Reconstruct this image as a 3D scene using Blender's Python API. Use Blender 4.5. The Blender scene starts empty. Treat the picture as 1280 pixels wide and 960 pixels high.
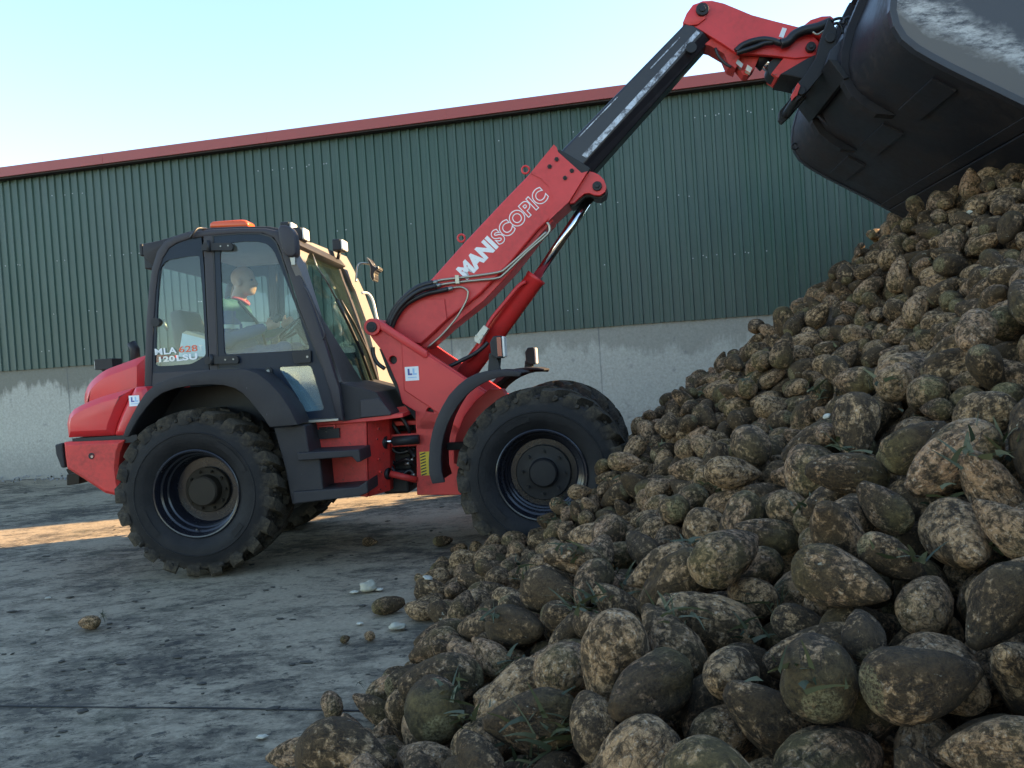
import bpy, bmesh, math, random
import numpy as np
from mathutils import Vector, Matrix, noise, Euler, Quaternion
random.seed(7)
FPX = 1035.0
CAMZ = 1.47
PITCH = math.atan(22 / FPX)
ROLL = 0.066
CAM = Vector((0, 0, CAMZ))
_F = Vector((0, math.cos(PITCH), -math.sin(PITCH)))
_U0 = Vector((0, math.sin(PITCH), math.cos(PITCH)))
_R0 = Vector((1, 0, 0))
_R = _R0 * math.cos(ROLL) - _U0 * math.sin(ROLL)
_U = _U0 * math.cos(ROLL) + _R0 * math.sin(ROLL)

def ray(u, v):
    return _F + _R * ((u - 640) / FPX) - _U * ((v - 480) / FPX)

def project(p):
    d = Vector(p) - CAM
    z = d.dot(_F)
    return 640 + FPX * d.dot(_R) / z, 480 - FPX * d.dot(_U) / z, z

class Frame:
    """A rigid frame standing on the ground: X forward, Y to the machine's left, Z up."""
    def __init__(self, ox, oy, deg):
        a = math.radians(deg)
        self.o = Vector((ox, oy, 0))
        self.ex = Vector((math.cos(a), -math.sin(a), 0))
        self.ey = Vector((math.sin(a), math.cos(a), 0))
        self.rot = -a
    def pt(self, X, Y, Z):
        return self.o + self.ex * X + self.ey * Y + Vector((0, 0, Z))
    def px(self, u, v, Y):
        d = ray(u, v)
        t = (Y + (self.o - CAM).dot(self.ey)) / d.dot(self.ey)
        p = CAM + d * t - self.o
        return p.dot(self.ex), p.z
    def poly(self, pts, Y):
        return [self.px(u, v, Y) for u, v in pts]

def on_depth(u, v, y):
    d = ray(u, v)
    return CAM + d * (y / d.y)

# wheel lip centres seen in the photograph fix the two half frames of the articulated machine
_rl = on_depth(246, 617.6, 6.40)
_fl = on_depth(677, 593.6, 6.15)
TR, TF = 3.0, 8.0
LIPY = 1.10
def _origin(p, deg):
    a = math.radians(deg)
    return p.x + LIPY * math.sin(a), p.y + LIPY * math.cos(a)
REAR = Frame(*_origin(_rl, TR), TR)
FRONT = Frame(*_origin(_fl, TF), TF)
SUN_AZ_DEG, SUN_EL_DEG, EXPOSURE = 11.0, 22.0, 2.15

# ---------------------------------------------------------------- sugar beet heap: shape
def _interp(x, xs, ys):
    return np.interp(x, xs, ys)

def heap_height(x, y):
    """Height of the beet heap above the yard (numpy arrays)."""
    foot = _interp(y, [0, 1.5, 3.1, 4.2, 5.2, 5.9, 6.6, 7.5, 9.0], [-0.6, -0.92, -1.0, -0.66, -0.80, -0.78, -0.45, -0.15, 0.3])
    s = x - foot
    p_near = _interp(s, [-2, 0, 0.25, 1.4, 2.6, 3.3, 4.8, 7.0, 10.2, 12.5], [-0.6, 0, 0.13, 0.56, 1.26, 1.78, 2.78, 4.2, 6.3, 6.3])  # unseen right end, in both profiles, raised so the heap shades the yard
    p_far = _interp(s, [-2, 0, 0.25, 1.2, 2.45, 2.95, 3.85, 5.0, 7.0, 10.2, 12.5], [-0.6, 0, 0.22, 0.98, 1.82, 2.18, 2.82, 3.5, 4.6, 6.4, 6.4])
    w = np.clip((y - 4.2) / 2.6, 0, 1)
    w = w * w * (3 - 2 * w)
    p = p_near * (1 - w) + p_far * w
    yfar = _interp(x, [-1.0, 0.4, 0.92, 2.3, 3.7, 4.5, 5.3, 9], [7.4, 8.0, 8.4, 10.3, 11.6, 13.9, 14.2, 14.2])  # unseen far side raised towards the wall to shade ground under the machine
    far = 0.85 * (yfar - y)
    near = 0.85 * (y - (-0.1 + 0.10 * np.maximum(x - 1, 0) * -1))
    right = 0.8 * (18.5 - x)
    k = 0.12
    z = p
    for q in (far, near, right):
        h = np.clip(0.5 + 0.5 * (q - z) / k, 0, 1)
        z = q * (1 - h) + z * h - k * h * (1 - h)
    # the far half has slumped a little
    w = np.clip((y - 3.8) / 2.0, 0, 1)
    return z - 0.25 * w * w * (3 - 2 * w) * np.clip(z / 0.45, 0, 1)

def beet_shape(seed, nu, nv):
    """Vertices and faces of one sugar beet of length 1, crown at -X, root tip at +X."""
    rr = random.Random(seed * 77 + 5)
    a = rr.uniform(0.235, 0.315)
    p = rr.uniform(0.66, 1.12)
    q = rr.uniform(0.40, 0.58)
    flat = rr.uniform(0.80, 1.0)
    bend = rr.uniform(-0.10, 0.10)
    groove = rr.uniform(0.04, 0.20)
    tw = rr.uniform(-1.2, 1.2)
    tip = rr.uniform(0.90, 0.955)
    tm = q / (q + p)
    norm = (tm ** q) * ((1 - tm) ** p)
    vs, fs = [], []
    off = Vector((seed * 3.1, seed * 1.7, 0))
    for i in range(nu + 1):
        f = i / nu
        t = 0.012 + (tip - 0.012) * (0.5 - 0.5 * math.cos(math.pi * f) if f < 0.5 else f * 0.5 + 0.5 * (0.5 - 0.5 * math.cos(math.pi * f)))
        r = 0.5 * a * 2 * (t ** q) * ((1 - t) ** p) / norm
        for j in range(nv):
            th = 2 * math.pi * j / nv
            g = 1 - groove * max(0, math.cos(2 * (th - tw * t))) ** 6 * (1 - abs(2 * t - 1)) * 1.3
            n = noise.noise(Vector((t * 2.4, math.cos(th) * 0.9, math.sin(th) * 0.9)) + off)
            n2 = noise.noise(Vector((t * 6, math.cos(th) * 2.4, math.sin(th) * 2.4)) + off * 2)
            n3 = noise.noise(Vector((t * 16, math.cos(th) * 6, math.sin(th) * 6)) + off * 3)
            rad = r * g * (1 + 0.085 * n + 0.05 * n2 + 0.03 * n3)
            vs.append((t - 0.42, rad * math.cos(th) + bend * (t - 0.4) ** 2 * 1.5, rad * math.sin(th) * flat))
    for i in range(nu):
        for j in range(nv):
            k = (j + 1) % nv
            fs.append((i * nv + j, i * nv + k, (i + 1) * nv + k, (i + 1) * nv + j))
    fs.append(tuple(range(nv))[::-1])
    fs.append(tuple(nu * nv + j for j in range(nv)))
    return vs, fs
NVAR = 14

# ---------------------------------------------------------------- scene, helpers
scene = bpy.context.scene
COL = scene.collection

def link(o):
    COL.objects.link(o)
    return o

def tag(o, label=None, cat=None, group=None, kind=None):
    if label: o['label'] = label
    if cat: o['category'] = cat
    if group: o['group'] = group
    if kind: o['kind'] = kind
    return o

def obj(name, bm, mats, parent=None, smooth=False, label=None, sharp=None):
    me = bpy.data.meshes.new(name)
    if isinstance(bm, bmesh.types.BMesh):
        bmesh.ops.recalc_face_normals(bm, faces=bm.faces)
        bm.to_mesh(me)
        bm.free()
    else:
        me.from_pydata(*bm)
    for m in (mats if isinstance(mats, (list, tuple)) else [mats]):
        me.materials.append(m)
    if smooth:
        for p in me.polygons:
            p.use_smooth = True
        if sharp:
            me.set_sharp_from_angle(angle=math.radians(sharp))
    o = link(bpy.data.objects.new(name, me))
    if parent is not None:
        o.parent = parent
        o.matrix_parent_inverse = world_of(parent).inverted()
    if label: o['label'] = label
    return o

def world_of(o):
    m = o.matrix_basis.copy()
    while o.parent is not None:
        m = o.parent.matrix_basis @ o.matrix_parent_inverse @ m if False else (o.parent.matrix_basis @ o.matrix_parent_inverse @ m)
        o = o.parent
    return m

def empty(name, loc, rz=0.0, parent=None):
    e = link(bpy.data.objects.new(name, None))
    e.empty_display_size = 0.2
    if parent is not None:
        e.parent = parent
        e.matrix_parent_inverse = world_of(parent).inverted()
    e.location = loc
    e.rotation_euler = (0, 0, rz)
    return e

# ---------------------------------------------------------------- bmesh builders
def add_box(bm, fr, x0, x1, y0, y1, z0, z1, mi=0):
    vs = [bm.verts.new(fr.pt(x, y, z)) for x in (x0, x1) for y in (y0, y1) for z in (z0, z1)]
    for f in ((0, 1, 3, 2), (4, 6, 7, 5), (0, 4, 5, 1), (2, 3, 7, 6), (0, 2, 6, 4), (1, 5, 7, 3)):
        bm.faces.new([vs[i] for i in f]).material_index = mi
    return vs

def add_prism(bm, fr, pts, y0, y1, mi=0, inset=None):
    """Outline in the frame's XZ plane swept from y0 to y1. inset = (dist) softens the near rim by a chamfer."""
    n = len(pts)
    rings = [(y0, pts), (y1, pts)]
    if inset:
        c = inset
        cx = sum(p[0] for p in pts) / n
        small = offset_poly(pts, -c)
        sgn = 1 if y1 > y0 else -1
        rings = [(y0, small), (y0 + sgn * c, pts), (y1 - sgn * c, pts), (y1, small)]
    vr = [[bm.verts.new(fr.pt(x, y, z)) for x, z in ps] for y, ps in rings]
    for a, b in zip(vr, vr[1:]):
        for i in range(n):
            j = (i + 1) % n
            bm.faces.new((a[i], a[j], b[j], b[i])).material_index = mi
    for ring in (vr[0], vr[-1]):
        f = bm.faces.new(ring)
        f.material_index = mi

def offset_poly(pts, d):
    """Move every edge of a simple outline by d along its outward normal."""
    n = len(pts)
    area = sum(pts[i][0] * pts[(i + 1) % n][1] - pts[(i + 1) % n][0] * pts[i][1] for i in range(n))
    s = 1 if area > 0 else -1
    out = []
    for i in range(n):
        p0, p1, p2 = Vector(pts[i - 1]), Vector(pts[i]), Vector(pts[(i + 1) % n])
        e1, e2 = (p1 - p0), (p2 - p1)
        if e1.length < 1e-9 or e2.length < 1e-9:
            out.append(tuple(p1)); continue
        e1.normalize(); e2.normalize()
        n1 = Vector((e1.y, -e1.x)) * s
        n2 = Vector((e2.y, -e2.x)) * s
        m = n1 + n2
        if m.length < 1e-6:
            out.append(tuple(p1 + n1 * d)); continue
        m.normalize()
        k = d / max(0.45, m.dot(n1))
        out.append(tuple(p1 + m * k))
    return out

def smooth_poly(pts, it=1, closed=True, w=0.25):
    for _ in range(it):
        out = []
        n = len(pts)
        rng = range(n) if closed else range(n - 1)
        if not closed:
            out.append(pts[0])
        for i in rng:
            a, b = Vector(pts[i]), Vector(pts[(i + 1) % n])
            out.append(tuple(a.lerp(b, w)))
            out.append(tuple(a.lerp(b, 1 - w)))
        if not closed:
            out.append(pts[-1])
        pts = out
    return pts

def round_poly(pts, r, seg=4, only=None):
    """Round the corners of an outline with radius-like cut r."""
    n = len(pts)
    out = []
    for i in range(n):
        p0, p1, p2 = Vector(pts[i - 1]), Vector(pts[i]), Vector(pts[(i + 1) % n])
        if only is not None and i not in only:
            out.append(tuple(p1)); continue
        a = p1 + (p0 - p1).normalized() * min(r, (p0 - p1).length * 0.45)
        b = p1 + (p2 - p1).normalized() * min(r, (p2 - p1).length * 0.45)
        for k in range(seg + 1):
            t = k / seg
            out.append(tuple(a * (1 - t) ** 2 + p1 * 2 * t * (1 - t) + b * t * t))
    return out

def add_ring_prism(bm, fr, outer, inner, y0, y1, mi=0):
    """A plate with a hole: outer and inner outlines with the same number of points."""
    n = len(outer)
    A = [[bm.verts.new(fr.pt(x, y, z)) for x, z in ps] for y in (y0, y1) for ps in (outer, inner)]
    o0, i0, o1, i1 = A
    for i in range(n):
        j = (i + 1) % n
        for q in ((o0[i], o0[j], i0[j], i0[i]), (o1[i], i1[i], i1[j], o1[j]), (o0[i], o1[i], o1[j], o0[j]), (i0[i], i0[j], i1[j], i1[i])):
            bm.faces.new(q).material_index = mi

def catmull(pts, sub=6):
    pts = [Vector(p) for p in pts]
    if len(pts) < 3:
        return pts
    out = []
    for i in range(len(pts) - 1):
        p0 = pts[i - 1] if i > 0 else pts[0] * 2 - pts[1]
        p1, p2 = pts[i], pts[i + 1]
        p3 = pts[i + 2] if i + 2 < len(pts) else pts[-1] * 2 - pts[-2]
        for k in range(sub):
            t = k / sub
            out.append(0.5 * ((2 * p1) + (p2 - p0) * t + (2 * p0 - 5 * p1 + 4 * p2 - p3) * t * t + (3 * p1 - p0 - 3 * p2 + p3) * t ** 3))
    out.append(pts[-1])
    return out

def add_tube(bm, path, r, seg=10, mi=0, caps=True):
    """Round bar along world points; r is a number or one radius per point."""
    path = [Vector(p) for p in path]
    n = len(path)
    rs = r if isinstance(r, (list, tuple)) else [r] * n
    rings = []
    up = None
    for i, p in enumerate(path):
        t = (path[min(i + 1, n - 1)] - path[max(i - 1, 0)])
        t.normalize()
        if up is None:
            up = Vector((0, 0, 1)) if abs(t.z) < 0.9 else Vector((1, 0, 0))
        side = t.cross(up)
        if side.length < 1e-6:
            side = t.cross(Vector((0.3, 1, 0.2)))
        side.normalize()
        up = side.cross(t).normalized()
        rings.append([bm.verts.new(p + (side * math.cos(a) + up * math.sin(a)) * rs[i]) for a in (2 * math.pi * k / seg for k in range(seg))])
    for a, b in zip(rings, rings[1:]):
        for k in range(seg):
            f = bm.faces.new((a[k], a[(k + 1) % seg], b[(k + 1) % seg], b[k]))
            f.material_index = mi
            f.smooth = True
    if caps:
        bm.faces.new(rings[0]).material_index = mi
        bm.faces.new(rings[-1]).material_index = mi

def add_disc(bm, fr, X, Z, r, y0, y1, seg=24, mi=0, r1=None):
    """Round boss along the frame's Y axis."""
    r1 = r if r1 is None else r1
    a = [bm.verts.new(fr.pt(X + r * math.cos(t), y0, Z + r * math.sin(t))) for t in (2 * math.pi * k / seg for k in range(seg))]
    b = [bm.verts.new(fr.pt(X + r1 * math.cos(t), y1, Z + r1 * math.sin(t))) for t in (2 * math.pi * k / seg for k in range(seg))]
    for k in range(seg):
        bm.faces.new((a[k], a[(k + 1) % seg], b[(k + 1) % seg], b[k])).material_index = mi
    bm.faces.new(a).material_index = mi
    bm.faces.new(b).material_index = mi

def bevel(bm, w, seg=2, ang=25):
    bmesh.ops.remove_doubles(bm, verts=bm.verts, dist=1e-5)
    bmesh.ops.recalc_face_normals(bm, faces=bm.faces)
    es = [e for e in bm.edges if e.is_manifold and len(e.link_faces) == 2 and e.calc_face_angle(0) > math.radians(ang)]
    bmesh.ops.bevel(bm, geom=es, offset=w, segments=seg, affect='EDGES', profile=0.5, clamp_overlap=True)

# ---------------------------------------------------------------- materials
class NT:
    def __init__(self, name):
        self.m = bpy.data.materials.new(name)
        self.m.use_nodes = True
        self.t = self.m.node_tree
        self.b = self.t.nodes['Principled BSDF']
        self.out = self.t.nodes['Material Output']
    def n(self, typ, **kw):
        nd = self.t.nodes.new(typ)
        for k, v in kw.items():
            if k in nd.inputs:
                nd.inputs[k].default_value = v
            else:
                setattr(nd, k, v)
        return nd
    def l(self, a, b):
        self.t.links.new(a, b)
    def coord(self, which='Object', scale=(1, 1, 1), rot=(0, 0, 0)):
        tc = self.n('ShaderNodeTexCoord')
        mp = self.n('ShaderNodeMapping')
        mp.inputs['Scale'].default_value = scale
        mp.inputs['Rotation'].default_value = rot
        self.l(tc.outputs[which], mp.inputs['Vector'])
        return mp.outputs['Vector']
    def noise(self, vec, scale, detail=4, rough=0.6, dist=0.0):
        nd = self.n('ShaderNodeTexNoise')
        nd.inputs['Scale'].default_value = scale
        nd.inputs['Detail'].default_value = detail
        nd.inputs['Roughness'].default_value = rough
        nd.inputs['Distortion'].default_value = dist
        self.l(vec, nd.inputs['Vector'])
        return nd.outputs['Fac']
    def ramp(self, fac, stops):
        r = self.n('ShaderNodeValToRGB')
        e = r.color_ramp.elements
        while len(e) < len(stops):
            e.new(0.5)
        for el, (p, c) in zip(e, stops):
            el.position = p
            el.color = (*c, 1) if len(c) == 3 else c
        self.l(fac, r.inputs['Fac'])
        return r.outputs['Color']
    def step(self, fac, a, b):
        r = self.n('ShaderNodeMapRange')
        r.inputs['From Min'].default_value = a
        r.inputs['From Max'].default_value = b
        self.l(fac, r.inputs['Value'])
        return r.outputs['Result']
    def mix(self, fac, c0, c1, mode='MIX'):
        mx = self.n('ShaderNodeMix', data_type='RGBA', blend_type=mode)
        for s, v in ((0, fac), (6, c0), (7, c1)):
            if hasattr(v, 'links') or hasattr(v, 'is_linked'):
                self.l(v, mx.inputs[s])
            elif s == 0:
                mx.inputs[0].default_value = v
            else:
                mx.inputs[s].default_value = (*v, 1)
        return mx.outputs[2]
    def math(self, op, a, b=0.0, c=None):
        nd = self.n('ShaderNodeMath', operation=op)
        for i, v in enumerate((a, b) if c is None else (a, b, c)):
            if hasattr(v, 'is_linked'):
                self.l(v, nd.inputs[i])
            else:
                nd.inputs[i].default_value = v
        return nd.outputs[0]
    def bump(self, h, strength=0.3, dist=0.02):
        bp = self.n('ShaderNodeBump')
        bp.inputs['Strength'].default_value = strength
        bp.inputs['Distance'].default_value = dist
        self.l(h, bp.inputs['Height'])
        self.l(bp.outputs['Normal'], self.b.inputs['Normal'])
    def set(self, **kw):
        for k, v in kw.items():
            s = self.b.inputs[k.replace('_', ' ')]
            if hasattr(v, 'is_linked'):
                self.l(v, s)
            else:
                s.default_value = (*v, 1) if isinstance(v, tuple) and len(v) == 3 else v
        return self

def painted(name, col, rough=0.45, dirt=0.35, dirtcol=(0.10, 0.075, 0.05), scale=3.0, metal=0.0, bump=0.05, wear=0.0, wearcol=(0.25, 0.24, 0.23), spec=0.5):
    k = NT(name)
    v = k.coord('Object')
    big = k.noise(v, scale, 6, 0.65)
    fine = k.noise(v, scale * 14, 4, 0.6)
    f = k.math('MULTIPLY', k.step(big, 0.42, 0.78), k.step(fine, 0.2, 0.75))
    f = k.math('MULTIPLY', f, dirt)
    c = k.mix(f, col, dirtcol)
    tint = k.noise(v, scale * 0.35, 3, 0.5)
    c = k.mix(k.step(tint, 0.3, 0.7), c, tuple(min(1, x * 0.86) for x in col), 'MIX') if False else c
    if wear > 0:
        w = k.noise(v, scale * 5, 8, 0.72, 0.6)
        c = k.mix(k.step(w, 0.70 - wear, 0.74 - wear), c, wearcol)
    k.set(Base_Color=c, Metallic=metal)
    r = k.math('ADD', k.math('MULTIPLY', f, 0.5), rough)
    r = k.math('ADD', r, k.math('MULTIPLY', k.math('SUBTRACT', fine, 0.5), 0.12))
    k.set(Roughness=r, Specular_IOR_Level=spec)
    if bump:
        k.bump(k.math('ADD', fine, big), bump, 0.01)
    return k.m

def plain(name, col, rough=0.5, metal=0.0, emit=0.0, spec=0.5):
    k = NT(name)
    v = k.coord('Object')
    n = k.noise(v, 9, 4, 0.6)
    c = k.mix(k.step(n, 0.3, 0.75), tuple(x * 0.88 for x in col), col)
    k.set(Base_Color=c, Roughness=rough, Metallic=metal, Specular_IOR_Level=spec)
    return k.m

def glass(name, tint, body, gl=0.1, rough=0.03, haze=0.05):
    """Thin pane: mostly see-through with a tint, a sky reflection and a film of dust (painted sky blue on the lower pane)."""
    k = NT(name)
    t = k.t
    tr = k.n('ShaderNodeBsdfTransparent'); tr.inputs['Color'].default_value = (*tint, 1)
    gs = k.n('ShaderNodeBsdfGlossy'); gs.inputs['Roughness'].default_value = rough; gs.inputs['Color'].default_value = (0.9, 0.95, 1, 1)
    df = k.n('ShaderNodeBsdfDiffuse'); df.inputs['Color'].default_value = (*body, 1)
    lw = k.n('ShaderNodeLayerWeight'); lw.inputs['Blend'].default_value = 0.35
    v = k.coord('Object')
    dn = k.noise(v, 2.2, 6, 0.7)
    f = k.math('ADD', k.math('MULTIPLY', lw.outputs['Fresnel'], 0.22), gl)
    m1 = k.n('ShaderNodeMixShader'); k.l(f, m1.inputs[0]); k.l(tr.outputs[0], m1.inputs[1]); k.l(gs.outputs[0], m1.inputs[2])
    m2 = k.n('ShaderNodeMixShader'); k.l(k.math('MULTIPLY', k.step(dn, 0.35, 0.85), haze), m2.inputs[0]); k.l(m1.outputs[0], m2.inputs[1]); k.l(df.outputs[0], m2.inputs[2])
    k.l(m2.outputs[0], k.out.inputs['Surface'])
    return k.m

# ---------------------------------------------------------------- the yard
WALL_ANG = math.radians(11.6)
WALL = Frame(-9.551, 15.262, 11.6)          # X along the shed wall to the right, Y away from the camera (into the shed)
SHED_END = 16.6

def ground_material():
    k = NT('yard_concrete')
    v = k.coord('Object', rot=(0, 0, 0.16))
    vs = k.coord('Object', scale=(0.75, 1.15, 1), rot=(0, 0, 0.14))
    big = k.noise(vs, 0.75, 7, 0.66, 0.3)
    mid = k.noise(vs, 5.5, 10, 0.78, 0.35)
    fine = k.noise(v, 38, 5, 0.7)
    grit = k.noise(v, 170, 2, 0.5)
    base = k.ramp(fine, [(0.25, (0.200, 0.155, 0.104)), (0.75, (0.42, 0.332, 0.232))])
    # films of dried mud
    mudmask = k.step(k.math('ADD', k.math('MULTIPLY', big, 0.50), k.math('MULTIPLY', mid, 0.55)), 0.49, 0.60)
    c = k.mix(k.math('MULTIPLY', mudmask, 0.82), base, (0.040, 0.034, 0.027))
    # thin dark clods pressed onto the slab
    cl = k.noise(vs, 15, 8, 0.78, 0.3)
    clod = k.step(k.math('ADD', cl, k.math('MULTIPLY', k.math('SUBTRACT', big, 0.5), 0.35)), 0.565, 0.60)
    c = k.mix(k.math('MULTIPLY', clod, 0.85), c, (0.030, 0.027, 0.023))
    gr = k.noise(vs, 2.1, 3, 0.5)
    c = k.mix(k.math('MULTIPLY', k.step(gr, 0.60, 0.75), 0.35), c, (0.055, 0.06, 0.032))
    # the slab ends out of view; dark soil added beyond cuts bounced light
    sp = k.n('ShaderNodeSeparateXYZ'); tc = k.n('ShaderNodeTexCoord'); k.l(tc.outputs['Object'], sp.inputs[0])
    rough_edge = k.math('MULTIPLY', k.math('SUBTRACT', big, 0.5), 2.0)
    left = k.step(k.math('ADD', sp.outputs['X'], rough_edge), -15.0, -16.0)
    back = k.step(k.math('ADD', sp.outputs['Y'], rough_edge), -5.0, -6.0)
    right = k.step(k.math('ADD', sp.outputs['X'], rough_edge), 22.0, 23.0)
    added_soil = k.math('MAXIMUM', left, k.math('MAXIMUM', back, right))
    c = k.mix(added_soil, c, k.ramp(fine, [(0.3, (0.028, 0.024, 0.017)), (0.7, (0.060, 0.055, 0.032))]))
    k.set(Base_Color=c)
    r = k.math('ADD', 0.62, k.math('MULTIPLY', mudmask, 0.22))
    k.set(Roughness=r, Specular_IOR_Level=0.35)
    h = k.math('ADD', k.math('MULTIPLY', clod, 0.9), k.math('ADD', k.math('MULTIPLY', fine, 0.35), k.math('MULTIPLY', grit, 0.12)))
    h = k.math('ADD', h, k.math('MULTIPLY', mudmask, 0.4))
    k.bump(h, 0.55, 0.02)
    return k.m

M = {}
M['ground'] = ground_material()

def build_ground():
    bm = bmesh.new()
    s = 600
    # one sheet to the horizon, finer near the camera so the slab is not perfectly flat
    xs = [-s, -60] + [(-16 + i * 0.4) for i in range(73)] + [60, s]
    ys = [-s, -40] + [(-4 + i * 0.4) for i in range(51)] + [60, s]
    grid = []
    for y in ys:
        row = []
        for x in xs:
            z = 0.0
            if -16 < x < 12.8 and -4 < y < 16:
                z = 0.008 * noise.noise(Vector((x * 0.9, y * 0.9, 0))) - 0.008
            row.append(bm.verts.new((x, y, z)))
        grid.append(row)
    for j in range(len(ys) - 1):
        for i in range(len(xs) - 1):
            bm.faces.new((grid[j][i], grid[j][i + 1], grid[j + 1][i + 1], grid[j + 1][i]))
    g = obj('ground', bm, M['ground'], smooth=True)
    tag(g, 'grey concrete yard smeared with mud and damp patches', 'ground', kind='structure')
build_ground()

# the sawn joint of the slab, a shallow dark filled groove
def build_joint():
    bm = bmesh.new()
    a, b = Vector((-9.0, 4.25, 0)), Vector((5.0, 3.40, 0))
    A = on_ground = lambda u, v: CAM + ray(u, v) * (-CAMZ / ray(u, v).z)
    p, q = A(0, 881), A(505, 888)
    d = (q - p).normalized(); n = Vector((-d.y, d.x, 0))
    L = []
    for i in range(60):
        t = -6 + i * 0.2
        c = p + d * t
        w = 0.0065 + 0.003 * noise.noise(Vector((t * 3, 0, 0)))
        o = 0.006 * noise.noise(Vector((t * 2, 4, 0)))
        z = 0.008 * noise.noise(Vector((c.x * 0.9, c.y * 0.9, 0))) - 0.008
        L.append((bm.verts.new(c + n * (w + o) + Vector((0, 0, z + 0.004))), bm.verts.new(c + n * (-w + o) + Vector((0, 0, z + 0.004)))))
    for (a, b), (c, e) in zip(L, L[1:]):
        bm.faces.new((a, b, e, c))
    o = obj('ground_joint', bm, plain('joint_filler', (0.02, 0.019, 0.018), 0.9))
    tag(o, 'dark expansion joint running across the concrete yard', 'joint', kind='structure')
build_joint()

# ---------------------------------------------------------------- the shed
def cladding_material():
    k = NT('green_cladding')
    v = k.coord('Object')
    lo = k.noise(v, 0.7, 4, 0.55)
    vs = k.coord('Object', scale=(3, 3, 0.25))
    st = k.noise(vs, 3, 5, 0.6)
    c = k.ramp(lo, [(0.3, (0.012, 0.050, 0.036)), (0.7, (0.019, 0.065, 0.047))])
    c = k.mix(k.math('MULTIPLY', k.step(st, 0.45, 0.8), 0.30), c, (0.085, 0.115, 0.105))
    fi = k.noise(v, 60, 3, 0.6)
    c = k.mix(k.math('MULTIPLY', k.step(fi, 0.62, 0.75), 0.18), c, (0.12, 0.14, 0.125))
    # each sheet weathered a little differently
    sp = k.n('ShaderNodeSeparateXYZ'); tc = k.n('ShaderNodeTexCoord'); k.l(tc.outputs['Object'], sp.inputs[0])
    sheet = k.math('FLOOR', k.math('DIVIDE', sp.outputs['X'], 0.91))
    wn = k.n('ShaderNodeTexWhiteNoise', noise_dimensions='1D'); k.l(sheet, wn.inputs['W'])
    c = k.mix(k.math('MULTIPLY', wn.outputs['Value'], 0.22), c, (0.075, 0.095, 0.090))
    # splash and dust towards the bottom edge
    dust = k.step(k.math('ADD', sp.outputs['Z'], k.math('MULTIPLY', k.math('SUBTRACT', lo, 0.5), 1.2)), 3.1, 2.0)
    c = k.mix(k.math('MULTIPLY', dust, 0.25), c, (0.075, 0.085, 0.070))
    k.set(Base_Color=c, Roughness=0.42, Specular_IOR_Level=0.45)
    k.bump(lo, 0.08, 0.05)
    return k.m

def concrete_material():
    k = NT('plinth_concrete')
    v = k.coord('Object')
    vs = k.coord('Object', scale=(1, 1, 0.22))
    big = k.noise(v, 0.55, 6, 0.65)
    st = k.noise(vs, 4.0, 6, 0.7, 0.3)
    fine = k.noise(v, 26, 5, 0.7)
    pits = k.noise(v, 7, 3, 0.5)
    sp = k.n('ShaderNodeSeparateXYZ'); tc = k.n('ShaderNodeTexCoord'); k.l(tc.outputs['Object'], sp.inputs[0])
    c = k.ramp(fine, [(0.25, (0.31, 0.285, 0.24)), (0.75, (0.49, 0.455, 0.385))])
    # grey-brown run-off stain hanging from the top edge
    edge = k.math('ADD', sp.outputs['Z'], k.math('MULTIPLY', k.math('SUBTRACT', st, 0.5), 0.9))
    edge = k.math('ADD', edge, k.math('MULTIPLY', k.math('SUBTRACT', big, 0.5), 1.1))
    stain = k.step(edge, 1.58, 1.72)
    left = k.step(sp.outputs['X'], -4.6, -6.4)
    c = k.mix(k.math('MULTIPLY', stain, k.math('ADD', 0.42, k.math('MULTIPLY', left, 0.35))), c, (0.12, 0.112, 0.085))
    # splashed dirt and gravel dust at the foot
    foot = k.step(k.math('ADD', sp.outputs['Z'], k.math('MULTIPLY', k.math('SUBTRACT', fine, 0.5), 0.5)), 0.75, 0.15)
    c = k.mix(k.math('MULTIPLY', foot, 0.45), c, (0.12, 0.115, 0.11))
    c = k.mix(k.math('MULTIPLY', k.step(pits, 0.66, 0.74), 0.35), c, (0.12, 0.12, 0.12))
    # formwork joints every 2.4 m along the wall
    al = k.math('FRACT', k.math('DIVIDE', k.math('ADD', sp.outputs['X'], 40.9), 2.35))
    jn = k.math('MULTIPLY', k.step(al, 0.012, 0.006), k.step(st, 0.3, 0.5))
    c = k.mix(k.math('MULTIPLY', jn, 0.6), c, (0.10, 0.10, 0.10))
    k.set(Base_Color=c, Roughness=0.85)
    k.bump(k.math('ADD', fine, k.math('MULTIPLY', big, 2)), 0.35, 0.02)
    return k.m

M['clad'] = cladding_material()
M['plinth'] = concrete_material()
M['screw'] = plain('screw_cap', (0.55, 0.56, 0.56), 0.5, 0.2)
M['fascia'] = painted('red_fascia', (0.36, 0.050, 0.042), 0.45, 0.25, (0.2, 0.12, 0.09), 1.5)
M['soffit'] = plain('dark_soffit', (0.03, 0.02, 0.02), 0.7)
M['roof'] = painted('roof_sheet', (0.25, 0.05, 0.045), 0.5, 0.3)
X0, X1 = -22.0, SHED_END
ZP, ZE = 2.005, 5.50

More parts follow.
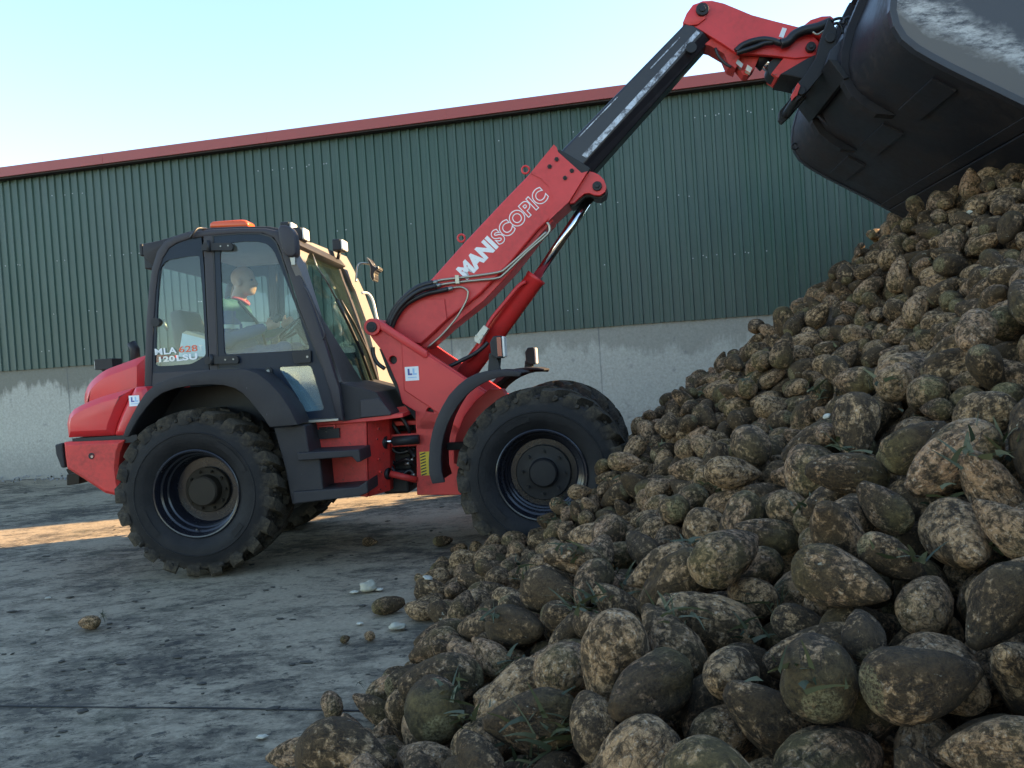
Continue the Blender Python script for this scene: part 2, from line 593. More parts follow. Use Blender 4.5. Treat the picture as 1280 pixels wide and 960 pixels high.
def build_shed():
    root = empty('shed', WALL.pt(0, 0, 0), WALL.rot)
    tag(root, 'long green metal clad shed with red eaves on a bare concrete plinth', 'shed')
    # plinth
    bm = bmesh.new()
    add_box(bm, WALL, X0, X1, 0.0, 0.25, -0.3, ZP)
    obj('plinth', bm, M['plinth'], root)
    # gravel and mud swept against the plinth is part of the ground below; cladding:
    bm = bmesh.new()
    pitch = 0.155
    prof = [(0.0, 0.0), (0.052, 0.0), (0.064, -0.026), (0.102, -0.026), (0.114, 0.0)]
    n = int((X1 - X0) / pitch)
    cols = []
    for i in range(n + 1):
        for px_, py in prof:
            cols.append((X0 + i * pitch + px_, -0.022 + py))
    zs = [ZP - 0.012, 3.2, 4.4, ZE - 0.02]
    grid = []
    for z in zs:
        grid.append([bm.verts.new(WALL.pt(x, y, z + (0.006 * noise.noise(Vector((x * 2, 0, 3))) if z < 2.1 else 0))) for x, y in cols])
    for a, b in zip(grid, grid[1:]):
        for i in range(len(cols) - 1):
            bm.faces.new((a[i], a[i + 1], b[i + 1], b[i]))
    # side lap seams: a doubled rib edge every few sheets, and screw heads along the rails
    rr = random.Random(11)
    for zrow, keep in ((2.30, 0.10), (2.95, 0.22), (3.9, 0.32), (5.05, 0.22)):
        run = False
        for i in range(n):
            if run: run = rr.random() < 0.60
            else: run = rr.random() < keep * 0.7
            if not run: continue
            x = X0 + i * pitch + rr.choice((0.026, 0.135))
            z = zrow + rr.uniform(-0.02, 0.02)
            r = 0.010
            vs = []
            for ring, yy in ((r, -0.0225), (r * 0.8, -0.029)):
                vs.append([bm.verts.new(WALL.pt(x + ring * math.cos(a), yy, z + ring * math.sin(a))) for a in (k * math.pi / 3 for k in range(6))])
            for k in range(6):
                bm.faces.new((vs[0][k], vs[0][(k + 1) % 6], vs[1][(k + 1) % 6], vs[1][k])).material_index = 1
            bm.faces.new(vs[1]).material_index = 1
    obj('cladding', bm, [M['clad'], M['screw']], root)
    # eaves: red box gutter with a rolled lower lip over a dark soffit
    bm = bmesh.new()
    prof = [(-0.24, ZE - 0.05), (-0.24, ZE + 0.11), (-0.225, ZE + 0.125), (-0.10, ZE + 0.14), (0.06, ZE + 0.14), (0.06, ZE + 0.10), (-0.18, ZE + 0.08), (-0.20, ZE - 0.05)]
    A = [bm.verts.new(WALL.pt(X0 - 0.3, y, z)) for y, z in prof]
    B = [bm.verts.new(WALL.pt(X1 + 0.3, y, z)) for y, z in prof]
    for i in range(len(prof)):
        j = (i + 1) % len(prof)
        bm.faces.new((A[i], A[j], B[j], B[i]))
    bm.faces.new(A); bm.faces.new(B)
    # butt joints of the fascia lengths
    for x in np.arange(X0, X1, 3.1):
        add_box(bm, WALL, x - 0.02, x + 0.02, -0.2425, -0.235, ZE - 0.045, ZE + 0.105)
    obj('fascia', bm, M['fascia'], root)
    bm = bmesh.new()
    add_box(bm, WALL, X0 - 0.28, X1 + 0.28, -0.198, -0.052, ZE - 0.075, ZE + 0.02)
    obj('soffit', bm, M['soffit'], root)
    # roof rises away from the yard
    bm = bmesh.new()
    pr = [(0.061, ZE + 0.10), (9.0, ZE + 1.75), (18.0, ZE + 0.10), (18.0, ZE - 0.02), (9.0, ZE + 1.63), (0.061, ZE - 0.02)]
    A = [bm.verts.new(WALL.pt(X0 - 0.3, y, z)) for y, z in pr]
    B = [bm.verts.new(WALL.pt(X1 + 0.3, y, z)) for y, z in pr]
    for i in range(len(pr)):
        j = (i + 1) % len(pr)
        bm.faces.new((A[i], A[j], B[j], B[i]))
    obj('roof', bm, M['roof'], root)
    # gable and rear walls close the building
    for xa, xb in ((X0, X0 + 0.12), (X1 - 0.12, X1)):
        bm = bmesh.new()
        vs = [[bm.verts.new(WALL.pt(x, y, z)) for y, z in ((0.30, -0.3), (18.0, -0.3), (18.0, ZE - 0.05), (9.0, ZE + 1.6), (0.30, ZE - 0.05))] for x in (xa, xb)]
        bm.faces.new(vs[0]); bm.faces.new(vs[1])
        for i in range(5):
            bm.faces.new((vs[0][i], vs[0][(i + 1) % 5], vs[1][(i + 1) % 5], vs[1][i]))
        obj('end_wall', bm, M['clad'], root)
    return root
build_shed()

# ---------------------------------------------------------------- telehandler materials
RED = (0.72, 0.034, 0.036)
M['red'] = painted('red_paint', RED, 0.40, 0.65, (0.20, 0.045, 0.04), 2.0, bump=0.04, wear=0.02, wearcol=(0.30, 0.06, 0.05))
M['red_dirty'] = painted('red_paint_muddy', (0.72, 0.040, 0.034), 0.5, 1.0, (0.10, 0.055, 0.04), 2.6, bump=0.06, wear=0.06, wearcol=(0.10, 0.05, 0.04))
M['red_hood'] = painted('red_hood_paint', (0.74, 0.036, 0.042), 0.3, 0.4, (0.22, 0.11, 0.10), 1.6, bump=0.02)
M['plastic'] = painted('grey_black_plastic', (0.028, 0.026, 0.029), 0.55, 0.5, (0.085, 0.075, 0.065), 4, bump=0.08, wear=0.02, wearcol=(0.16, 0.15, 0.15), spec=0.25)
M['frame'] = painted('cab_frame_grey', (0.042, 0.038, 0.044), 0.42, 0.4, (0.085, 0.078, 0.07), 3, spec=0.25)
M['screenframe'] = painted('pale_screen_frame', (0.17, 0.155, 0.145), 0.5, 0.3, (0.12, 0.10, 0.09), 3)
M['frit'] = plain('dark_glass_border', (0.014, 0.024, 0.040), 0.25, spec=0.15)
M['black'] = painted('black_steel', (0.016, 0.017, 0.02), 0.45, 0.5, (0.05, 0.045, 0.04), 5, spec=0.3)
M['rubberhose'] = plain('black_hose', (0.012, 0.012, 0.014), 0.45)
M['chrome'] = plain('chrome_rod', (0.75, 0.78, 0.82), 0.12, 1.0)
M['steel'] = plain('dull_steel', (0.32, 0.31, 0.28), 0.4, 0.8)
M['zinc'] = plain('zinc_pipe', (0.40, 0.37, 0.30), 0.38, 0.75)
M['white'] = plain('white_sticker', (0.78, 0.79, 0.80), 0.4)
M['letter'] = painted('white_lettering', (0.78, 0.77, 0.76), 0.45, 0.35, (0.5, 0.25, 0.24), 9)
M['lred'] = plain('red_lettering', (0.76, 0.040, 0.036), 0.42)
M['blue'] = plain('blue_print', (0.03, 0.06, 0.30), 0.4)
M['lblue'] = plain('light_blue_print', (0.28, 0.52, 0.75), 0.4)
M['yellow'] = plain('yellow_sticker', (0.72, 0.48, 0.03), 0.45)
M['orange'] = plain('orange_beacon', (0.82, 0.10, 0.03), 0.25)
M['lens'] = plain('clear_lens', (0.75, 0.73, 0.68), 0.2)
M['redlens'] = plain('red_lens', (0.30, 0.04, 0.03), 0.2)
M['glass'] = glass('cab_glass', (0.91, 0.975, 0.975), (0.35, 0.42, 0.42), 0.012)
M['doorglass'] = glass('door_glass', (0.90, 0.97, 0.985), (0.30, 0.40, 0.44), 0.012)
M['lowglass'] = glass('lower_door_glass', (0.80, 0.92, 0.95), (0.18, 0.38, 0.46), 0.10, 0.05, 0.6)  # blue film painted in for a sky reflection
M['screenglass'] = glass('screen_glass', (0.78, 0.86, 0.81), (0.20, 0.28, 0.22), 0.05)
M['cream'] = painted('cream_block', (0.62, 0.58, 0.47), 0.5, 0.4)
M['seat'] = painted('seat_fabric', (0.045, 0.047, 0.05), 0.85, 0.2)
M['innertrim'] = plain('cab_lining', (0.36, 0.37, 0.34), 0.7)
M['rim'] = painted('black_rim_paint', (0.010, 0.011, 0.016), 0.22, 0.25, (0.05, 0.045, 0.04), 5, bump=0.02)
M['hub'] = painted('dusty_hub', (0.028, 0.021, 0.015), 0.6, 0.9, (0.062, 0.046, 0.032), 7, spec=0.2, bump=0.1)
M['hubdark'] = painted('dusty_dark_hub', (0.010, 0.010, 0.012), 0.45, 0.8, (0.040, 0.034, 0.028), 7, spec=0.25, bump=0.1)

def tyre_material():
    k = NT('tyre_rubber')
    v = k.coord('Object')
    sp = k.n('ShaderNodeSeparateXYZ'); k.l(v, sp.inputs[0])
    r = k.math('SQRT', k.math('ADD', k.math('MULTIPLY', sp.outputs['X'], sp.outputs['X']), k.math('MULTIPLY', sp.outputs['Z'], sp.outputs['Z'])))
    big = k.noise(v, 5, 6, 0.7)
    fine = k.noise(v, 40, 5, 0.75)
    mud = k.step(k.math('ADD', r, k.math('MULTIPLY', k.math('SUBTRACT', big, 0.5), 0.22)), 0.52, 0.63)
    mudc = k.ramp(fine, [(0.3, (0.020, 0.016, 0.012)), (0.7, (0.115, 0.088, 0.060))])
    side = k.ramp(big, [(0.3, (0.009, 0.009, 0.010)), (0.75, (0.019, 0.018, 0.019))])
    c = k.mix(k.math('MULTIPLY', mud, 0.85), side, mudc)
    k.set(Base_Color=c, Roughness=k.math('ADD', 0.55, k.math('MULTIPLY', mud, 0.35)), Specular_IOR_Level=0.18)
    k.bump(k.math('ADD', fine, k.math('MULTIPLY', big, 0.7)), 0.35, 0.012)
    return k.m
M['tyre'] = tyre_material()

MACH = empty('telehandler', REAR.pt(1.35, 0, 0), REAR.rot)
tag(MACH, 'red articulated telehandler with dark cab, raising its bucket over the beet heap', 'telehandler')

def part(name, bm, mat, parent=None, smooth=False, bev=None, label=None, sharp=35, seg=2):
    if bev:
        bevel(bm, bev, seg)
    return obj(name, bm, mat, parent or MACH, smooth, label, sharp)

def tess_plate(bm, fr, loops, y0, y1, mi=0):
    """Plate with holes: first loop outer, the rest holes, in XZ."""
    from mathutils.geometry import tessellate_polygon
    flat = [p for lp in loops for p in lp]
    tris = tessellate_polygon([[Vector((p[0], p[1], 0)) for p in lp] for lp in loops])
    A = [bm.verts.new(fr.pt(x, y0, z)) for x, z in flat]
    B = [bm.verts.new(fr.pt(x, y1, z)) for x, z in flat]
    for t in tris:
        if len(set(t)) == 3:
            bm.faces.new([A[i] for i in t]).material_index = mi
            bm.faces.new([B[i] for i in t]).material_index = mi
    o = 0
    for lp in loops:
        n = len(lp)
        for i in range(n):
            j = (i + 1) % n
            bm.faces.new((A[o + i], A[o + j], B[o + j], B[o + i])).material_index = mi
        o += n

def circle(X, Z, r, n=20):
    return [(X + r * math.cos(2 * math.pi * k / n), Z + r * math.sin(2 * math.pi * k / n)) for k in range(n)]

RP, FP = REAR.poly, FRONT.poly
def rpt(u, v, Y):
    X, Z = REAR.px(u, v, Y); return REAR.pt(X, Y, Z)
def fpt(u, v, Y):
    X, Z = FRONT.px(u, v, Y); return FRONT.pt(X, Y, Z)

# ---------------------------------------------------------------- wheels
class Loc:
    def pt(self, x, y, z):
        return Vector((x, y, z))
LOC = Loc()

def lathe(bm, prof, seg=64, mi=0, smooth=True):
    rings = []
    for y, r in prof:
        rings.append([bm.verts.new((r * math.cos(a), y, r * math.sin(a))) for a in (2 * math.pi * k / seg for k in range(seg))])
    for a, b in zip(rings, rings[1:]):
        for k in range(seg):
            f = bm.faces.new((a[k], a[(k + 1) % seg], b[(k + 1) % seg], b[k]))
            f.material_index = mi
            f.smooth = smooth
    return rings

def tyre_mesh(seed):
    bm = bmesh.new()
    prof = [(-0.218, 0.338), (-0.232, 0.352), (-0.240, 0.375), (-0.258, 0.40), (-0.266, 0.445), (-0.268, 0.470), (-0.2725, 0.474), (-0.2725, 0.480),
            (-0.267, 0.484), (-0.263, 0.52), (-0.255, 0.555), (-0.247, 0.580), (-0.225, 0.592), (-0.18, 0.596), (-0.09, 0.602), (0, 0.604)]
    prof = prof + [(-y, r) for y, r in prof[-2::-1]]
    lathe(bm, prof, 96)
    rr = random.Random(seed)
    N = 21
    for side in (-1, 1):
        for i in range(N):
            a0 = 2 * math.pi * (i + (0.5 if side > 0 else 0)) / N
            st = [(0.262, 0.575, 0.545, 0.050, 0.045), (0.258, 0.628, 0.56, 0.070, 0.03), (0.232, 0.650, 0.58, 0.074, 0.0), (0.12, 0.656, 0.59, 0.060, -0.075), (0.015, 0.657, 0.595, 0.055, -0.16)]
            rows = []
            for yy, rt, rb, w, sh in st:
                rt = rt + rr.uniform(-0.006, 0.002)
                w = w * rr.uniform(0.88, 1.1)
                row = []
                for r, ww in ((rb, w * 1.35), (rt, w), (rt, -w), (rb, -w * 1.35)):
                    a = a0 + sh + ww + rr.uniform(-0.008, 0.008)
                    row.append(bm.verts.new((r * math.cos(a), side * (yy + rr.uniform(-0.004, 0.004)), r * math.sin(a))))
                rows.append(row)
            for p, q in zip(rows, rows[1:]):
                for k in range(3):
                    bm.faces.new((p[k], p[k + 1], q[k + 1], q[k]))
            bm.faces.new(rows[0]); bm.faces.new(rows[-1])
    # caked mud: small lumps on the tread shoulders and between the bars
    for _ in range(620):
        a = rr.uniform(0, 2 * math.pi)
        y = rr.choice((-1, 1)) * rr.uniform(0.02, 0.262)
        r0 = 0.600 if abs(y) < 0.2 else 0.580
        s = rr.uniform(0.010, 0.030)
        c = Vector((r0 * math.cos(a), y, r0 * math.sin(a)))
        ico = bmesh.ops.create_icosphere(bm, subdivisions=1, radius=s)['verts']
        for v in ico:
            v.co = v.co * rr.uniform(0.7, 1.2) + c
    # moulded bar marks round the sidewall
    for side in (-1, 1):
        for a0, a1 in ((0.55, 1.25), (3.6, 4.1), (5.6, 5.85)):
            n = 10
            P = []
            for k in range(n + 1):
                a = a0 + (a1 - a0) * k / n
                P.append([bm.verts.new((r * math.cos(a), side * y, r * math.sin(a))) for r, y in ((0.405, 0.262), (0.407, 0.2665), (0.452, 0.2715), (0.454, 0.265))])
            for p, q in zip(P, P[1:]):
                for k in range(3):
                    bm.faces.new((p[k], p[k + 1], q[k + 1], q[k]))
    me = bpy.data.meshes.new('tyre')
    bmesh.ops.recalc_face_normals(bm, faces=bm.faces)
    bm.to_mesh(me); bm.free()
    me.materials.append(M['tyre'])
    me.set_sharp_from_angle(angle=math.radians(40))
    return me

def rim_mesh(front):
    bm = bmesh.new()
    d = -0.055 if front else 0.00
    prof = [(-0.215, 0.340), (-0.236, 0.345), (-0.240, 0.338), (-0.238, 0.328), (-0.222, 0.322), (-0.200, 0.318), (-0.170, 0.312), (-0.162, 0.298), (-0.150, 0.296),
            (-0.100, 0.292), (-0.092, 0.280), (-0.06, 0.276), (d - 0.002, 0.268), (d + 0.012, 0.255), (d + 0.014, 0.05), (d + 0.03, 0.05), (0.20, 0.30), (0.225, 0.335)]
    lathe(bm, prof, 80)
    # valve stem
    add_tube(bm, [(0.02, -0.15, -0.292), (0.022, -0.20, -0.285)], 0.006, 8)
    me = bpy.data.meshes.new('rim')
    bmesh.ops.recalc_face_normals(bm, faces=bm.faces)
    bm.to_mesh(me); bm.free()
    me.materials.append(M['rim'])
    me.set_sharp_from_angle(angle=math.radians(38))
    return me

def hub_mesh(front):
    bm = bmesh.new()
    if front:
        R0_, rc, d, cap = 0.212, 0.108, -0.050, -0.125
    else:
        R0_, rc, d, cap = 0.182, 0.118, 0.005, -0.125
    prof = [(d + 0.02, R0_ - 0.004), (d - 0.022, R0_), (d - 0.030, R0_ - 0.006), (d - 0.031, R0_ - 0.014), (d - 0.026, rc + 0.016), (d - 0.03, rc + 0.004), (cap + 0.012, rc), (cap, rc - 0.012), (cap - 0.003, 0.03), (cap - 0.003, 0.0005)]
    lathe(bm, prof, 48)
    nb = 8 if front else 10
    for i in range(nb):
        a = 2 * math.pi * (i + 0.3) / nb
        rn = (R0_ + rc) / 2 + 0.002
        cx, cz = rn * math.cos(a), rn * math.sin(a)
        add_disc(bm, LOC, cx, cz, 0.014, d - 0.028, d - 0.052, 6)
        add_disc(bm, LOC, cx, cz, 0.008, d - 0.052, d - 0.066, 8)
    me = bpy.data.meshes.new('hub')
    bmesh.ops.recalc_face_normals(bm, faces=bm.faces)
    bm.to_mesh(me); bm.free()
    me.materials.append(M['hubdark' if front else 'hub'])
    me.set_sharp_from_angle(angle=math.radians(38))
    return me

TY = [tyre_mesh(1), tyre_mesh(2)]
def wheel(fr, side, front, spin):
    rim = link(bpy.data.objects.new('wheel', rim_mesh(front)))
    X, Z = (0.0, 0.648)
    rim.matrix_basis = Matrix.Translation(fr.pt(X, side * 0.88, Z)) @ Matrix.Rotation(fr.rot + (math.pi if side > 0 else 0), 4, 'Z') @ Matrix.Rotation(spin, 4, 'Y')
    mb = rim.matrix_basis.copy()
    rim.parent = MACH
    rim.matrix_parent_inverse = world_of(MACH).inverted()
    for nm, me in (('tyre', TY[0 if front else 1]), ('hub', hub_mesh(front))):
        o = link(bpy.data.objects.new(nm, me))
        o.parent = rim
    return rim
for fr_, front_ in ((REAR, False), (FRONT, True)):
    for sd in (-1, 1):
        wheel(fr_, sd, front_, 0.4 + sd * 0.21 + (1.7 if front_ else 0))

# axles
for fr_ in (REAR, FRONT):
    bm = bmesh.new()
    add_tube(bm, [fr_.pt(0, y, 0.648) for y in (-0.80, -0.5, -0.45, -0.22, -0.15, 0.15, 0.22, 0.45, 0.5, 0.80)], [0.13, 0.12, 0.10, 0.11, 0.19, 0.19, 0.11, 0.10, 0.12, 0.13], 16)
    part('axle', bm, M['black'], smooth=True)

# ---------------------------------------------------------------- rear body
# rear chassis: main block, then the nose narrowing to the joint
def solid(bm, fr, ring0, ring1, mi=0):
    a = [bm.verts.new(fr.pt(*p)) for p in ring0]
    b = [bm.verts.new(fr.pt(*p)) for p in ring1]
    n = len(a)
    for i in range(n):
        bm.faces.new((a[i], a[(i + 1) % n], b[(i + 1) % n], b[i])).material_index = mi
    bm.faces.new(a).material_index = mi
    bm.faces.new(b).material_index = mi

YC = -0.66
bm = bmesh.new()
side = RP([(378, 533), (424, 529), (458, 525.5), (460, 622), (403, 613), (376, 606)], YC)
add_prism(bm, REAR, side, YC, -YC)
part('rear_chassis', bm, M['red_dirty'], bev=0.012)
bm = bmesh.new()
c0, c1 = REAR.px(458.6, 525.5, YC), REAR.px(460.4, 622, YC)
e0, e1 = REAR.px(487, 521, -0.42), REAR.px(488, 613, -0.42)
solid(bm, REAR, [(c0[0] + 0.004, YC + 0.004, c0[1] - 0.01), (c0[0] + 0.004, -YC - 0.004, c0[1] - 0.01), (c1[0] + 0.004, -YC - 0.004, c1[1] + 0.005), (c1[0] + 0.004, YC + 0.004, c1[1] + 0.005)],
      [(e0[0], -0.42, e0[1]), (e0[0], 0.42, e0[1]), (e1[0], 0.42, e1[1]), (e1[0], -0.42, e1[1])])
# thick edge flange and bolts
for u, v in ((472, 536), (473, 574), (475, 590), (474, 612), (470, 549)):
    X, Z = REAR.px(u, v, -0.56)
    add_tube(bm, [REAR.pt(X - 0.02, -0.53, Z), REAR.pt(X + 0.012, -0.565, Z)], 0.012, 8, 1)
part('chassis_nose', bm, [M['red_dirty'], M['black']], bev=0.006)
bm = bmesh.new()
top = RP([(382, 528), (424, 526), (504, 516.5), (504, 521.5), (470, 526), (382, 533)], YC - 0.02)
add_prism(bm, REAR, top, YC - 0.03, -YC + 0.03)
part('deck_plate', bm, M['red'], bev=0.004)
# pocket with a tie-down eye under the door sill
bm = bmesh.new()
X, Z = REAR.px(408.5, 537, YC)
for k in range(1):
    o = round_poly([(X - 0.085, Z + 0.035), (X + 0.085, Z + 0.035), (X + 0.06, Z - 0.035), (X - 0.06, Z - 0.035)], 0.02)
    i = offset_poly(o, -0.012)
    tess_plate(bm, REAR, [o, i], YC - 0.022, YC + 0.001)
add_prism(bm, REAR, offset_poly(o, -0.013), YC - 0.004, YC + 0.0005, 1)
add_disc(bm, REAR, X, Z - 0.005, 0.014, YC - 0.03, YC - 0.002, 10, 2)
part('tie_down_eye', bm, [M['red'], M['black'], M['steel']])

# steps and mudflap panel
bm = bmesh.new()
add_prism(bm, REAR, RP([(342, 535), (381, 531), (387, 566), (400, 574), (404, 612), (400, 626), (365, 631), (356, 585)], -1.00), -1.00, -0.66)
part('step_panel', bm, M['plastic'], bev=0.012)
for pts in ([(371, 566), (449, 562), (451, 577), (446, 578), (440, 571), (372, 576)], [(366, 615), (405, 612), (447, 609), (459, 601), (460, 616), (450, 620), (367, 630)]):
    bm = bmesh.new()
    add_prism(bm, REAR, RP(pts, -1.05), -1.05, -0.67)
    part('step', bm, M['plastic'], bev=0.008)
# silver sill strip
bm = bmesh.new()
add_prism(bm, REAR, RP([(369, 526.5), (423, 523), (423, 526), (369, 530)], -0.83), -0.83, -0.74)
part('door_sill', bm, M['steel'], bev=0.003)

# rear fenders: outline of the near one, then its mirror image
f_out = [(153, 546), (158, 533), (165, 519), (173, 504), (182, 491), (195, 480), (212, 473), (235, 467), (262, 463), (290, 461), (308, 462), (322, 467), (336, 478), (350, 493), (362, 511), (372, 531)]
f_in = [(160, 546), (166, 534), (174, 521), (183, 509), (192, 499), (203, 491), (218, 485.5), (238, 482), (262, 480.5), (280, 481.5), (294, 485.5), (304, 492), (314, 503), (323, 514), (330, 523), (337, 534)]
YF = -1.13
fo, fi = RP(f_out, YF), RP(f_in, YF)
for s in (1, -1):
    bm = bmesh.new()
    # near flange plate
    add_strip = []
    A = [bm.verts.new(REAR.pt(x, s * YF, z)) for x, z in fo]
    B = [bm.verts.new(REAR.pt(x, s * YF, z)) for x, z in fi]
    C_ = [bm.verts.new(REAR.pt(x, s * (YF + 0.05), z)) for x, z in fi]
    n = len(fo)
    fi2 = [(x * 0.25 + y[0] * 0.75, z * 0.25 + y[1] * 0.75) for (x, z), y in zip(fi, fo)]
    D = [bm.verts.new(REAR.pt(x, s * (YF + 0.05), z)) for x, z in fi2]
    E = [bm.verts.new(REAR.pt(x, s * -0.60, z)) for x, z in fi2]
    F_ = [bm.verts.new(REAR.pt(x, s * -0.60, z)) for x, z in fo]
    for i in range(n - 1):
        for P, Q in ((A, B), (B, C_), (C_, D), (D, E), (E, F_), (F_, A)):
            bm.faces.new((P[i], P[i + 1], Q[i + 1], Q[i]))
    for i in (0, n - 1):
        bm.faces.new((A[i], B[i], C_[i], D[i], E[i], F_[i]))
    part('rear_fender', bm, M['plastic'], bev=0.010, smooth=True)

# engine hood
bm = bmesh.new()
hood = RP([(181, 443), (165, 448), (149, 454), (136, 458.5), (125, 463), (113, 472), (104, 482), (99.5, 494), (100, 508), (140, 524), (181, 524)], -0.52)
hood = [hood[0]] + smooth_poly(hood[1:9], 2, closed=False) + hood[9:]
add_prism(bm, REAR, hood, -0.52, 0.52, inset=0.07)
part('engine_hood', bm, M['red_hood'], bev=0.02, smooth=True, seg=3)
YP = -0.93
podA = RP([(97, 507), (110, 501), (125, 495.5), (145, 490), (163, 485.5), (156, 499), (148, 516), (142, 531), (138.5, 545), (81.5, 547.5), (79.5, 530), (82, 519), (88, 512)], YP)
podB = RP([(167, 484), (180, 483), (186, 500), (172, 520), (158, 546), (140.5, 545), (144, 531), (150, 516), (158, 499)], YP)
for s in (1, -1):
    bm = bmesh.new()
    add_prism(bm, REAR, podA, s * YP, s * -0.40, inset=0.05)
    part('side_cover', bm, M['red_hood'], bev=0.018, smooth=True, seg=3)
    bm = bmesh.new()
    add_prism(bm, REAR, podB, s * YP, s * -0.40, inset=0.035)
    part('wing_panel', bm, M['red_hood'], bev=0.01, smooth=True)
# dark inner body under the covers
bm = bmesh.new()
xs_ = [p[0] for p in podA]
add_box(bm, REAR, REAR.px(152, 560, -0.58)[0], REAR.px(365, 520, -0.58)[0], -0.58, 0.58, 0.55, REAR.px(300, 480, -0.6)[1])
add_box(bm, REAR, min(xs_) + 0.05, REAR.px(170, 550, YP)[0], YP + 0.02, -YP - 0.02, REAR.px(120, 553, YP)[1] - 0.02, REAR.px(120, 546.5, YP)[1])
part('engine_bay', bm, M['black'])
# ballast block
bm = bmesh.new()
bal = RP([(78, 553), (116, 551.5), (154, 550), (148, 566), (146, 584), (148, 602), (153, 622), (130, 617), (104, 600), (82, 586), (79.5, 570)], -0.95)
add_prism(bm, REAR, bal, -0.95, 0.95, inset=0.025)
# recessed bolt
X, Z = REAR.px(114.5, 570, -0.95)
add_disc(bm, REAR, X, Z, 0.030, -0.952, -0.935, 16, 1)
add_disc(bm, REAR, X + 0.006, Z - 0.004, 0.014, -0.958, -0.94, 12, 2)
part('counterweight', bm, [M['red_dirty'], M['black'], M['steel']], bev=0.008)
bm = bmesh.new()
add_prism(bm, REAR, RP([(68, 556), (77.5, 553.5), (79, 570), (81, 585), (76, 585), (69.5, 568)], -0.93), -0.93, 0.93)
part('bumper_strip', bm, M['plastic'], bev=0.012)
bm = bmesh.new()
add_prism(bm, REAR, RP([(67, 590), (78, 586), (92, 592), (92, 597), (70, 596)], -0.3), -0.12, 0.12)
add_prism(bm, REAR, RP([(75, 595), (91, 593), (91, 607), (75, 609)], -0.3), -0.2, 0.2)
part('tow_hitch', bm, M['hub'], bev=0.006)

def decal(parent_fr, u, v, Y, w, h, name='maker_sticker', off=0.003):
    """Small white square sticker with a two-tone blue letter and a line of print."""
    X, Z = parent_fr.px(u, v, Y)
    bm = bmesh.new()
    add_box(bm, parent_fr, X - w / 2, X + w / 2, Y - off, Y - 0.0005, Z - h / 2, Z + h / 2, 0)
    y0 = Y - off - 0.001
    def q(x0, z0, x1, z1, mi):
        add_box(bm, parent_fr, X + x0 * w, X + x1 * w, y0, Y - off + 0.0004, Z + z0 * h, Z + z1 * h, mi)
    q(-0.30, -0.10, -0.16, 0.36, 1); q(-0.16, -0.10, 0.02, 0.02, 1)
    q(0.06, -0.10, 0.20, 0.36, 2); q(0.20, -0.10, 0.36, 0.02, 2)
    q(-0.32, -0.30, 0.34, -0.24, 2)
    return part(name, bm, [M['white'], M['blue'], M['lblue']])
decal(REAR, 168, 501, YP - 0.002, 0.085, 0.085)
# hood work lamp on the far side and exhaust stub
bm = bmesh.new()
X, Z = REAR.px(134, 456, 0.25)
add_box(bm, REAR, X - 0.07, X + 0.10, 0.16, 0.34, Z - 0.045, Z + 0.055)
add_box(bm, REAR, X - 0.082, X - 0.071, 0.17, 0.33, Z - 0.035, Z + 0.045, 1)
add_tube(bm, [REAR.pt(X - 0.10, 0.25, Z + 0.03), REAR.pt(X - 0.03, 0.25, Z - 0.05), REAR.pt(X + 0.02, 0.25, Z - 0.16)], 0.022, 8)
part('rear_lamp', bm, [M['black'], M['lens']], bev=0.004)
bm = bmesh.new()
X, Z = REAR.px(171, 436, 0.2)
add_tube(bm, [REAR.pt(X - 0.02, 0.2, Z - 0.22), REAR.pt(X - 0.02, 0.2, Z), REAR.pt(X - 0.05, 0.2, Z + 0.06)], [0.045, 0.045, 0.04], 14)
part('exhaust_stub', bm, M['black'])

# ---------------------------------------------------------------- cab
YA, YB = -0.80, -0.72
arch_o = [(180, 484), (181, 440), (182.5, 400), (185.5, 362), (189.5, 335), (196, 314), (205, 302), (217, 295.5), (235, 290.5), (262, 287), (300, 285), (332, 285.5), (350, 289), (360, 301), (367, 322), (380, 355), (391, 385), (403, 420), (414, 455), (424, 487), (429, 526)]
arch_i = [(189.5, 484), (190.5, 440), (192, 400), (194.5, 364), (197.5, 340), (203, 323), (211, 310), (221, 303.5), (236, 298.5), (262, 294.5), (300, 291.5), (328, 291.5), (342, 297), (349, 308), (354, 324), (366, 359), (375, 389), (389, 424), (401, 455), (411.5, 487), (421, 526)]
ao, ai = RP(arch_o, YA), RP(arch_i, YA)
cab = empty('cab', REAR.pt(-0.3, 0, 1.0), REAR.rot, MACH)
def strip_plate(bm, fr, A_, B_, y0, y1):
    V = [[bm.verts.new(fr.pt(x, y, z)) for x, z in P] for y in (y0, y1) for P in (A_, B_)]
    for i in range(len(A_) - 1):
        for P, Q in ((V[0], V[1]), (V[3], V[2]), (V[2], V[0]), (V[1], V[3])):
            bm.faces.new((P[i], P[i + 1], Q[i + 1], Q[i]))
    for i in (0, len(A_) - 1):
        bm.faces.new((V[0][i], V[1][i], V[3][i], V[2][i]))
bp = RP([(253.5, 293), (265, 293), (272, 463), (262, 465)], YA)
sill = RP([(190, 466), (262, 462), (272, 463), (272, 475), (188, 484)], YA)
for s in (1, -1):
    bm = bmesh.new()
    strip_plate(bm, REAR, ao, ai, s * YA, s * YB)
    part('door_arch', bm, M['frame'], cab, bev=0.010, smooth=True)
    bm = bmesh.new()
    add_prism(bm, REAR, bp, s * (YA + 0.004), s * (YB + 0.004))
    add_prism(bm, REAR, sill, s * (YA + 0.008), s * (YB + 0.01))
    part('middle_pillar', bm, M['frame'], cab, bev=0.006)
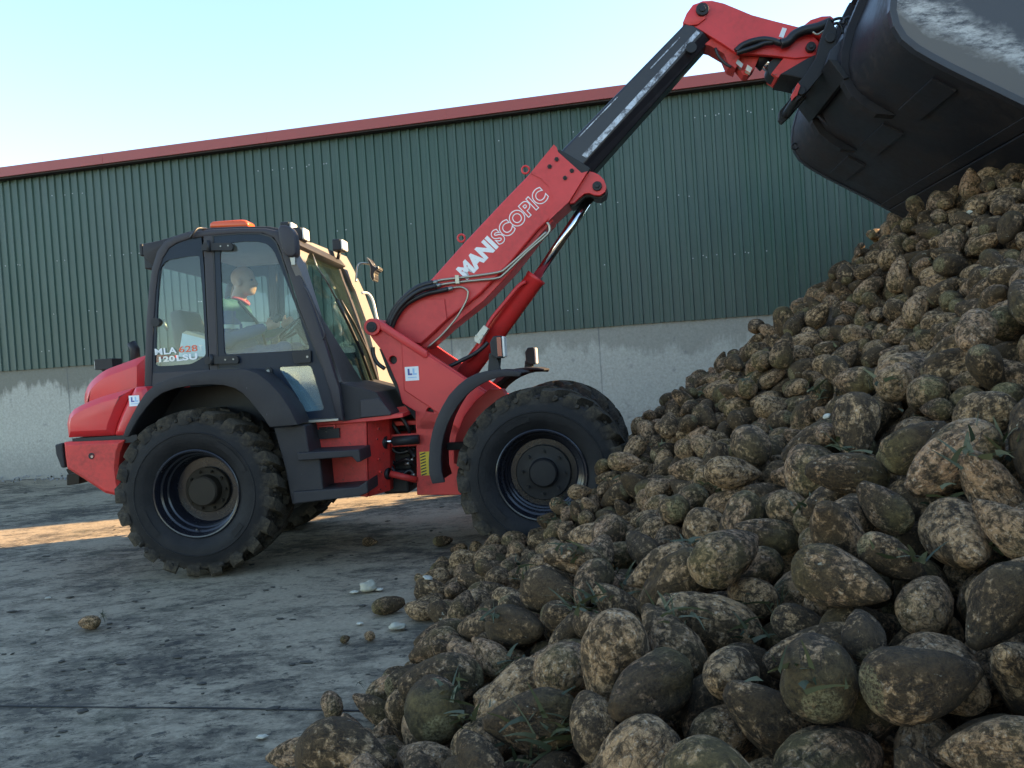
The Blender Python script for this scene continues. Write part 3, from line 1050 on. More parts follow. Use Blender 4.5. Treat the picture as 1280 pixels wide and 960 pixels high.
# windows and doors (both sides of the cab)
dout = [(265.5, 294), (300, 291.5), (324, 291.5), (338, 295.5), (345, 303), (351, 318), (372, 384), (392, 432), (405, 462), (414, 490), (421.5, 523), (379, 525), (365, 498), (350, 482), (332, 470.5), (310, 463), (290, 460.5), (272, 461.5)]
dup_ = [(275.5, 318), (278, 308), (288, 304), (305, 302), (322, 302), (335, 305.5), (343, 314), (350, 331), (362, 361), (375, 396), (388, 437), (340, 440), (281, 443)]
dlo = [(348, 459), (389, 457), (398, 485), (406, 512), (382, 515), (373, 497), (361, 478)]
qout = [(190, 467), (191, 440), (192.5, 400), (195.5, 358), (198, 341), (203.5, 323), (215, 308), (235, 299.5), (252.5, 296.5), (256, 340), (262, 463)]
qin = [(194.5, 458), (195, 440), (196.5, 400), (199.5, 350), (201.5, 334), (209, 325.5), (230, 321.5), (250, 319.5), (254, 370), (258, 445), (240, 455), (215, 457)]
YG = -0.775
for s in (1, -1):
    dr = empty('door', REAR.pt(*[0.4, s * 0.77, 1.2]), REAR.rot, MACH)
    bm = bmesh.new()
    tess_plate(bm, REAR, [RP(dout, YG), round_poly(RP(dup_, YG), 0.03), round_poly(RP(dlo, YG), 0.025)], s * (YG - 0.012), s * (YG + 0.006))
    part('door_frame', bm, M['frit'], dr)
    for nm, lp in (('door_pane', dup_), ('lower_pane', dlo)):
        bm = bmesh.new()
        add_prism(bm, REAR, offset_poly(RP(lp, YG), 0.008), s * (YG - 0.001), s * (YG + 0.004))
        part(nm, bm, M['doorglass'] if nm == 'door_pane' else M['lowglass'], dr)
    # rubber seal round the door
    bm = bmesh.new()
    o_ = RP(dout, YG - 0.02)
    tess_plate(bm, REAR, [offset_poly(o_, 0.004), offset_poly(o_, -0.007)], s * (YG - 0.018), s * (YG - 0.004))
    part('door_seal', bm, M['rubberhose'], dr)
    for (u0, v0, u1, v1) in ((252, 308.5, 291, 308), (256, 450.5, 298, 449.5)):
        bm = bmesh.new()
        x0, z0 = REAR.px(u0, v0, YA - 0.02); x1, z1 = REAR.px(u1, v1, YA - 0.02)
        P = [(x0, z0 - 0.030), (x1 - 0.01, z1 - 0.030), (x1, z1 - 0.015), (x1, z1 + 0.012), (x1 - 0.015, z1 + 0.030), (x0 + 0.02, z0 + 0.028), (x0, z0 + 0.012)]
        add_prism(bm, REAR, P, s * (YA - 0.024), s * (YG - 0.012))
        add_tube(bm, [REAR.pt(x0 + 0.06, s * (YA - 0.028), z0 - 0.045), REAR.pt(x0 + 0.06, s * (YA - 0.028), z0 + 0.045)], 0.014, 10)
        for f in (0.62, 0.86):
            add_disc(bm, REAR, x0 + (x1 - x0) * f, (z0 + z1) / 2, 0.0065, s * (YA - 0.030), s * (YA - 0.022), 8, 1)
        part('hinge', bm, [M['black'], M['steel']], dr)
    bm = bmesh.new()
    P = RP([(367, 440), (390.5, 438), (390.5, 453), (370, 454)], YG)
    add_prism(bm, REAR, round_poly(P, 0.012), s * (YG - 0.05), s * (YG - 0.012))
    X, Z = REAR.px(386.5, 446, YG)
    add_disc(bm, REAR, X, Z, 0.009, s * (YG - 0.056), s * (YG - 0.04), 10, 1)
    part('door_handle', bm, [M['black'], M['steel']], dr)
    bm = bmesh.new()
    X, Z = REAR.px(337, 464, YG)
    add_disc(bm, REAR, X, Z, 0.032, s * (YG - 0.03), s * (YG - 0.011), 18)
    add_disc(bm, REAR, X, Z, 0.014, s * (YG - 0.04), s * (YG - 0.02), 12, 1)
    part('door_lock', bm, [M['black'], M['steel']], dr)
    qw = empty('quarter_window', REAR.pt(-0.3, s * 0.77, 1.5), REAR.rot, MACH)
    bm = bmesh.new()
    tess_plate(bm, REAR, [RP(qout, YG), round_poly(RP(qin, YG), 0.03)], s * (YG - 0.012), s * (YG + 0.006))
    part('window_border', bm, M['frit'], qw)
    bm = bmesh.new()
    add_prism(bm, REAR, offset_poly(RP(qin, YG), 0.008), s * (YG - 0.001), s * (YG + 0.004))
    part('window_pane', bm, M['glass'], qw)
    bm = bmesh.new()
    X, Z = REAR.px(196, 403, YG)
    add_disc(bm, REAR, X, Z, 0.035, s * (YG - 0.03), s * (YG + 0.03), 16)
    add_tube(bm, [REAR.pt(X + 0.03, s * (YG + 0.04), Z + 0.02), REAR.pt(X + 0.06, s * (YG + 0.05), Z - 0.06)], 0.012, 8, 1)
    part('window_latch', bm, [M['black'], M['steel']], qw)

# lettering on the quarter window
def text_on(fr, s, u0, v0, u1, v1, Y, height, mat, name, parent, off=0.0, proud=0.0, stretch=True, label=None, shear=0.0, like=None):
    """Flat lettering whose baseline runs between two points of the plane Y."""
    x0, z0 = fr.px(u0, v0, Y); x1, z1 = fr.px(u1, v1, Y)
    cu = bpy.data.curves.new(name, 'FONT')
    cu.body = s
    cu.size = 1.0
    cu.shear = shear
    cu.offset = off
    cu.extrude = 0.004
    cu.space_character = 1.06
    o = link(bpy.data.objects.new(name, cu))
    bpy.context.view_layer.update()
    bb = [Vector(c) for c in o.bound_box]
    if like: bb = like
    w = max(c.x for c in bb) - min(c.x for c in bb); h = max(c.y for c in bb) - min(c.y for c in bb)
    L = math.hypot(x1 - x0, z1 - z0)
    a = math.atan2(z1 - z0, x1 - x0)
    d = fr.ex * math.cos(a) + Vector((0, 0, math.sin(a)))
    up = fr.ex * -math.sin(a) + Vector((0, 0, math.cos(a)))
    nrm = -fr.ey
    R3 = Matrix((d, up, nrm)).transposed().to_4x4()
    sx, sy = L / w, height / h
    base = fr.pt(x0, Y - proud, z0)
    mn = Vector((min(c.x for c in bb) * sx, min(c.y for c in bb) * sy, 0))
    o.matrix_basis = Matrix.Translation(base) @ R3 @ Matrix.Translation(-mn) @ Matrix.Diagonal((sx, sy, 0.25, 1))
    mb = o.matrix_basis.copy()
    me = bpy.data.meshes.new_from_object(o.evaluated_get(bpy.context.evaluated_depsgraph_get()))
    bpy.data.objects.remove(o)
    me.materials.clear()
    me.materials.append(mat)
    for pl in me.polygons:
        pl.material_index = 0
    o = link(bpy.data.objects.new(name, me))
    o.matrix_basis = mb
    o.parent = parent
    o.matrix_parent_inverse = world_of(parent).inverted()
    if label: o['label'] = label
    return bb
YT = YG - 0.013
text_on(REAR, 'MLA', 194, 444, 221, 441.5, YT, 0.052, M['white'], 'model_lettering', MACH, 0.02)
text_on(REAR, '628', 224, 441, 247, 439, YT, 0.052, M['orange'], 'model_lettering', MACH, 0.012)
text_on(REAR, 'T', 249, 438.5, 254, 438, YT, 0.045, M['lens'], 'model_lettering', MACH, 0.0)
text_on(REAR, 'LSU', 221, 451.5, 247, 449, YT, 0.050, M['white'], 'model_lettering', MACH, 0.035)
text_on(REAR, '120', 199, 453, 219, 451.5, YT, 0.046, M['lens'], 'model_lettering', MACH, 0.045)

# roof
bm = bmesh.new()
roof = RP([(177.5, 304.5), (195, 301), (210, 297), (235, 289), (262, 284.5), (300, 282.5), (335, 282.5), (352, 286), (366, 296), (374, 306), (360, 312), (340, 297), (262, 298), (214, 306), (197, 334), (188, 330), (178, 319)], -0.74)
add_prism(bm, REAR, roof, -0.735, 0.78)
part('roof', bm, M['plastic'], bev=0.012, smooth=True)
bm = bmesh.new()
X, Z = REAR.px(186, 327, -0.7)
add_box(bm, REAR, X - 0.03, X + 0.06, -0.72, -0.6, Z - 0.06, Z + 0.05)
part('roof_lamp', bm, M['black'], bev=0.006)
bm = bmesh.new()
X, Z = REAR.px(178.5, 312, -0.7)
add_box(bm, REAR, X - 0.03, X + 0.0, -0.70, -0.35, Z - 0.05, Z + 0.05)
part('roof_lamp', bm, M['black'], bev=0.008)
# cable arching over the roof edge
bm = bmesh.new()
add_tube(bm, catmull([rpt(238, 297, -0.82), rpt(242, 291, -0.83), rpt(247, 285.5, -0.80), rpt(254, 285.5, -0.74), rpt(258, 286, -0.6)], 5), 0.010, 8)
part('aerial_cable', bm, M['rubberhose'])
bm = bmesh.new()
add_prism(bm, REAR, smooth_poly(RP([(346, 281), (360, 281.5), (367, 288), (369.5, 305), (370, 320.5), (356, 321), (349, 303)], -0.86), 1), -0.86, -0.73)
part('corner_trim', bm, M['frame'], bev=0.02, smooth=True, seg=3)
bm = bmesh.new()
add_prism(bm, REAR, RP([(363, 322), (369.5, 321.5), (370, 332), (365.5, 332)], -0.82), -0.84, -0.79)
part('catch_plate', bm, M['steel'], bev=0.004)
# beacon
bm = bmesh.new()
bc = RP([(261.5, 284.5), (262, 278.5), (266, 276.5), (300, 274.3), (307, 274.8), (310.5, 279), (310.5, 283.5)], -0.44)
add_prism(bm, REAR, bc, -0.44, -0.26)
part('beacon', bm, M['orange'], bev=0.018, smooth=True, seg=3)

# front screen plane: leans back along the front pillars
A0 = REAR.px(367, 318, -0.76); A1 = REAR.px(425, 490, -0.76)
sd_ = Vector((A1[0] - A0[0], A1[1] - A0[1])).normalized()
SN = (REAR.ex * -sd_.y + Vector((0, 0, sd_.x)))
if SN.dot(REAR.ex) < 0: SN = -SN
SP0 = REAR.pt(A0[0], 0, A0[1])
def scr(u, v, off=0.0):
    r = ray(u, v)
    t = (SP0 + SN * off - CAM).dot(SN) / r.dot(SN)
    p = CAM + r * t - SP0
    return p.dot(REAR.ey), p.dot(REAR.ex * sd_.x + Vector((0, 0, sd_.y)))
class ScreenFrame:
    def pt(self, a, n, b):
        return SP0 + REAR.ey * a + SN * n + (REAR.ex * sd_.x + Vector((0, 0, sd_.y))) * b
SC = ScreenFrame()
gl = [scr(*p) for p in ((379, 330), (383, 319), (391, 315.5), (420, 326), (430, 341), (442, 364), (455, 400), (464, 435), (472, 477), (450, 478), (424, 478), (396, 385))]
fo_ = [scr(*p) for p in ((368, 330), (369, 304), (374, 302), (388, 304.5), (431, 321.5), (440, 338), (453, 366), (466, 402), (480, 440), (504, 502), (470, 492), (428, 484), (392, 385))]
ws = empty('windscreen', SC.pt(0, 0, 0.5), REAR.rot, MACH)
bm = bmesh.new()
tess_plate(bm, SC, [fo_, gl], -0.03, 0.02)
part('screen_frame', bm, M['screenframe'], ws, label='pale sunlit windscreen frame')
bm = bmesh.new()
add_prism(bm, SC, offset_poly(gl, 0.01), -0.006, 0.0)
part('screen_pane', bm, M['screenglass'], ws)
# wiper: slim bright arm, then a thick black blade
bm = bmesh.new()
P = lambda u, v, n: SC.pt(scr(u, v, n)[0], n, scr(u, v, n)[1])
add_tube(bm, [P(389.5, 315, 0.03), P(397, 335, 0.04), P(409, 353, 0.045), P(422, 377, 0.035)], 0.007, 8, 1)
add_tube(bm, [P(421, 375, 0.035), P(436, 405, 0.03), P(452, 440, 0.03), P(470, 490, 0.03)], 0.016, 8)
add_tube(bm, [P(426, 375, 0.03), P(443, 405, 0.025), P(460, 440, 0.02), P(473, 480, 0.02)], 0.011, 8)
part('wiper', bm, [M['rubberhose'], M['steel']], ws)
# scuttle below the screen
bm = bmesh.new()
s0 = RP([(424, 478), (470, 490), (489, 517), (489, 519), (452, 523), (428, 527)], -0.70)
add_prism(bm, REAR, s0, -0.70, 0.70)
part('scuttle', bm, M['plastic'], bev=0.012)
bm = bmesh.new()
add_prism(bm, REAR, RP([(450, 500), (473, 497.5), (489, 516), (488, 519), (451, 522)], -0.715), -0.715, -0.69)
part('scuttle_panel', bm, M['frame'], bev=0.005)
# thin grab rail on the near pillar
bm = bmesh.new()
add_tube(bm, catmull([rpt(381, 358, -0.84), rpt(386, 366, -0.87), rpt(398, 395, -0.87), rpt(406, 418, -0.87), rpt(404, 424, -0.84)], 5), 0.009, 8)
part('grab_rail', bm, M['frame'])

# roof work lamps
def work_lamp(u, v, Y, w=0.17, h=0.12, yaw=0.0):
    X, Z = REAR.px(u, v, Y)
    e = empty('work_lamp', REAR.pt(X, Y, Z), REAR.rot, MACH)
    bm = bmesh.new()
    add_box(bm, REAR, X - 0.05, X + 0.03, Y - w / 2, Y + w / 2, Z - h / 2, Z + h / 2)
    bevel(bm, 0.012)
    add_tube(bm, [REAR.pt(X - 0.01, Y, Z - h / 2), REAR.pt(X - 0.03, Y, Z - h / 2 - 0.07)], 0.016, 8)
    part('lamp_housing', bm, M['black'], e)
    bm = bmesh.new()
    add_box(bm, REAR, X + 0.030, X + 0.055, Y - w / 2 + 0.006, Y + w / 2 - 0.006, Z - h / 2 + 0.006, Z + h / 2 - 0.006)
    part('lamp_lens', bm, M['lens'], e, bev=0.012)
work_lamp(361, 287, -0.42, 0.16, 0.11)
work_lamp(376, 294, -0.48, 0.16, 0.11)
work_lamp(425, 307.5, 0.55, 0.20, 0.11)

# mirror on the far front pillar
bm = bmesh.new()
Ym = 0.95
add_tube(bm, catmull([rpt(445, 352, 0.80), rpt(446, 340, 0.84), rpt(448, 331, 0.88), rpt(455, 329, 0.92), rpt(468, 331, Ym)], 5), 0.012, 8, 0)
add_prism(bm, REAR, smooth_poly(RP([(460, 322), (464, 325), (471, 336), (475, 333), (476.5, 338), (470, 341), (471, 350), (468, 353), (465, 345), (466, 336)], Ym), 1), Ym - 0.10, Ym + 0.10, 1)
part('mirror', bm, [M['zinc'], M['plastic']], bev=0.004)
bm = bmesh.new()
add_tube(bm, catmull([rpt(452, 366, 0.80), rpt(460, 367, 0.85), rpt(466, 376, 0.86), rpt(471, 397, 0.82), rpt(474, 402, 0.78)], 5), 0.014, 8)
part('grab_rail', bm, M['lens'])

# cab interior
xa, xb = REAR.px(190, 470, -0.78)[0], REAR.px(425, 500, -0.78)[0]
bm = bmesh.new()
add_box(bm, REAR, xa - 0.02, xb - 0.05, -0.69, 0.69, 0.98, 1.06)
part('cab_floor', bm, M['black'])
bm = bmesh.new()
# rear wall of the cab below the rear window, and headlining
add_box(bm, REAR, xa - 0.02, xa + 0.02, -0.70, 0.70, REAR.px(200, 472, -0.7)[1], REAR.px(210, 452, -0.7)[1])
add_box(bm, REAR, xa + 0.021, REAR.px(258, 446, -0.5)[0], -0.66, 0.66, REAR.px(240, 446.3, -0.5)[1] - 0.09, REAR.px(240, 446.3, -0.5)[1] - 0.003)
part('rear_panel', bm, M['innertrim'], bev=0.01)
bm = bmesh.new()
zr = REAR.px(300, 297, -0.74)[1]
add_box(bm, REAR, xa + 0.12, REAR.px(345, 300, -0.74)[0], -0.70, 0.70, zr - 0.03, zr - 0.005)
part('headlining', bm, M['innertrim'])
bm = bmesh.new()
XS, ZS = REAR.px(287, 452, -0.12)
seat_pts = [(XS - 0.28, ZS - 0.10), (XS + 0.24, ZS - 0.06), (XS + 0.26, ZS - 0.12), (XS + 0.22, ZS - 0.20), (XS - 0.28, ZS - 0.22)]
add_prism(bm, REAR, seat_pts, -0.36, 0.12)
part('seat', bm, M['seat'], bev=0.03, smooth=True, seg=3)
bm = bmesh.new()
add_prism(bm, REAR, [(XS - 0.26, ZS - 0.09), (XS - 0.20, ZS + 0.06), (XS - 0.27, ZS + 0.30), (XS - 0.33, ZS + 0.48), (XS - 0.42, ZS + 0.46), (XS - 0.40, ZS + 0.2), (XS - 0.34, ZS - 0.12)], -0.34, 0.10)
part('seat_back', bm, M['seat'], bev=0.03, smooth=True, seg=3)
# wheel and column
Xw, Zw = REAR.px(374, 407, -0.1)
bm = bmesh.new()
axis = Vector((0.55, 0, -0.83)).normalized()
wc = Vector((Xw, -0.12, Zw))
u1 = Vector((0, 1, 0)); u2 = axis.cross(u1)
ringp = [REAR.pt(*(wc + (u1 * math.cos(a) + u2 * math.sin(a)) * 0.19)) for a in (2 * math.pi * k / 28 for k in range(29))]
add_tube(bm, ringp, 0.015, 8)
for a in (0.5, 2.6, 4.7):
    add_tube(bm, [REAR.pt(*wc), REAR.pt(*(wc + (u1 * math.cos(a) + u2 * math.sin(a)) * 0.185))], 0.011, 6)
add_tube(bm, [REAR.pt(*(wc - axis * 0.01)), REAR.pt(*(wc + axis * 0.55))], [0.05, 0.06], 12)
part('steering_wheel', bm, M['rubberhose'])
bm = bmesh.new()
add_prism(bm, REAR, RP([(398, 432), (424, 452), (428, 505), (402, 505), (392, 470)], 0), -0.5, 0.5)
part('dashboard', bm, M['black'], bev=0.02)

# ---------------------------------------------------------------- articulation joint
bm = bmesh.new()
def fbox(u0, v0, u1, v1, Y, y0, y1, mi=0, fr=FRONT):
    xa_, za_ = fr.px(u0, v0, Y); xb_, zb_ = fr.px(u1, v1, Y)
    add_box(bm, fr, min(xa_, xb_), max(xa_, xb_), y0, y1, min(za_, zb_), max(za_, zb_), mi)
fbox(492, 558, 519, 606, -0.12, -0.20, 0.30)
fbox(486, 585, 519, 612, -0.1, -0.3, 0.3)
fbox(470, 516, 520, 544, 0.1, 0.02, 0.34)
part('articulation_joint', bm, M['black'], bev=0.02)
for (a, b, c, d_, y) in ((484, 543.5, 537, 547.5, -0.36), (480, 553, 537, 556.5, -0.36), (496, 509, 522, 515, -0.34), (484, 527.5, 520, 531, -0.30)):
    bm = bmesh.new()
    fbox(a, b, c, d_, y, y, -y)
    part('joint_plate', bm, M['red_dirty'], bev=0.004)
bm = bmesh.new()
add_tube(bm, [fpt(476, 553, -0.46), fpt(484, 553, -0.46)], 0.055, 14, 0)
add_tube(bm, [fpt(478, 552, -0.47), fpt(492, 551.5, -0.47)], 0.017, 12, 1)
add_tube(bm, [fpt(491, 551.5, -0.46), fpt(524, 549, -0.44)], 0.040, 14, 0)
part('steering_cylinder', bm, [M['black'], M['chrome'], M['red_dirty']])
bm = bmesh.new()
add_tube(bm, [fpt(481, 592, -0.45), fpt(487, 592, -0.45)], 0.05, 14, 0)
add_tube(bm, [fpt(487, 592, -0.45), fpt(521, 600, -0.40)], 0.028, 12, 2)
part('steering_cylinder', bm, [M['black'], M['chrome'], M['red_dirty']])
rr_ = random.Random(5)
for pts in ([(482, 540), (490, 560), (500, 566), (520, 560)], [(484, 566), (494, 580), (508, 574), (520, 582)], [(485, 520), (494, 535), (506, 552), (519, 572)], [(483, 575), (498, 594), (512, 588), (520, 596)], [(490, 515), (500, 520), (510, 535), (513, 548)]):
    bm = bmesh.new()
    add_tube(bm, catmull([fpt(u, v, -0.33 + rr_.uniform(-0.05, 0.05)) for u, v in pts], 6), 0.017, 8)
    part('joint_hose', bm, M['rubberhose'])
for u, v in ((514, 575), (516, 594), (509, 580)):
    bm = bmesh.new()
    add_tube(bm, [fpt(u - 2, v, -0.36), fpt(u + 3, v - 1, -0.37)], 0.014, 6)
    part('hose_coupling', bm, M['steel'])

# ---------------------------------------------------------------- front chassis and tower
bm = bmesh.new()
low = FP([(519.5, 512), (570, 520), (640, 520), (700, 520), (740, 560), (740, 612), (640, 618), (521, 619)], -0.40)
add_prism(bm, FRONT, low, -0.40, 0.40)
part('front_chassis', bm, M['red_dirty'], bev=0.008)
tower = [(458.5, 413), (459, 405), (463, 399), (470, 398), (478, 402), (490, 410.5), (512, 425), (535, 441), (558, 456), (580, 470.5), (612, 492), (640, 512), (640, 560), (600, 560), (560, 540), (519.5, 536), (519.5, 514), (503, 504), (497, 481), (487, 458), (477, 438), (466, 424)]
def hole(u, v, rp, Y):
    X, Z = FRONT.px(u, v, Y)
    return circle(X, Z, rp / FPX * 6.9, 18)
YTW = -0.40
for s in (1, -1):
    bm = bmesh.new()
    tess_plate(bm, FRONT, [FP(tower, YTW), hole(491, 450, 5.3, YTW), hole(537.5, 514, 4.6, YTW)], s * (YTW + 0.0), s * (YTW + 0.055))
    bevel(bm, 0.005, 2, 40)
    part('tower_plate', bm, M['red'])
bm = bmesh.new()
add_prism(bm, FRONT, FP([(501, 420.5), (535, 444), (580, 473), (612, 495), (636, 515), (636, 556), (600, 552), (573, 536), (536, 508.5), (505, 488)], YTW - 0.02), YTW - 0.022, YTW - 0.001)
X, Z = FRONT.px(537.5, 514, YTW)
part('tower_stiffener', bm, M['red'], bev=0.008)
bm = bmesh.new()
add_prism(bm, FRONT, FP([(466, 402), (474, 400), (505, 419), (534, 438.5), (535, 446), (531, 448), (500, 428), (470, 408)], YTW - 0.03), YTW - 0.042, YTW - 0.001)
part('tower_rib', bm, M['red'], bev=0.010, smooth=True)
bm = bmesh.new()
X, Z = FRONT.px(467, 409, YTW)
add_disc(bm, FRONT, X, Z, 0.072, YTW - 0.05, -YTW + 0.05, 28)
part('tower_boss', bm, M['red'], bev=0.006)
bm = bmesh.new()
add_disc(bm, FRONT, X, Z, 0.045, YTW - 0.068, -YTW + 0.068, 24, 0)
add_disc(bm, FRONT, X, Z, 0.030, YTW - 0.074, YTW - 0.06, 6, 0)
part('boom_pivot_pin', bm, M['black'], bev=0.004)
bm = bmesh.new()
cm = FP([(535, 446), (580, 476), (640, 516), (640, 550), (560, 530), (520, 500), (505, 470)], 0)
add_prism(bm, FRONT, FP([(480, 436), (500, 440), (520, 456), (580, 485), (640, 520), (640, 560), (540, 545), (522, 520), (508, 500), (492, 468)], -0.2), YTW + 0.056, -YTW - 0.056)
part('tower_shade_core', bm, M['black'])  # black core between the plates, extended so their holes look shaded
decal(FRONT, 515, 467, YTW - 0.022, 0.118, 0.118)
# striped warning plate
bm = bmesh.new()
wp = FP([(524.5, 565), (536.5, 565), (536.5, 594), (524.5, 594)], -0.402)
(x0, z1), (x1, z0) = wp[0], wp[2]
add_box(bm, FRONT, x0, x1 + 0.05, -0.405, -0.4005, z0, z1, 0)
nst = 8
for i in range(nst):
    zc = z0 + (z1 - z0) * (i + 0.3) / nst
    hs = (z1 - z0) / nst * 0.42
    w_ = x1 - x0
    vs = [bm.verts.new(FRONT.pt(xx, -0.4062, zz)) for xx, zz in ((x0 + 0.004, zc - 0.01), (x0 + w_ * 0.72, zc + hs * 1.3 - 0.01), (x0 + w_ * 0.72, zc + hs * 2.3 - 0.01), (x0 + 0.004, zc + hs - 0.01))]
    bm.faces.new(vs).material_index = 1
part('warning_plate', bm, [M['yellow'], M['black']])

# front fenders
g_out = [(652, 465), (640, 462.5), (622, 462), (606, 464), (594, 467.5), (583, 473), (572, 482), (561, 494), (552, 509), (545, 524), (540, 540), (537, 555), (535.5, 575), (536, 592), (540, 605)]
g_in = [(650, 471), (640, 470.5), (628, 471), (616, 474), (604, 479), (594, 485), (583, 494), (573, 506), (565, 519), (559, 531), (555, 543), (552, 558), (551, 575), (552, 590), (556, 603)]
YQ = -1.13
go, gi = FP(g_out, YQ), FP(g_in, YQ)
for s in (1, -1):
    bm = bmesh.new()
    n = len(go)
    mid = [(a[0] * 0.55 + b[0] * 0.45, a[1] * 0.55 + b[1] * 0.45) for a, b in zip(go, gi)]
    A = [bm.verts.new(FRONT.pt(x, s * YQ, z)) for x, z in go]
    B = [bm.verts.new(FRONT.pt(x, s * YQ, z)) for x, z in gi]
    C_ = [bm.verts.new(FRONT.pt(x, s * (YQ + 0.03), z)) for x, z in gi]
    D = [bm.verts.new(FRONT.pt(x, s * (YQ + 0.045), z)) for x, z in mid]
    E = [bm.verts.new(FRONT.pt(x, s * -0.60, z)) for x, z in mid]
    F_ = [bm.verts.new(FRONT.pt(x, s * -0.60, z)) for x, z in go]
    for i in range(n - 1):
        for P_, Q_ in ((A, B), (B, C_), (C_, D), (D, E), (E, F_), (F_, A)):
            bm.faces.new((P_[i], P_[i + 1], Q_[i + 1], Q_[i]))
    for i in (0, n - 1):
        bm.faces.new((A[i], B[i], C_[i], D[i], E[i], F_[i]))
    part('front_fender', bm, M['plastic'], bev=0.008, smooth=True)
    # stay bracket behind the fender
    bm = bmesh.new()
    x_, z_ = FRONT.px(558, 560, -0.8)
    add_box(bm, FRONT, x_ - 0.02, x_ + 0.22, s * -0.62, s * -0.70, z_ - 0.03, z_ + 0.03)
    part('fender_stay', bm, M['black'], bev=0.005)
# red inner wing behind the wheel
for s in (1,):
    bm = bmesh.new()
    add_prism(bm, FRONT, FP([(567, 560), (570, 545), (580, 520), (593, 502), (611, 486.5), (628, 486.5), (636, 500), (640, 580), (567, 580)], -0.56), s * -0.56, s * -0.41)
    part('inner_wing', bm, M['red'], bev=0.006)

# lamps standing on the front fenders
def fender_lamp(u, v, Y, ub, vb):
    X, Z = FRONT.px(u, v, Y); Xb, Zb = FRONT.px(ub, vb, Y)
    e = empty('fender_lamp', FRONT.pt(Xb, Y, Zb), FRONT.rot, MACH)
    bm = bmesh.new()
    add_prism(bm, FRONT, [(X - 0.055, Z - 0.06), (X - 0.06, Z + 0.04), (X - 0.03, Z + 0.085), (X + 0.03, Z + 0.085), (X + 0.03, Z - 0.085), (X - 0.02, Z - 0.085)], Y - 0.07, Y + 0.07)
    bevel(bm, 0.008)
    part('lamp_housing', bm, M['black'], e)
    bm = bmesh.new()
    add_box(bm, FRONT, X + 0.031, X + 0.052, Y - 0.068, Y + 0.068, Z - 0.08, Z + 0.08)
    part('lamp_lens', bm, M['lens'], e, bev=0.012)
    bm = bmesh.new()
    add_prism(bm, FRONT, [(Xb - 0.055, Zb), (Xb + 0.045, Zb), (Xb + 0.02, Z - 0.05), (Xb - 0.035, Z - 0.04)], Y + 0.02, Y - 0.02)
    add_tube(bm, [FRONT.pt(Xb + 0.02, Y + 0.04, Zb), FRONT.pt(X, Y + 0.02, Z - 0.04)], 0.014, 8)
    part('lamp_bracket', bm, M['black'], e, bev=0.004)
    bm = bmesh.new()
    add_box(bm, FRONT, X - 0.004, X + 0.029, Y - 0.075, Y - 0.0702, Z - 0.07, Z + 0.075)
    if Y < 0:
        part('side_reflector', bm, M['redlens'], e, bev=0.0015)
    else:
        bm.free()
fender_lamp(624, 434, -0.95, 619, 463)
fender_lamp(665, 445, 0.95, 662, 466)

# ---------------------------------------------------------------- boom
YBM = -0.20
outer = [(496, 384), (520, 365), (540, 348), (576, 307.5), (630, 250), (660, 219), (692, 180.5), (696, 184.5), (697.5, 190), (727, 216.5), (735, 214), (711, 253), (690, 272), (672, 288), (637, 330), (600, 368), (559, 400), (541, 418), (526, 431), (508, 428), (487, 410), (484, 398)]
bm = bmesh.new()
add_prism(bm, FRONT, FP(outer, YBM), YBM, -YBM, inset=0.012)
# underside flange: the box section is deeper behind its near face
under = [(526, 431), (559, 400), (600, 368), (637, 330), (672, 288), (690, 272), (692, 276), (676, 293), (642, 337), (605, 376), (562, 410), (533, 436)]
add_prism(bm, FRONT, FP(under, YBM + 0.06), YBM + 0.05, -YBM - 0.05)
part('outer_boom', bm, M['red'], bev=0.006)
bm = bmesh.new()
add_prism(bm, FRONT, FP([(488, 405), (500, 388), (520, 374), (556, 373.5), (559, 399), (542, 415), (526, 429.5), (505, 425)], YBM), YBM - 0.014, YBM - 0.0005)
part('boom_root_plate', bm, M['red'], bev=0.005)
bm = bmesh.new()
add_prism(bm, FRONT, FP([(663, 217), (692.3, 181), (696, 184.5), (697.5, 190), (727, 216.5), (734.5, 214.5), (711, 252.5), (685, 277), (690.5, 262), (691, 246), (686, 233), (676, 223)], YBM), YBM - 0.011, YBM - 0.0005)
for u, v in ((696, 199.7), (687.2, 208.7), (715, 214), (706.4, 223)):
    X, Z = FRONT.px(u, v, YBM)
    add_disc(bm, FRONT, X, Z, 0.019, YBM - 0.026, YBM - 0.009, 6, 1)
    add_disc(bm, FRONT, X, Z, 0.010, YBM - 0.030, YBM - 0.02, 10, 2)
part('boom_head_plate', bm, [M['red'], M['black'], M['hub']], bev=None)
# lifting eyes on the top edge
for u, v in ((659, 216), (580, 300)):
    bm = bmesh.new()
    X, Z = FRONT.px(u, v, 0)
    ringp = [FRONT.pt(X + 0.032 * math.cos(a), -0.12, Z + 0.032 * math.sin(a)) for a in (2 * math.pi * k / 16 for k in range(17))]
    add_tube(bm, ringp, 0.009, 8)
    part('lifting_eye', bm, M['red'])
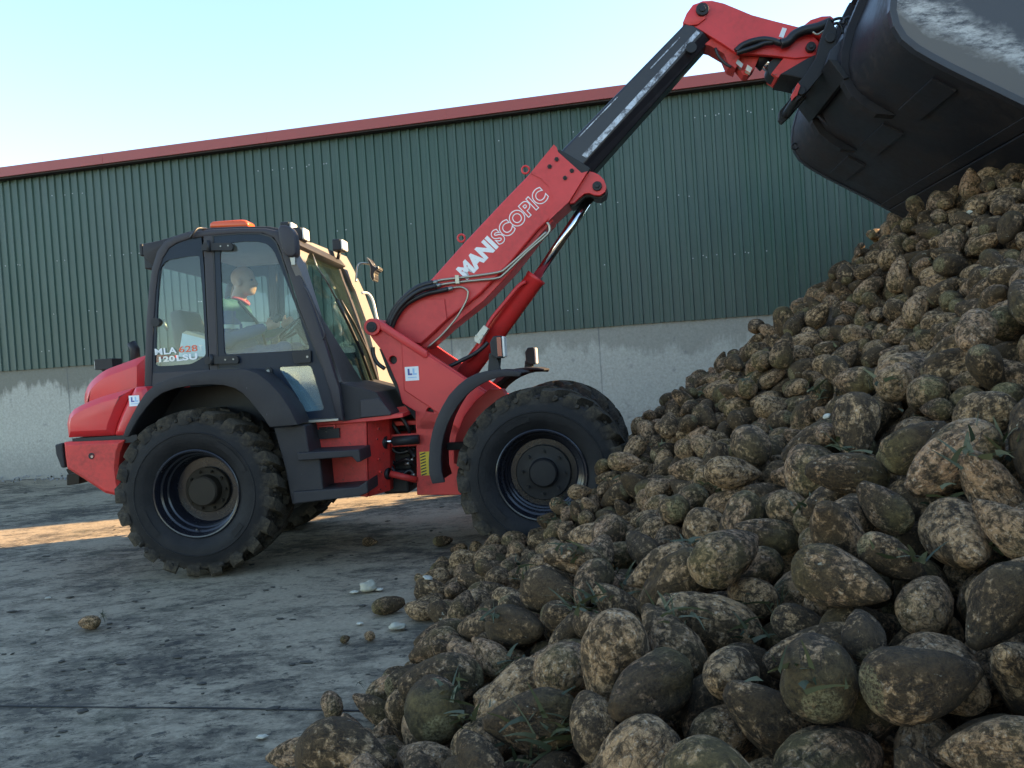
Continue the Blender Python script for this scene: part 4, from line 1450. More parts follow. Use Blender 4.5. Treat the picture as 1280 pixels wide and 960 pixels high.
# cylinder lug
bm = bmesh.new()
lug = [(735, 213.5), (742, 215), (749, 218.5), (755, 224.5), (758, 233), (756.5, 240), (750, 244.5), (743, 244), (737, 241.5), (731, 242), (724, 247.5), (718, 253.5), (713, 255), (711, 252), (722, 236)]
for y0 in (-0.15, 0.10):
    add_prism(bm, FRONT, FP(lug, -0.15), y0, y0 + 0.05)
part('cylinder_lug', bm, M['red'], bev=0.005)
bm = bmesh.new()
lug2 = [(a + 1.5, b + 4.5) for a, b in lug]
add_prism(bm, FRONT, FP(lug2, -0.09), -0.095, 0.095)
part('lug_core', bm, M['black'], bev=0.006)
bm = bmesh.new()
X, Z = FRONT.px(746.5, 233, -0.15)
add_disc(bm, FRONT, X, Z, 0.040, -0.175, 0.175, 22)
add_disc(bm, FRONT, X, Z, 0.022, -0.187, -0.17, 6)
part('cylinder_pin', bm, M['black'], bev=0.005)
# inner boom: eight-sided black tube with a worn runner
P0u, P0l = FRONT.px(704, 184, -0.16), FRONT.px(747, 212, -0.16)
P1u, P1l = FRONT.px(858, 26, -0.16), FRONT.px(889, 47, -0.16)
def lerp2(a, b, t): return (a[0] + (b[0] - a[0]) * t, a[1] + (b[1] - a[1]) * t)
bm = bmesh.new()
sec = [(-0.145, 0.02), (-0.165, 0.06), (-0.165, 0.70), (-0.150, 0.76), (-0.10, 1.0), (0.10, 1.0), (0.150, 0.76), (0.165, 0.70), (0.165, 0.06), (0.145, 0.02)]
ends = []
for u, l, ex in ((P0u, P0l, -0.5), (P1u, P1l, 0.0)):
    dx = (P1u[0] - P0u[0], P1u[1] - P0u[1])
    L = math.hypot(*dx); dx = (dx[0] / L, dx[1] / L)
    ring = []
    for y, t in sec:
        q = lerp2(u, l, t)
        ring.append((q[0] + dx[0] * ex, y, q[1] + dx[1] * ex))
    ends.append(ring)
solid(bm, FRONT, ends[0], ends[1])
M['boomblack'] = painted('black_boom_paint', (0.013, 0.013, 0.019), 0.36, 0.4, (0.06, 0.06, 0.065), 1.5, bump=0.03)
part('inner_boom', bm, M['boomblack'], bev=0.010)
def worn():
    k = NT('worn_runner')
    v = k.coord('Object')
    n = k.noise(v, 9, 6, 0.7, 0.4); f = k.noise(v, 60, 4, 0.7)
    a = k.step(k.math('ADD', n, k.math('MULTIPLY', k.math('SUBTRACT', f, 0.5), 0.5)), 0.38, 0.58)
    k.set(Base_Color=k.mix(a, (0.05, 0.05, 0.06), (0.42, 0.43, 0.46)), Metallic=k.math('MULTIPLY', a, 0.6), Roughness=0.35)
    return k.m
M['worn'] = worn()
def runner(t0, t1, s0, s1, nm):
    bm = bmesh.new()
    pts = []
    for a, b in ((s0, t0), (s1, t0), (s1, t1), (s0, t1)):
        pts.append(lerp2(lerp2(P0u, P1u, a), lerp2(P0l, P1l, a), b))
    add_prism(bm, FRONT, pts, -0.1685, -0.1652)
    part(nm, bm, M['worn'])
runner(0.48, 0.62, 0.02, 0.985, 'worn_runner')
runner(0.10, 0.125, 0.10, 0.42, 'scratch_mark')
runner(0.22, 0.25, 0.66, 0.90, 'scratch_mark')
# black guide block where the inner boom leaves the outer one
bm = bmesh.new()
add_prism(bm, FRONT, FP([(697, 188), (700, 187), (738, 210), (735, 216), (727, 218.5), (698, 192)], -0.185), -0.19, 0.19)
part('guide_block', bm, M['black'], bev=0.004)
# boom nose
YN = -0.15
nose = [(853, 33), (857, 20), (862, 12), (868, 5), (878, 1), (889, 0), (900, 2), (914, 7.5), (940, 18), (968, 26), (998, 33), (1003, 45), (1000, 60), (990, 72), (960, 68.5), (938, 67.5), (920, 67), (905, 57), (890, 46.5), (877, 40), (868, 33)]
nose = [(853, 32), (858, 18), (866, 7), (878, 1), (890, 0.5), (905, 4), (922, 11), (940, 18.5), (968, 26), (1000, 34), (1014, 42), (1024, 52), (1025, 62), (1018, 70), (995, 73), (965, 69.5), (938, 67.5), (921, 67), (905, 56), (889, 46), (878, 39), (868, 34)]
bm = bmesh.new()
for y0, y1 in ((YN, YN + 0.045), (-YN - 0.045, -YN)):
    add_prism(bm, FRONT, FP(nose, YN), y0, y1)
add_prism(bm, FRONT, FP([(870, 8), (890, 3), (940, 20.5), (990, 34), (985, 60), (938, 62), (905, 52), (880, 34)], YN), YN + 0.046, -YN - 0.046)
part('boom_nose', bm, M['red'], bev=0.006)
bm = bmesh.new()
add_prism(bm, FRONT, FP([(853, 30), (858, 18), (866, 7), (878, 3), (884, 12), (882, 24), (872, 32), (862, 33)], YN), YN - 0.022, YN - 0.001)
part('nose_cheek', bm, M['red'], bev=0.006, smooth=True)
bm = bmesh.new()
for u, v, r in ((877.5, 14, 0.052), (1012.5, 60.5, 0.038)):
    X, Z = FRONT.px(u, v, YN)
    add_disc(bm, FRONT, X, Z, r, YN - 0.05, -YN + 0.05, 22)
    add_disc(bm, FRONT, X, Z, r * 0.55, YN - 0.062, YN - 0.045, 6)
    part('nose_pin', bm, M['black'], bev=0.005)
    bm = bmesh.new()
X, Z = FRONT.px(864, 61, -0.165)
add_disc(bm, FRONT, X, Z, 0.045, -0.20, -0.166, 20)
part('nose_pin', bm, M['black'], bev=0.005)
bm = bmesh.new()
add_prism(bm, FRONT, FP([(892, 46), (921, 67.5), (925, 72), (920, 86), (911, 82), (905, 68), (888, 58), (880, 56)], -0.1), -0.11, 0.11)
part('nose_underside', bm, M['red_dirty'], bev=0.005)
bm = bmesh.new()
add_prism(bm, FRONT, FP([(921, 67.5), (950, 69), (944, 84), (936, 93), (930, 92), (922, 82)], -0.1), -0.07, 0.07)
add_prism(bm, FRONT, FP([(934, 80), (941, 85), (938, 92), (931, 88)], -0.12), -0.125, -0.07, 1)
add_prism(bm, FRONT, FP([(922, 73), (930, 80), (927, 86), (919, 79)], -0.12), -0.12, -0.07, 2)
part('valve_bracket', bm, [M['red_dirty'], M['cream'], M['steel']], bev=0.004)
# tilt cylinder and links
bm = bmesh.new()
add_tube(bm, [fpt(945, 62, 0), fpt(952, 74, 0), fpt(958, 80, 0)], 0.075, 18, 0)
add_tube(bm, [fpt(952, 73, 0), fpt(966, 86, 0)], 0.055, 18, 1)
X, Z = FRONT.px(972, 87, -0.05)
add_disc(bm, FRONT, X, Z, 0.085, -0.09, 0.09, 24, 0)
part('tilt_cylinder', bm, [M['black'], M['chrome']], smooth=False)
bm = bmesh.new()
add_prism(bm, FRONT, FP([(980, 72), (1004, 70), (1030, 66), (1036, 78), (1006, 80), (985, 92), (972, 98), (964, 92)], -0.12), -0.13, 0.13)
part('tilt_link', bm, M['red_dirty'], bev=0.006)
bm = bmesh.new()
add_prism(bm, FRONT, FP([(972, 98), (1006, 78), (1034, 66), (1040, 84), (1002, 104), (985, 100)], -0.1), -0.20, 0.20)
part('link_cover', bm, M['black'], bev=0.01)
# lower nose horn and quick coupler
bm = bmesh.new()
add_prism(bm, FRONT, FP([(1001, 36), (1012, 27), (1026, 22.5), (1037, 22), (1042, 26), (1040, 40), (1030, 50), (1015, 44)], -0.16), -0.20, 0.20)
part('coupler_horn', bm, M['red'], bev=0.008)
bm = bmesh.new()
cp = [(1036, 22), (1046, 36), (1047, 56), (1042, 74), (1028, 92), (1008, 116), (996, 127), (991, 122), (992, 110), (1004, 96), (1020, 72), (1026, 48)]
for y0 in (-0.34, 0.28):
    add_prism(bm, FRONT, FP(cp, -0.34), y0, y0 + 0.06)
x_, z_ = FRONT.px(1036, 50, -0.3)
add_tube(bm, [FRONT.pt(x_, -0.36, z_), FRONT.pt(x_, 0.36, z_)], 0.04, 14)
x_, z_ = FRONT.px(1000, 116, -0.3)
add_tube(bm, [FRONT.pt(x_, -0.36, z_), FRONT.pt(x_, 0.36, z_)], 0.035, 14)
part('quick_coupler', bm, M['black'], bev=0.006)
bm = bmesh.new()
add_prism(bm, FRONT, FP([(990, 118), (997, 104), (1000, 108), (996, 120), (991, 124)], -0.36), -0.38, -0.30)
part('coupler_hook', bm, M['red_dirty'], bev=0.003)
bm = bmesh.new()
add_prism(bm, FRONT, FP([(978, 34.5), (983.5, 36), (979, 47.5), (973.5, 46)], YN), YN - 0.004, YN - 0.0005)
part('nose_sticker', bm, M['white'])

# lift cylinder
YL = 0.0
bm = bmesh.new()
a, b = fpt(578, 474, YL), fpt(671, 346, YL)
add_tube(bm, [a, a.lerp(b, 0.97), a.lerp(b, 0.972), b], [0.086, 0.086, 0.092, 0.092], 28)
part('lift_cylinder', bm, M['red'], smooth=False)
bm = bmesh.new()
add_tube(bm, [b, fpt(742, 241, YL)], 0.040, 24)
part('lift_rod', bm, M['chrome'])
bm = bmesh.new()
add_tube(bm, catmull([fpt(583, 452, -0.10), fpt(600, 432, -0.115), fpt(611, 404, -0.115), fpt(633, 376, -0.115), fpt(648, 358, -0.115), fpt(657, 352, -0.10)], 4), 0.018, 10)
part('cylinder_pipe', bm, M['red'])
bm = bmesh.new()
add_prism(bm, FRONT, FP([(605.5, 406.5), (611, 411), (602, 425.5), (600, 430), (594, 427), (593.5, 422)], -0.16), -0.19, -0.11)
for u, v in ((596, 420), (604, 419), (601, 424)):
    X, Z = FRONT.px(u, v, -0.16)
    add_disc(bm, FRONT, X, Z, 0.010, -0.198, -0.18, 8, 1)
part('valve_block', bm, [M['cream'], M['steel']], bev=0.004)
def hose(name, pts, Y, r, mat, yvar=None):
    bm = bmesh.new()
    ys = yvar or [Y] * len(pts)
    add_tube(bm, catmull([fpt(u, v, y) for (u, v), y in zip(pts, ys)], 7), r, 10)
    return part(name, bm, mat)
hose('valve_hose', [(610, 428), (603, 435), (590, 444), (576, 451), (562, 458)], -0.2, 0.018, M['rubberhose'])
# hoses and pipes along the near side of the boom
hose('boom_hose', [(483, 412), (487, 400), (494, 386), (505, 373), (519, 361.5), (530, 356.5), (541, 353.5)], -0.26, 0.026, M['rubberhose'])
hose('boom_hose', [(489, 411), (495, 397), (505, 383), (518, 374), (534, 367), (550, 363.5), (560, 361.5)], -0.26, 0.021, M['rubberhose'])
hose('boom_hose', [(486, 411), (491, 397), (501, 382), (514, 370), (528, 362), (545, 357.5)], -0.29, 0.020, M['rubberhose'])
hose('boom_hose', [(466, 434), (467, 444), (472, 454), (481, 461)], -0.36, 0.018, M['rubberhose'])
hose('boom_pipe', [(541, 353.2), (552, 350), (572, 347.5), (600, 344), (624, 340), (634, 334), (660, 311), (683, 290)], -0.235, 0.011, M['zinc'])
hose('boom_pipe', [(545, 357.5), (556, 355), (575, 352.5), (600, 350), (622, 347.5), (632, 341), (660, 314), (684, 293), (687, 284), (684, 278)], -0.235, 0.011, M['zinc'])
hose('boom_pipe', [(560, 361.3), (568, 359.5), (577, 359), (584, 363), (585, 368), (582, 378), (570, 398), (552, 419), (535, 434)], -0.235, 0.009, M['zinc'])
for u, v in ((543, 353), (547, 357), (562, 361), (556, 362)):
    bm = bmesh.new()
    add_tube(bm, [fpt(u - 3, v + 1, -0.255), fpt(u + 4, v - 1, -0.245)], 0.019, 8)
    part('hose_coupling', bm, M['steel'])
bm = bmesh.new()
add_prism(bm, FRONT, FP([(569, 344), (574, 344), (575, 355), (570, 355)], -0.24), -0.262, -0.202)
part('pipe_clamp', bm, M['zinc'], bev=0.003)
# thick sleeve of hoses over the boom nose
hose('nose_hose', [(920, 64), (928, 57), (940, 52), (954, 49.5), (966, 51), (976, 54), (984, 51), (992, 43), (1003, 37.5), (1018, 35), (1031, 31), (1039, 27)], -0.2, 0.026, M['rubberhose'])
hose('nose_hose', [(921, 66), (934, 62), (946, 58), (956, 54), (966, 53)], -0.2, 0.022, M['rubberhose'])
bm = bmesh.new()
add_tube(bm, catmull([fpt(u, v, -0.21) for u, v in ((976, 55), (985, 52), (993, 44), (1004, 38.5), (1018, 35.5), (1030, 31.5), (1038, 27.5))], 6), 0.040, 10)
part('hose_sleeve', bm, M['rubberhose'])
hose('nose_hose', [(1038, 28), (1044, 24), (1052, 23), (1058, 27), (1062, 34), (1070, 44)], -0.2, 0.012, M['rubberhose'])
hose('nose_hose', [(1040, 31), (1047, 29), (1052, 34), (1053, 42)], -0.2, 0.012, M['rubberhose'])
hose('nose_hose', [(1054, 30), (1056, 24), (1062, 22), (1068, 28), (1070, 38)], -0.28, 0.012, M['rubberhose'])
hose('nose_hose', [(894, 60), (898, 70), (906, 79), (914, 84)], -0.12, 0.012, M['rubberhose'])
hose('joint_pipe', [(1016, 40), (1022, 43), (1032, 37), (1040, 34), (1040, 40)], -0.24, 0.008, M['zinc'])

# lettering on the boom
YLT = YBM - 0.0006
text_on(FRONT, 'MANI', 584, 350.5, 623.5, 308.5, YLT, 0.140, M['letter'], 'boom_lettering', MACH, 0.06, 0.001)
bb_ = text_on(FRONT, 'SCOPIC', 625, 307.5, 687.5, 247, YLT, 0.140, M['letter'], 'boom_lettering', MACH, 0.062, 0.001, label='outlined white letters')
text_on(FRONT, 'SCOPIC', 625, 307.5, 687.5, 247, YLT, 0.140, M['lred'], 'letter_filling', MACH, 0.014, 0.0024, like=bb_)

# ---------------------------------------------------------------- bucket
W2 = 1.58
bkt = empty('bucket', FRONT.pt(2.6, 0, 3.3), FRONT.rot, MACH)
lip = Vector((3.55, 2.685)); hb = Vector((2.70, 3.240))
fdir = (lip - hb).normalized(); fn = Vector((-fdir.y, fdir.x))
if fn.y < 0: fn = -fn
# outer profile from lip to the top edge of the back
bprof = [Vector(q_) for q_ in ((3.55, 2.685), (2.80, 3.170), (2.70, 3.240), (2.615, 3.305), (2.54, 3.38), (2.495, 3.47), (2.48, 3.565), (2.495, 3.68), (2.54, 3.83), (2.68, 4.12), (2.86, 4.43))]
def offs(prof, d):
    out = []
    for i, p in enumerate(prof):
        a_ = prof[max(i - 1, 0)]; b_ = prof[min(i + 1, len(prof) - 1)]
        t = (b_ - a_).normalized()
        out.append(p + Vector((t.y, -t.x)) * d)
    return out
inn = offs(bprof, 0.025)
if (inn[0] - lip).dot(fn) < 0: inn = offs(bprof, -0.025)
M['bucket'] = painted('dark_bucket_steel', (0.013, 0.014, 0.019), 0.46, 1.2, (0.060, 0.044, 0.036), 1.3, bump=0.12, wear=0.03, wearcol=(0.06, 0.06, 0.065), spec=0.3)
M['bucketback'] = painted('blue_black_bucket', (0.018, 0.021, 0.030), 0.38, 0.6, (0.06, 0.045, 0.038), 1.3, bump=0.05)
def bucket_side():
    k = NT('worn_bucket_cheek')
    v = k.coord('Object')
    al_ = math.atan2(fdir.y, fdir.x)
    vd = k.coord('Object', scale=(0.35, 1, 1), rot=(0, al_, 0))
    n = k.noise(v, 2.2, 7, 0.7, 0.4); n2 = k.noise(vd, 26, 6, 0.75)
    # worn bright band a little way above the floor: distance from the floor line
    sp = k.n('ShaderNodeSeparateXYZ'); tc = k.n('ShaderNodeTexCoord'); k.l(tc.outputs['Object'], sp.inputs[0])
    p0 = FRONT.pt(hb.x, -W2, hb.y)
    nn = FRONT.ex * fn.x + Vector((0, 0, fn.y))
    d = k.math('SUBTRACT', k.math('ADD', k.math('ADD', k.math('MULTIPLY', sp.outputs['X'], nn.x), k.math('MULTIPLY', sp.outputs['Y'], nn.y)), k.math('MULTIPLY', sp.outputs['Z'], nn.z)), p0.dot(nn))
    dd = k.math('ADD', d, k.math('MULTIPLY', k.math('SUBTRACT', n, 0.5), 0.34))
    band = k.math('MULTIPLY', k.step(dd, 0.15, 0.22), k.step(dd, 0.37, 0.27))
    band = k.math('MULTIPLY', band, k.step(n2, 0.38, 0.62))
    lowb = k.step(dd, 0.22, 0.17)
    c = k.mix(lowb, (0.042, 0.044, 0.053), (0.095, 0.084, 0.078))
    c = k.mix(band, c, (0.44, 0.43, 0.42))
    k.set(Base_Color=c, Roughness=0.5, Metallic=0.0)
    k.bump(n2, 0.08, 0.01)
    return k.m
M['cheek'] = bucket_side()
bm = bmesh.new()
rows = []
for y in np.linspace(-W2, W2, 12):
    rows.append(([bm.verts.new(FRONT.pt(p.x, y, p.y)) for p in bprof], [bm.verts.new(FRONT.pt(p.x, y, p.y)) for p in inn]))
for (a, b), (c, d_) in zip(rows, rows[1:]):
    for i in range(len(bprof) - 1):
        bm.faces.new((a[i], a[i + 1], c[i + 1], c[i]))
        bm.faces.new((b[i], d_[i], d_[i + 1], b[i + 1]))
    for i in (0, -1):
        bm.faces.new((a[i], c[i], d_[i], b[i]))
for a, b in (rows[0], rows[-1]):
    for i in range(len(bprof) - 1):
        bm.faces.new((a[i], b[i], b[i + 1], a[i + 1]))
part('bucket_shell', bm, M['bucket'], bkt, smooth=True, sharp=50)
# cheek plates
ck = [lip - fdir * 0.02] + bprof[1:] + [hb + fdir * 0.42 + fn * 1.04, hb + fdir * 0.78 + fn * 0.62, lip - fdir * 0.05 + fn * 0.10]
for s in (-1, 1):
    bm = bmesh.new()
    add_prism(bm, FRONT, [(p.x, p.y) for p in ck], s * (W2 + 0.001), s * (W2 + 0.030))
    part('cheek_plate', bm, M['cheek'], bkt, bev=0.004)
    # rolled wear edge round the cheek
    bm = bmesh.new()
    e_o = [bprof[i] for i in range(len(bprof))]
    e_i = offs(bprof, 0.03) if (offs(bprof, 0.03)[0] - lip).dot(fn) > 0 else offs(bprof, -0.03)
    e_p = offs(bprof, -0.012) if (offs(bprof, -0.012)[0] - lip).dot(fn) < 0 else offs(bprof, 0.012)
    strip_plate(bm, FRONT, [(p.x, p.y) for p in e_p], [(p.x, p.y) for p in e_i], s * (W2 - 0.03), s * (W2 + 0.034))
    part('cheek_edge', bm, M['bucketback'], bkt, bev=0.003)
# cutting edge: two stepped plates
def floorplate(nm, t0, t1, th, y0, y1, mat, bev=0.004):
    L = (lip - hb).length
    bm = bmesh.new()
    P = [hb + fdir * (t0 * L), hb + fdir * (t1 * L), hb + fdir * (t1 * L) - fn * th, hb + fdir * (t0 * L) - fn * th]
    P = [p - fn * 0.001 for p in P]
    add_prism(bm, FRONT, [(p.x, p.y) for p in P], y0, y1)
    part(nm, bm, mat, bkt, bev=bev)
floorplate('cutting_edge', 0.80, 1.03, 0.022, -W2, W2, M['bucket'])
floorplate('edge_backing', 0.70, 0.79, 0.010, -W2 + 0.02, W2 - 0.02, M['bucket'])
for yc in (-1.05, 0.0, 1.05):
    floorplate('wear_pad', 0.10, 0.27, 0.020, yc - 0.34, yc + 0.34, M['bucket'], 0.003)
# stiffening ribs wrapped round the heel
for yc in (-0.53, 0.53):
    bm = bmesh.new()
    a_ = bprof[1:]
    b_ = offs(bprof, -0.06)[1:] if (offs(bprof, -0.06)[0] - lip).dot(fn) < 0 else offs(bprof, 0.06)[1:]
    b_[0] = a_[0] - fn * 0.004
    strip_plate(bm, FRONT, [(p.x, p.y) for p in a_], [(p.x, p.y) for p in b_], yc - 0.05, yc + 0.05)
    part('heel_rib', bm, M['bucket'], bkt, bev=0.006)
# coupler brackets on the bucket's back
for yc in (-0.44, 0.36):
    bm = bmesh.new()
    P = [bprof[4], bprof[5], bprof[6], bprof[7], bprof[8], bprof[8] - fdir * 0.04, bprof[7] - fdir * 0.13, bprof[6] - fdir * 0.16, bprof[5] - fdir * 0.09]
    add_prism(bm, FRONT, [(p.x, p.y) for p in P], yc, yc + 0.05)
    part('bucket_bracket', bm, M['bucketback'], bkt, bev=0.005)
bm = bmesh.new()
P = [bprof[6] - fdir * 0.10, bprof[5] - fdir * 0.02 , bprof[5] - fdir * 0.05 - fn * 0.03, bprof[6] - fdir * 0.16 - fn * 0.02]
add_prism(bm, FRONT, [(p.x, p.y) for p in P], -0.60, 0.60)
part('bucket_ledge', bm, M['black'], bkt, bev=0.004)
# lifting eye on the far heel
bm = bmesh.new()
q = bprof[5] + (bprof[5] - (hb + fn * 0.2)).normalized() * 0.025
ringp = [FRONT.pt(q.x + 0.03 * math.cos(a), W2 - 0.15, q.y + 0.03 * math.sin(a)) for a in (2 * math.pi * k / 14 for k in range(15))]
add_tube(bm, ringp, 0.010, 8)
part('bucket_eye', bm, M['black'], bkt)
# stiffening lip along the top of the back
bm = bmesh.new()
p_ = bprof[-1]
add_prism(bm, FRONT, [(q.x, q.y) for q in (p_ - fdir * 0.05, p_ + fdir * 0.03, p_ + fdir * 0.03 + fn * 0.03, p_ - fdir * 0.05 + fn * 0.03)], -W2, W2)
part('top_edge', bm, M['bucketback'], bkt, bev=0.004)

# ---------------------------------------------------------------- driver
def skinned(name, build, voxel, mats, parent=None, smooth_it=4, assign=None):
    """Build limbs as tapered tubes, then fuse them into one continuous surface."""
    bm = bmesh.new()
    build(bm)
    me = bpy.data.meshes.new(name)
    bmesh.ops.recalc_face_normals(bm, faces=bm.faces)
    bm.to_mesh(me); bm.free()
    o = link(bpy.data.objects.new(name, me))
    r = o.modifiers.new('fuse', 'REMESH'); r.mode = 'VOXEL'; r.voxel_size = voxel
    s = o.modifiers.new('relax', 'SMOOTH'); s.factor = 0.5; s.iterations = smooth_it
    dg = bpy.context.evaluated_depsgraph_get(); dg.update()
    me2 = bpy.data.meshes.new_from_object(o.evaluated_get(dg))
    me2.name = name
    o.modifiers.clear()
    o.data = me2
    me2.materials.clear()
    for m in mats:
        me2.materials.append(m)
    for p in me2.polygons:
        p.use_smooth = True
        p.material_index = assign(p.center) if assign else 0
    if parent is not None:
        o.parent = parent
        o.matrix_parent_inverse = world_of(parent).inverted()
    return o

def ball(bm, c, r):
    vs = bmesh.ops.create_uvsphere(bm, u_segments=16, v_segments=10, radius=1)['verts']
    for v in vs:
        d = v.co * 1.06
        v.co = c + REAR.ex * (d.x * r[0]) + REAR.ey * (d.y * r[1]) + Vector((0, 0, d.z * r[2]))

def build_person():
    M['skin'] = plain('skin', (0.42, 0.225, 0.15), 0.5)
    M['overall'] = painted('teal_jacket', (0.014, 0.080, 0.090), 0.8, 0.3, (0.05, 0.08, 0.08), 6)
    M['overall_blue'] = painted('blue_overall', (0.022, 0.060, 0.150), 0.8, 0.3, (0.05, 0.07, 0.10), 6)
    M['reflective'] = plain('reflective_band', (0.50, 0.60, 0.52), 0.5)
    M['collar'] = plain('red_collar', (0.50, 0.06, 0.09), 0.7)
    Xp, Zp = REAR.px(296, 452, -0.14)
    Yp = -0.14
    K = 1.06
    def q(dx, dy, dz): return REAR.pt(Xp + dx * K, Yp + dy * K, Zp + dz * K)
    def limb(bm, pts, rs):
        add_tube(bm, pts, rs, 12)
        for p, r in zip(pts, rs):
            ball(bm, p, (r, r, r))
    H = q(0.115, 0, 0.665)
    def head(bm):
        ball(bm, H + REAR.ex * -0.015 + Vector((0, 0, 0.03)), (0.100, 0.078, 0.098))
        ball(bm, H + REAR.ex * 0.02 + Vector((0, 0, -0.045)), (0.078, 0.064, 0.080))
        ball(bm, H + REAR.ex * 0.045 + Vector((0, 0, -0.095)), (0.045, 0.045, 0.035))
        # brow, nose, lips, ears
        ball(bm, H + REAR.ex * 0.075 + Vector((0, 0, 0.022)), (0.018, 0.052, 0.012))
        ball(bm, H + REAR.ex * 0.100 + Vector((0, 0, -0.030)), (0.022, 0.014, 0.022))
        ball(bm, H + REAR.ex * 0.092 + Vector((0, 0, -0.008)), (0.014, 0.010, 0.026))
        ball(bm, H + REAR.ex * 0.086 + Vector((0, 0, -0.068)), (0.016, 0.028, 0.008))
        ball(bm, H + REAR.ex * 0.084 + Vector((0, 0, -0.082)), (0.016, 0.024, 0.009))
        for s in (-1, 1):
            ball(bm, H + REAR.ex * -0.018 + REAR.ey * (s * 0.080) + Vector((0, 0, -0.015)), (0.022, 0.012, 0.034))
    sh = {-1: q(-0.01, -0.20, 0.43), 1: q(-0.01, 0.20, 0.43)}
    el = {-1: q(0.03, -0.26, 0.17), 1: q(0.10, 0.25, 0.18)}
    ha = {-1: q(0.30, -0.13, 0.26), 1: q(0.36, 0.14, 0.28)}
    def hand(bm, s):
        w = ha[s]; d = (ha[s] - el[s]).normalized()
        side = d.cross(Vector((0, 0, 1))).normalized()
        up = side.cross(d)
        palm = w + d * 0.05
        limb(bm, [w - d * 0.02, w + d * 0.02, palm, palm + d * 0.04], [0.028, 0.030, 0.036, 0.030])
        for i, L in enumerate((0.072, 0.080, 0.074, 0.058)):
            b = palm + d * 0.045 + up * (0.030 - i * 0.020)
            k1 = b + d * L * 0.45 + side * (-s * 0.008)
            k2 = k1 + (d * 0.25 + side * (s * 0.9)).normalized() * L * 0.38
            k3 = k2 + (d * -0.6 + side * (s * 0.6)).normalized() * L * 0.28
            limb(bm, [b - d * 0.02, b, k1, k2, k3], [0.011, 0.011, 0.010, 0.009, 0.008])
        t0 = w + d * 0.035 + up * 0.024
        limb(bm, [t0, t0 + up * 0.030 + d * 0.02 + side * (s * 0.01), t0 + up * 0.040 + d * 0.05 + side * (s * 0.02)], [0.013, 0.012, 0.010])
    def body(bm):
        limb(bm, [q(0.0, 0, 0), q(0.01, 0, 0.15), q(0.02, 0, 0.32), q(0.02, 0, 0.44)], [0.13, 0.12, 0.13, 0.10])
        limb(bm, [q(0.02, 0, 0.44), q(0.06, 0, 0.54), q(0.09, 0, 0.62)], [0.075, 0.062, 0.062])
        head(bm)
        for s in (-1, 1):
            limb(bm, [q(0.01, 0, 0.42), sh[s], el[s], ha[s]], [0.08, 0.058, 0.045, 0.030])
            hand(bm, s)
            hip, kn, an = q(0.03, s * 0.10, 0.0), q(0.46, s * 0.16, 0.06), q(0.55, s * 0.15, -0.38)
            limb(bm, [hip, kn, an, an + REAR.ex * 0.17 + Vector((0, 0, -0.03))], [0.085, 0.058, 0.042, 0.035])
    person = skinned('person', body, 0.0095, [M['skin']], None, 3)
    tag(person, 'bald driver in a teal jacket with pale bands, sitting at the wheel inside the cab', 'person')
    def jacket(bm):
        pts = [q(-0.01, 0, 0.0), q(0.01, 0, 0.12), q(0.02, 0, 0.28), q(0.015, 0, 0.40), q(0.03, 0, 0.485)]
        for p, r in zip(pts, ((0.165, 0.20, 0.12), (0.185, 0.205, 0.13), (0.175, 0.215, 0.14), (0.13, 0.20, 0.10), (0.085, 0.09, 0.05))):
            ball(bm, p, r)
        for s in (-1, 1):
            limb(bm, [q(0.01, s * 0.10, 0.42), sh[s], sh[s].lerp(el[s], 0.5), el[s], el[s].lerp(ha[s], 0.6), ha[s] - (ha[s] - el[s]).normalized() * 0.02], [0.10, 0.085, 0.074, 0.070, 0.056, 0.048])
        # turned-up collar
        limb(bm, [q(-0.01, -0.06, 0.50), q(-0.02, 0.0, 0.52), q(-0.01, 0.06, 0.50)], [0.03, 0.03, 0.03])
    o0 = REAR.pt(Xp, Yp, Zp)
    def asg(c):
        rel = c - o0
        x, y, z = rel.dot(REAR.ex), rel.dot(REAR.ey), rel.z
        arm = (y < -0.17 and z < 0.43) or y > 0.17
        if arm:
            return 2 if 0.275 < z < 0.315 and x < 0.12 else 1
        if 0.285 < z < 0.335 and x > 0.05: return 2
        return 0 if z > 0.20 and x > -0.02 else 1
    skinned('jacket', jacket, 0.011, [M['overall'], M['overall_blue'], M['reflective']], person, 2, asg)
    def trousers(bm):
        ball(bm, q(0.0, 0, -0.02), (0.17, 0.19, 0.11))
        for s in (-1, 1):
            hip, kn, an = q(0.03, s * 0.10, 0.0), q(0.46, s * 0.16, 0.06), q(0.55, s * 0.15, -0.36)
            limb(bm, [hip, hip.lerp(kn, 0.5), kn, kn.lerp(an, 0.5), an], [0.110, 0.095, 0.078, 0.070, 0.060])
    skinned('trousers', trousers, 0.012, [M['overall_blue']], person, 2)
    bm = bmesh.new()
    add_tube(bm, catmull([q(0.03, -0.075, 0.53), q(0.10, -0.05, 0.505), q(0.135, 0.0, 0.47), q(0.10, 0.05, 0.505), q(0.03, 0.075, 0.53)], 5), 0.014, 8)
    obj('collar', bm, M['collar'], person, True)
    for s in (-1, 1):
        bm = bmesh.new()
        ball(bm, H + REAR.ex * 0.074 + REAR.ey * (s * 0.030) + Vector((0, 0, 0.004)), (0.013, 0.014, 0.010))
        obj('eye', bm, M['black'], person, True)
    bm = bmesh.new()
    for s in (-1, 1):
        b = q(0.55, s * 0.15, -0.40)
        limb(bm, [b, b + REAR.ex * 0.10 + Vector((0, 0, -0.03)), b + REAR.ex * 0.21 + Vector((0, 0, -0.035))], [0.055, 0.052, 0.042])
    for s in (-1, 1): pass
    obj('boots', bm, M['black'], person, True)
    # the dark handset he holds
    bm = bmesh.new()
    w = ha[-1] + (ha[-1] - el[-1]).normalized() * 0.085
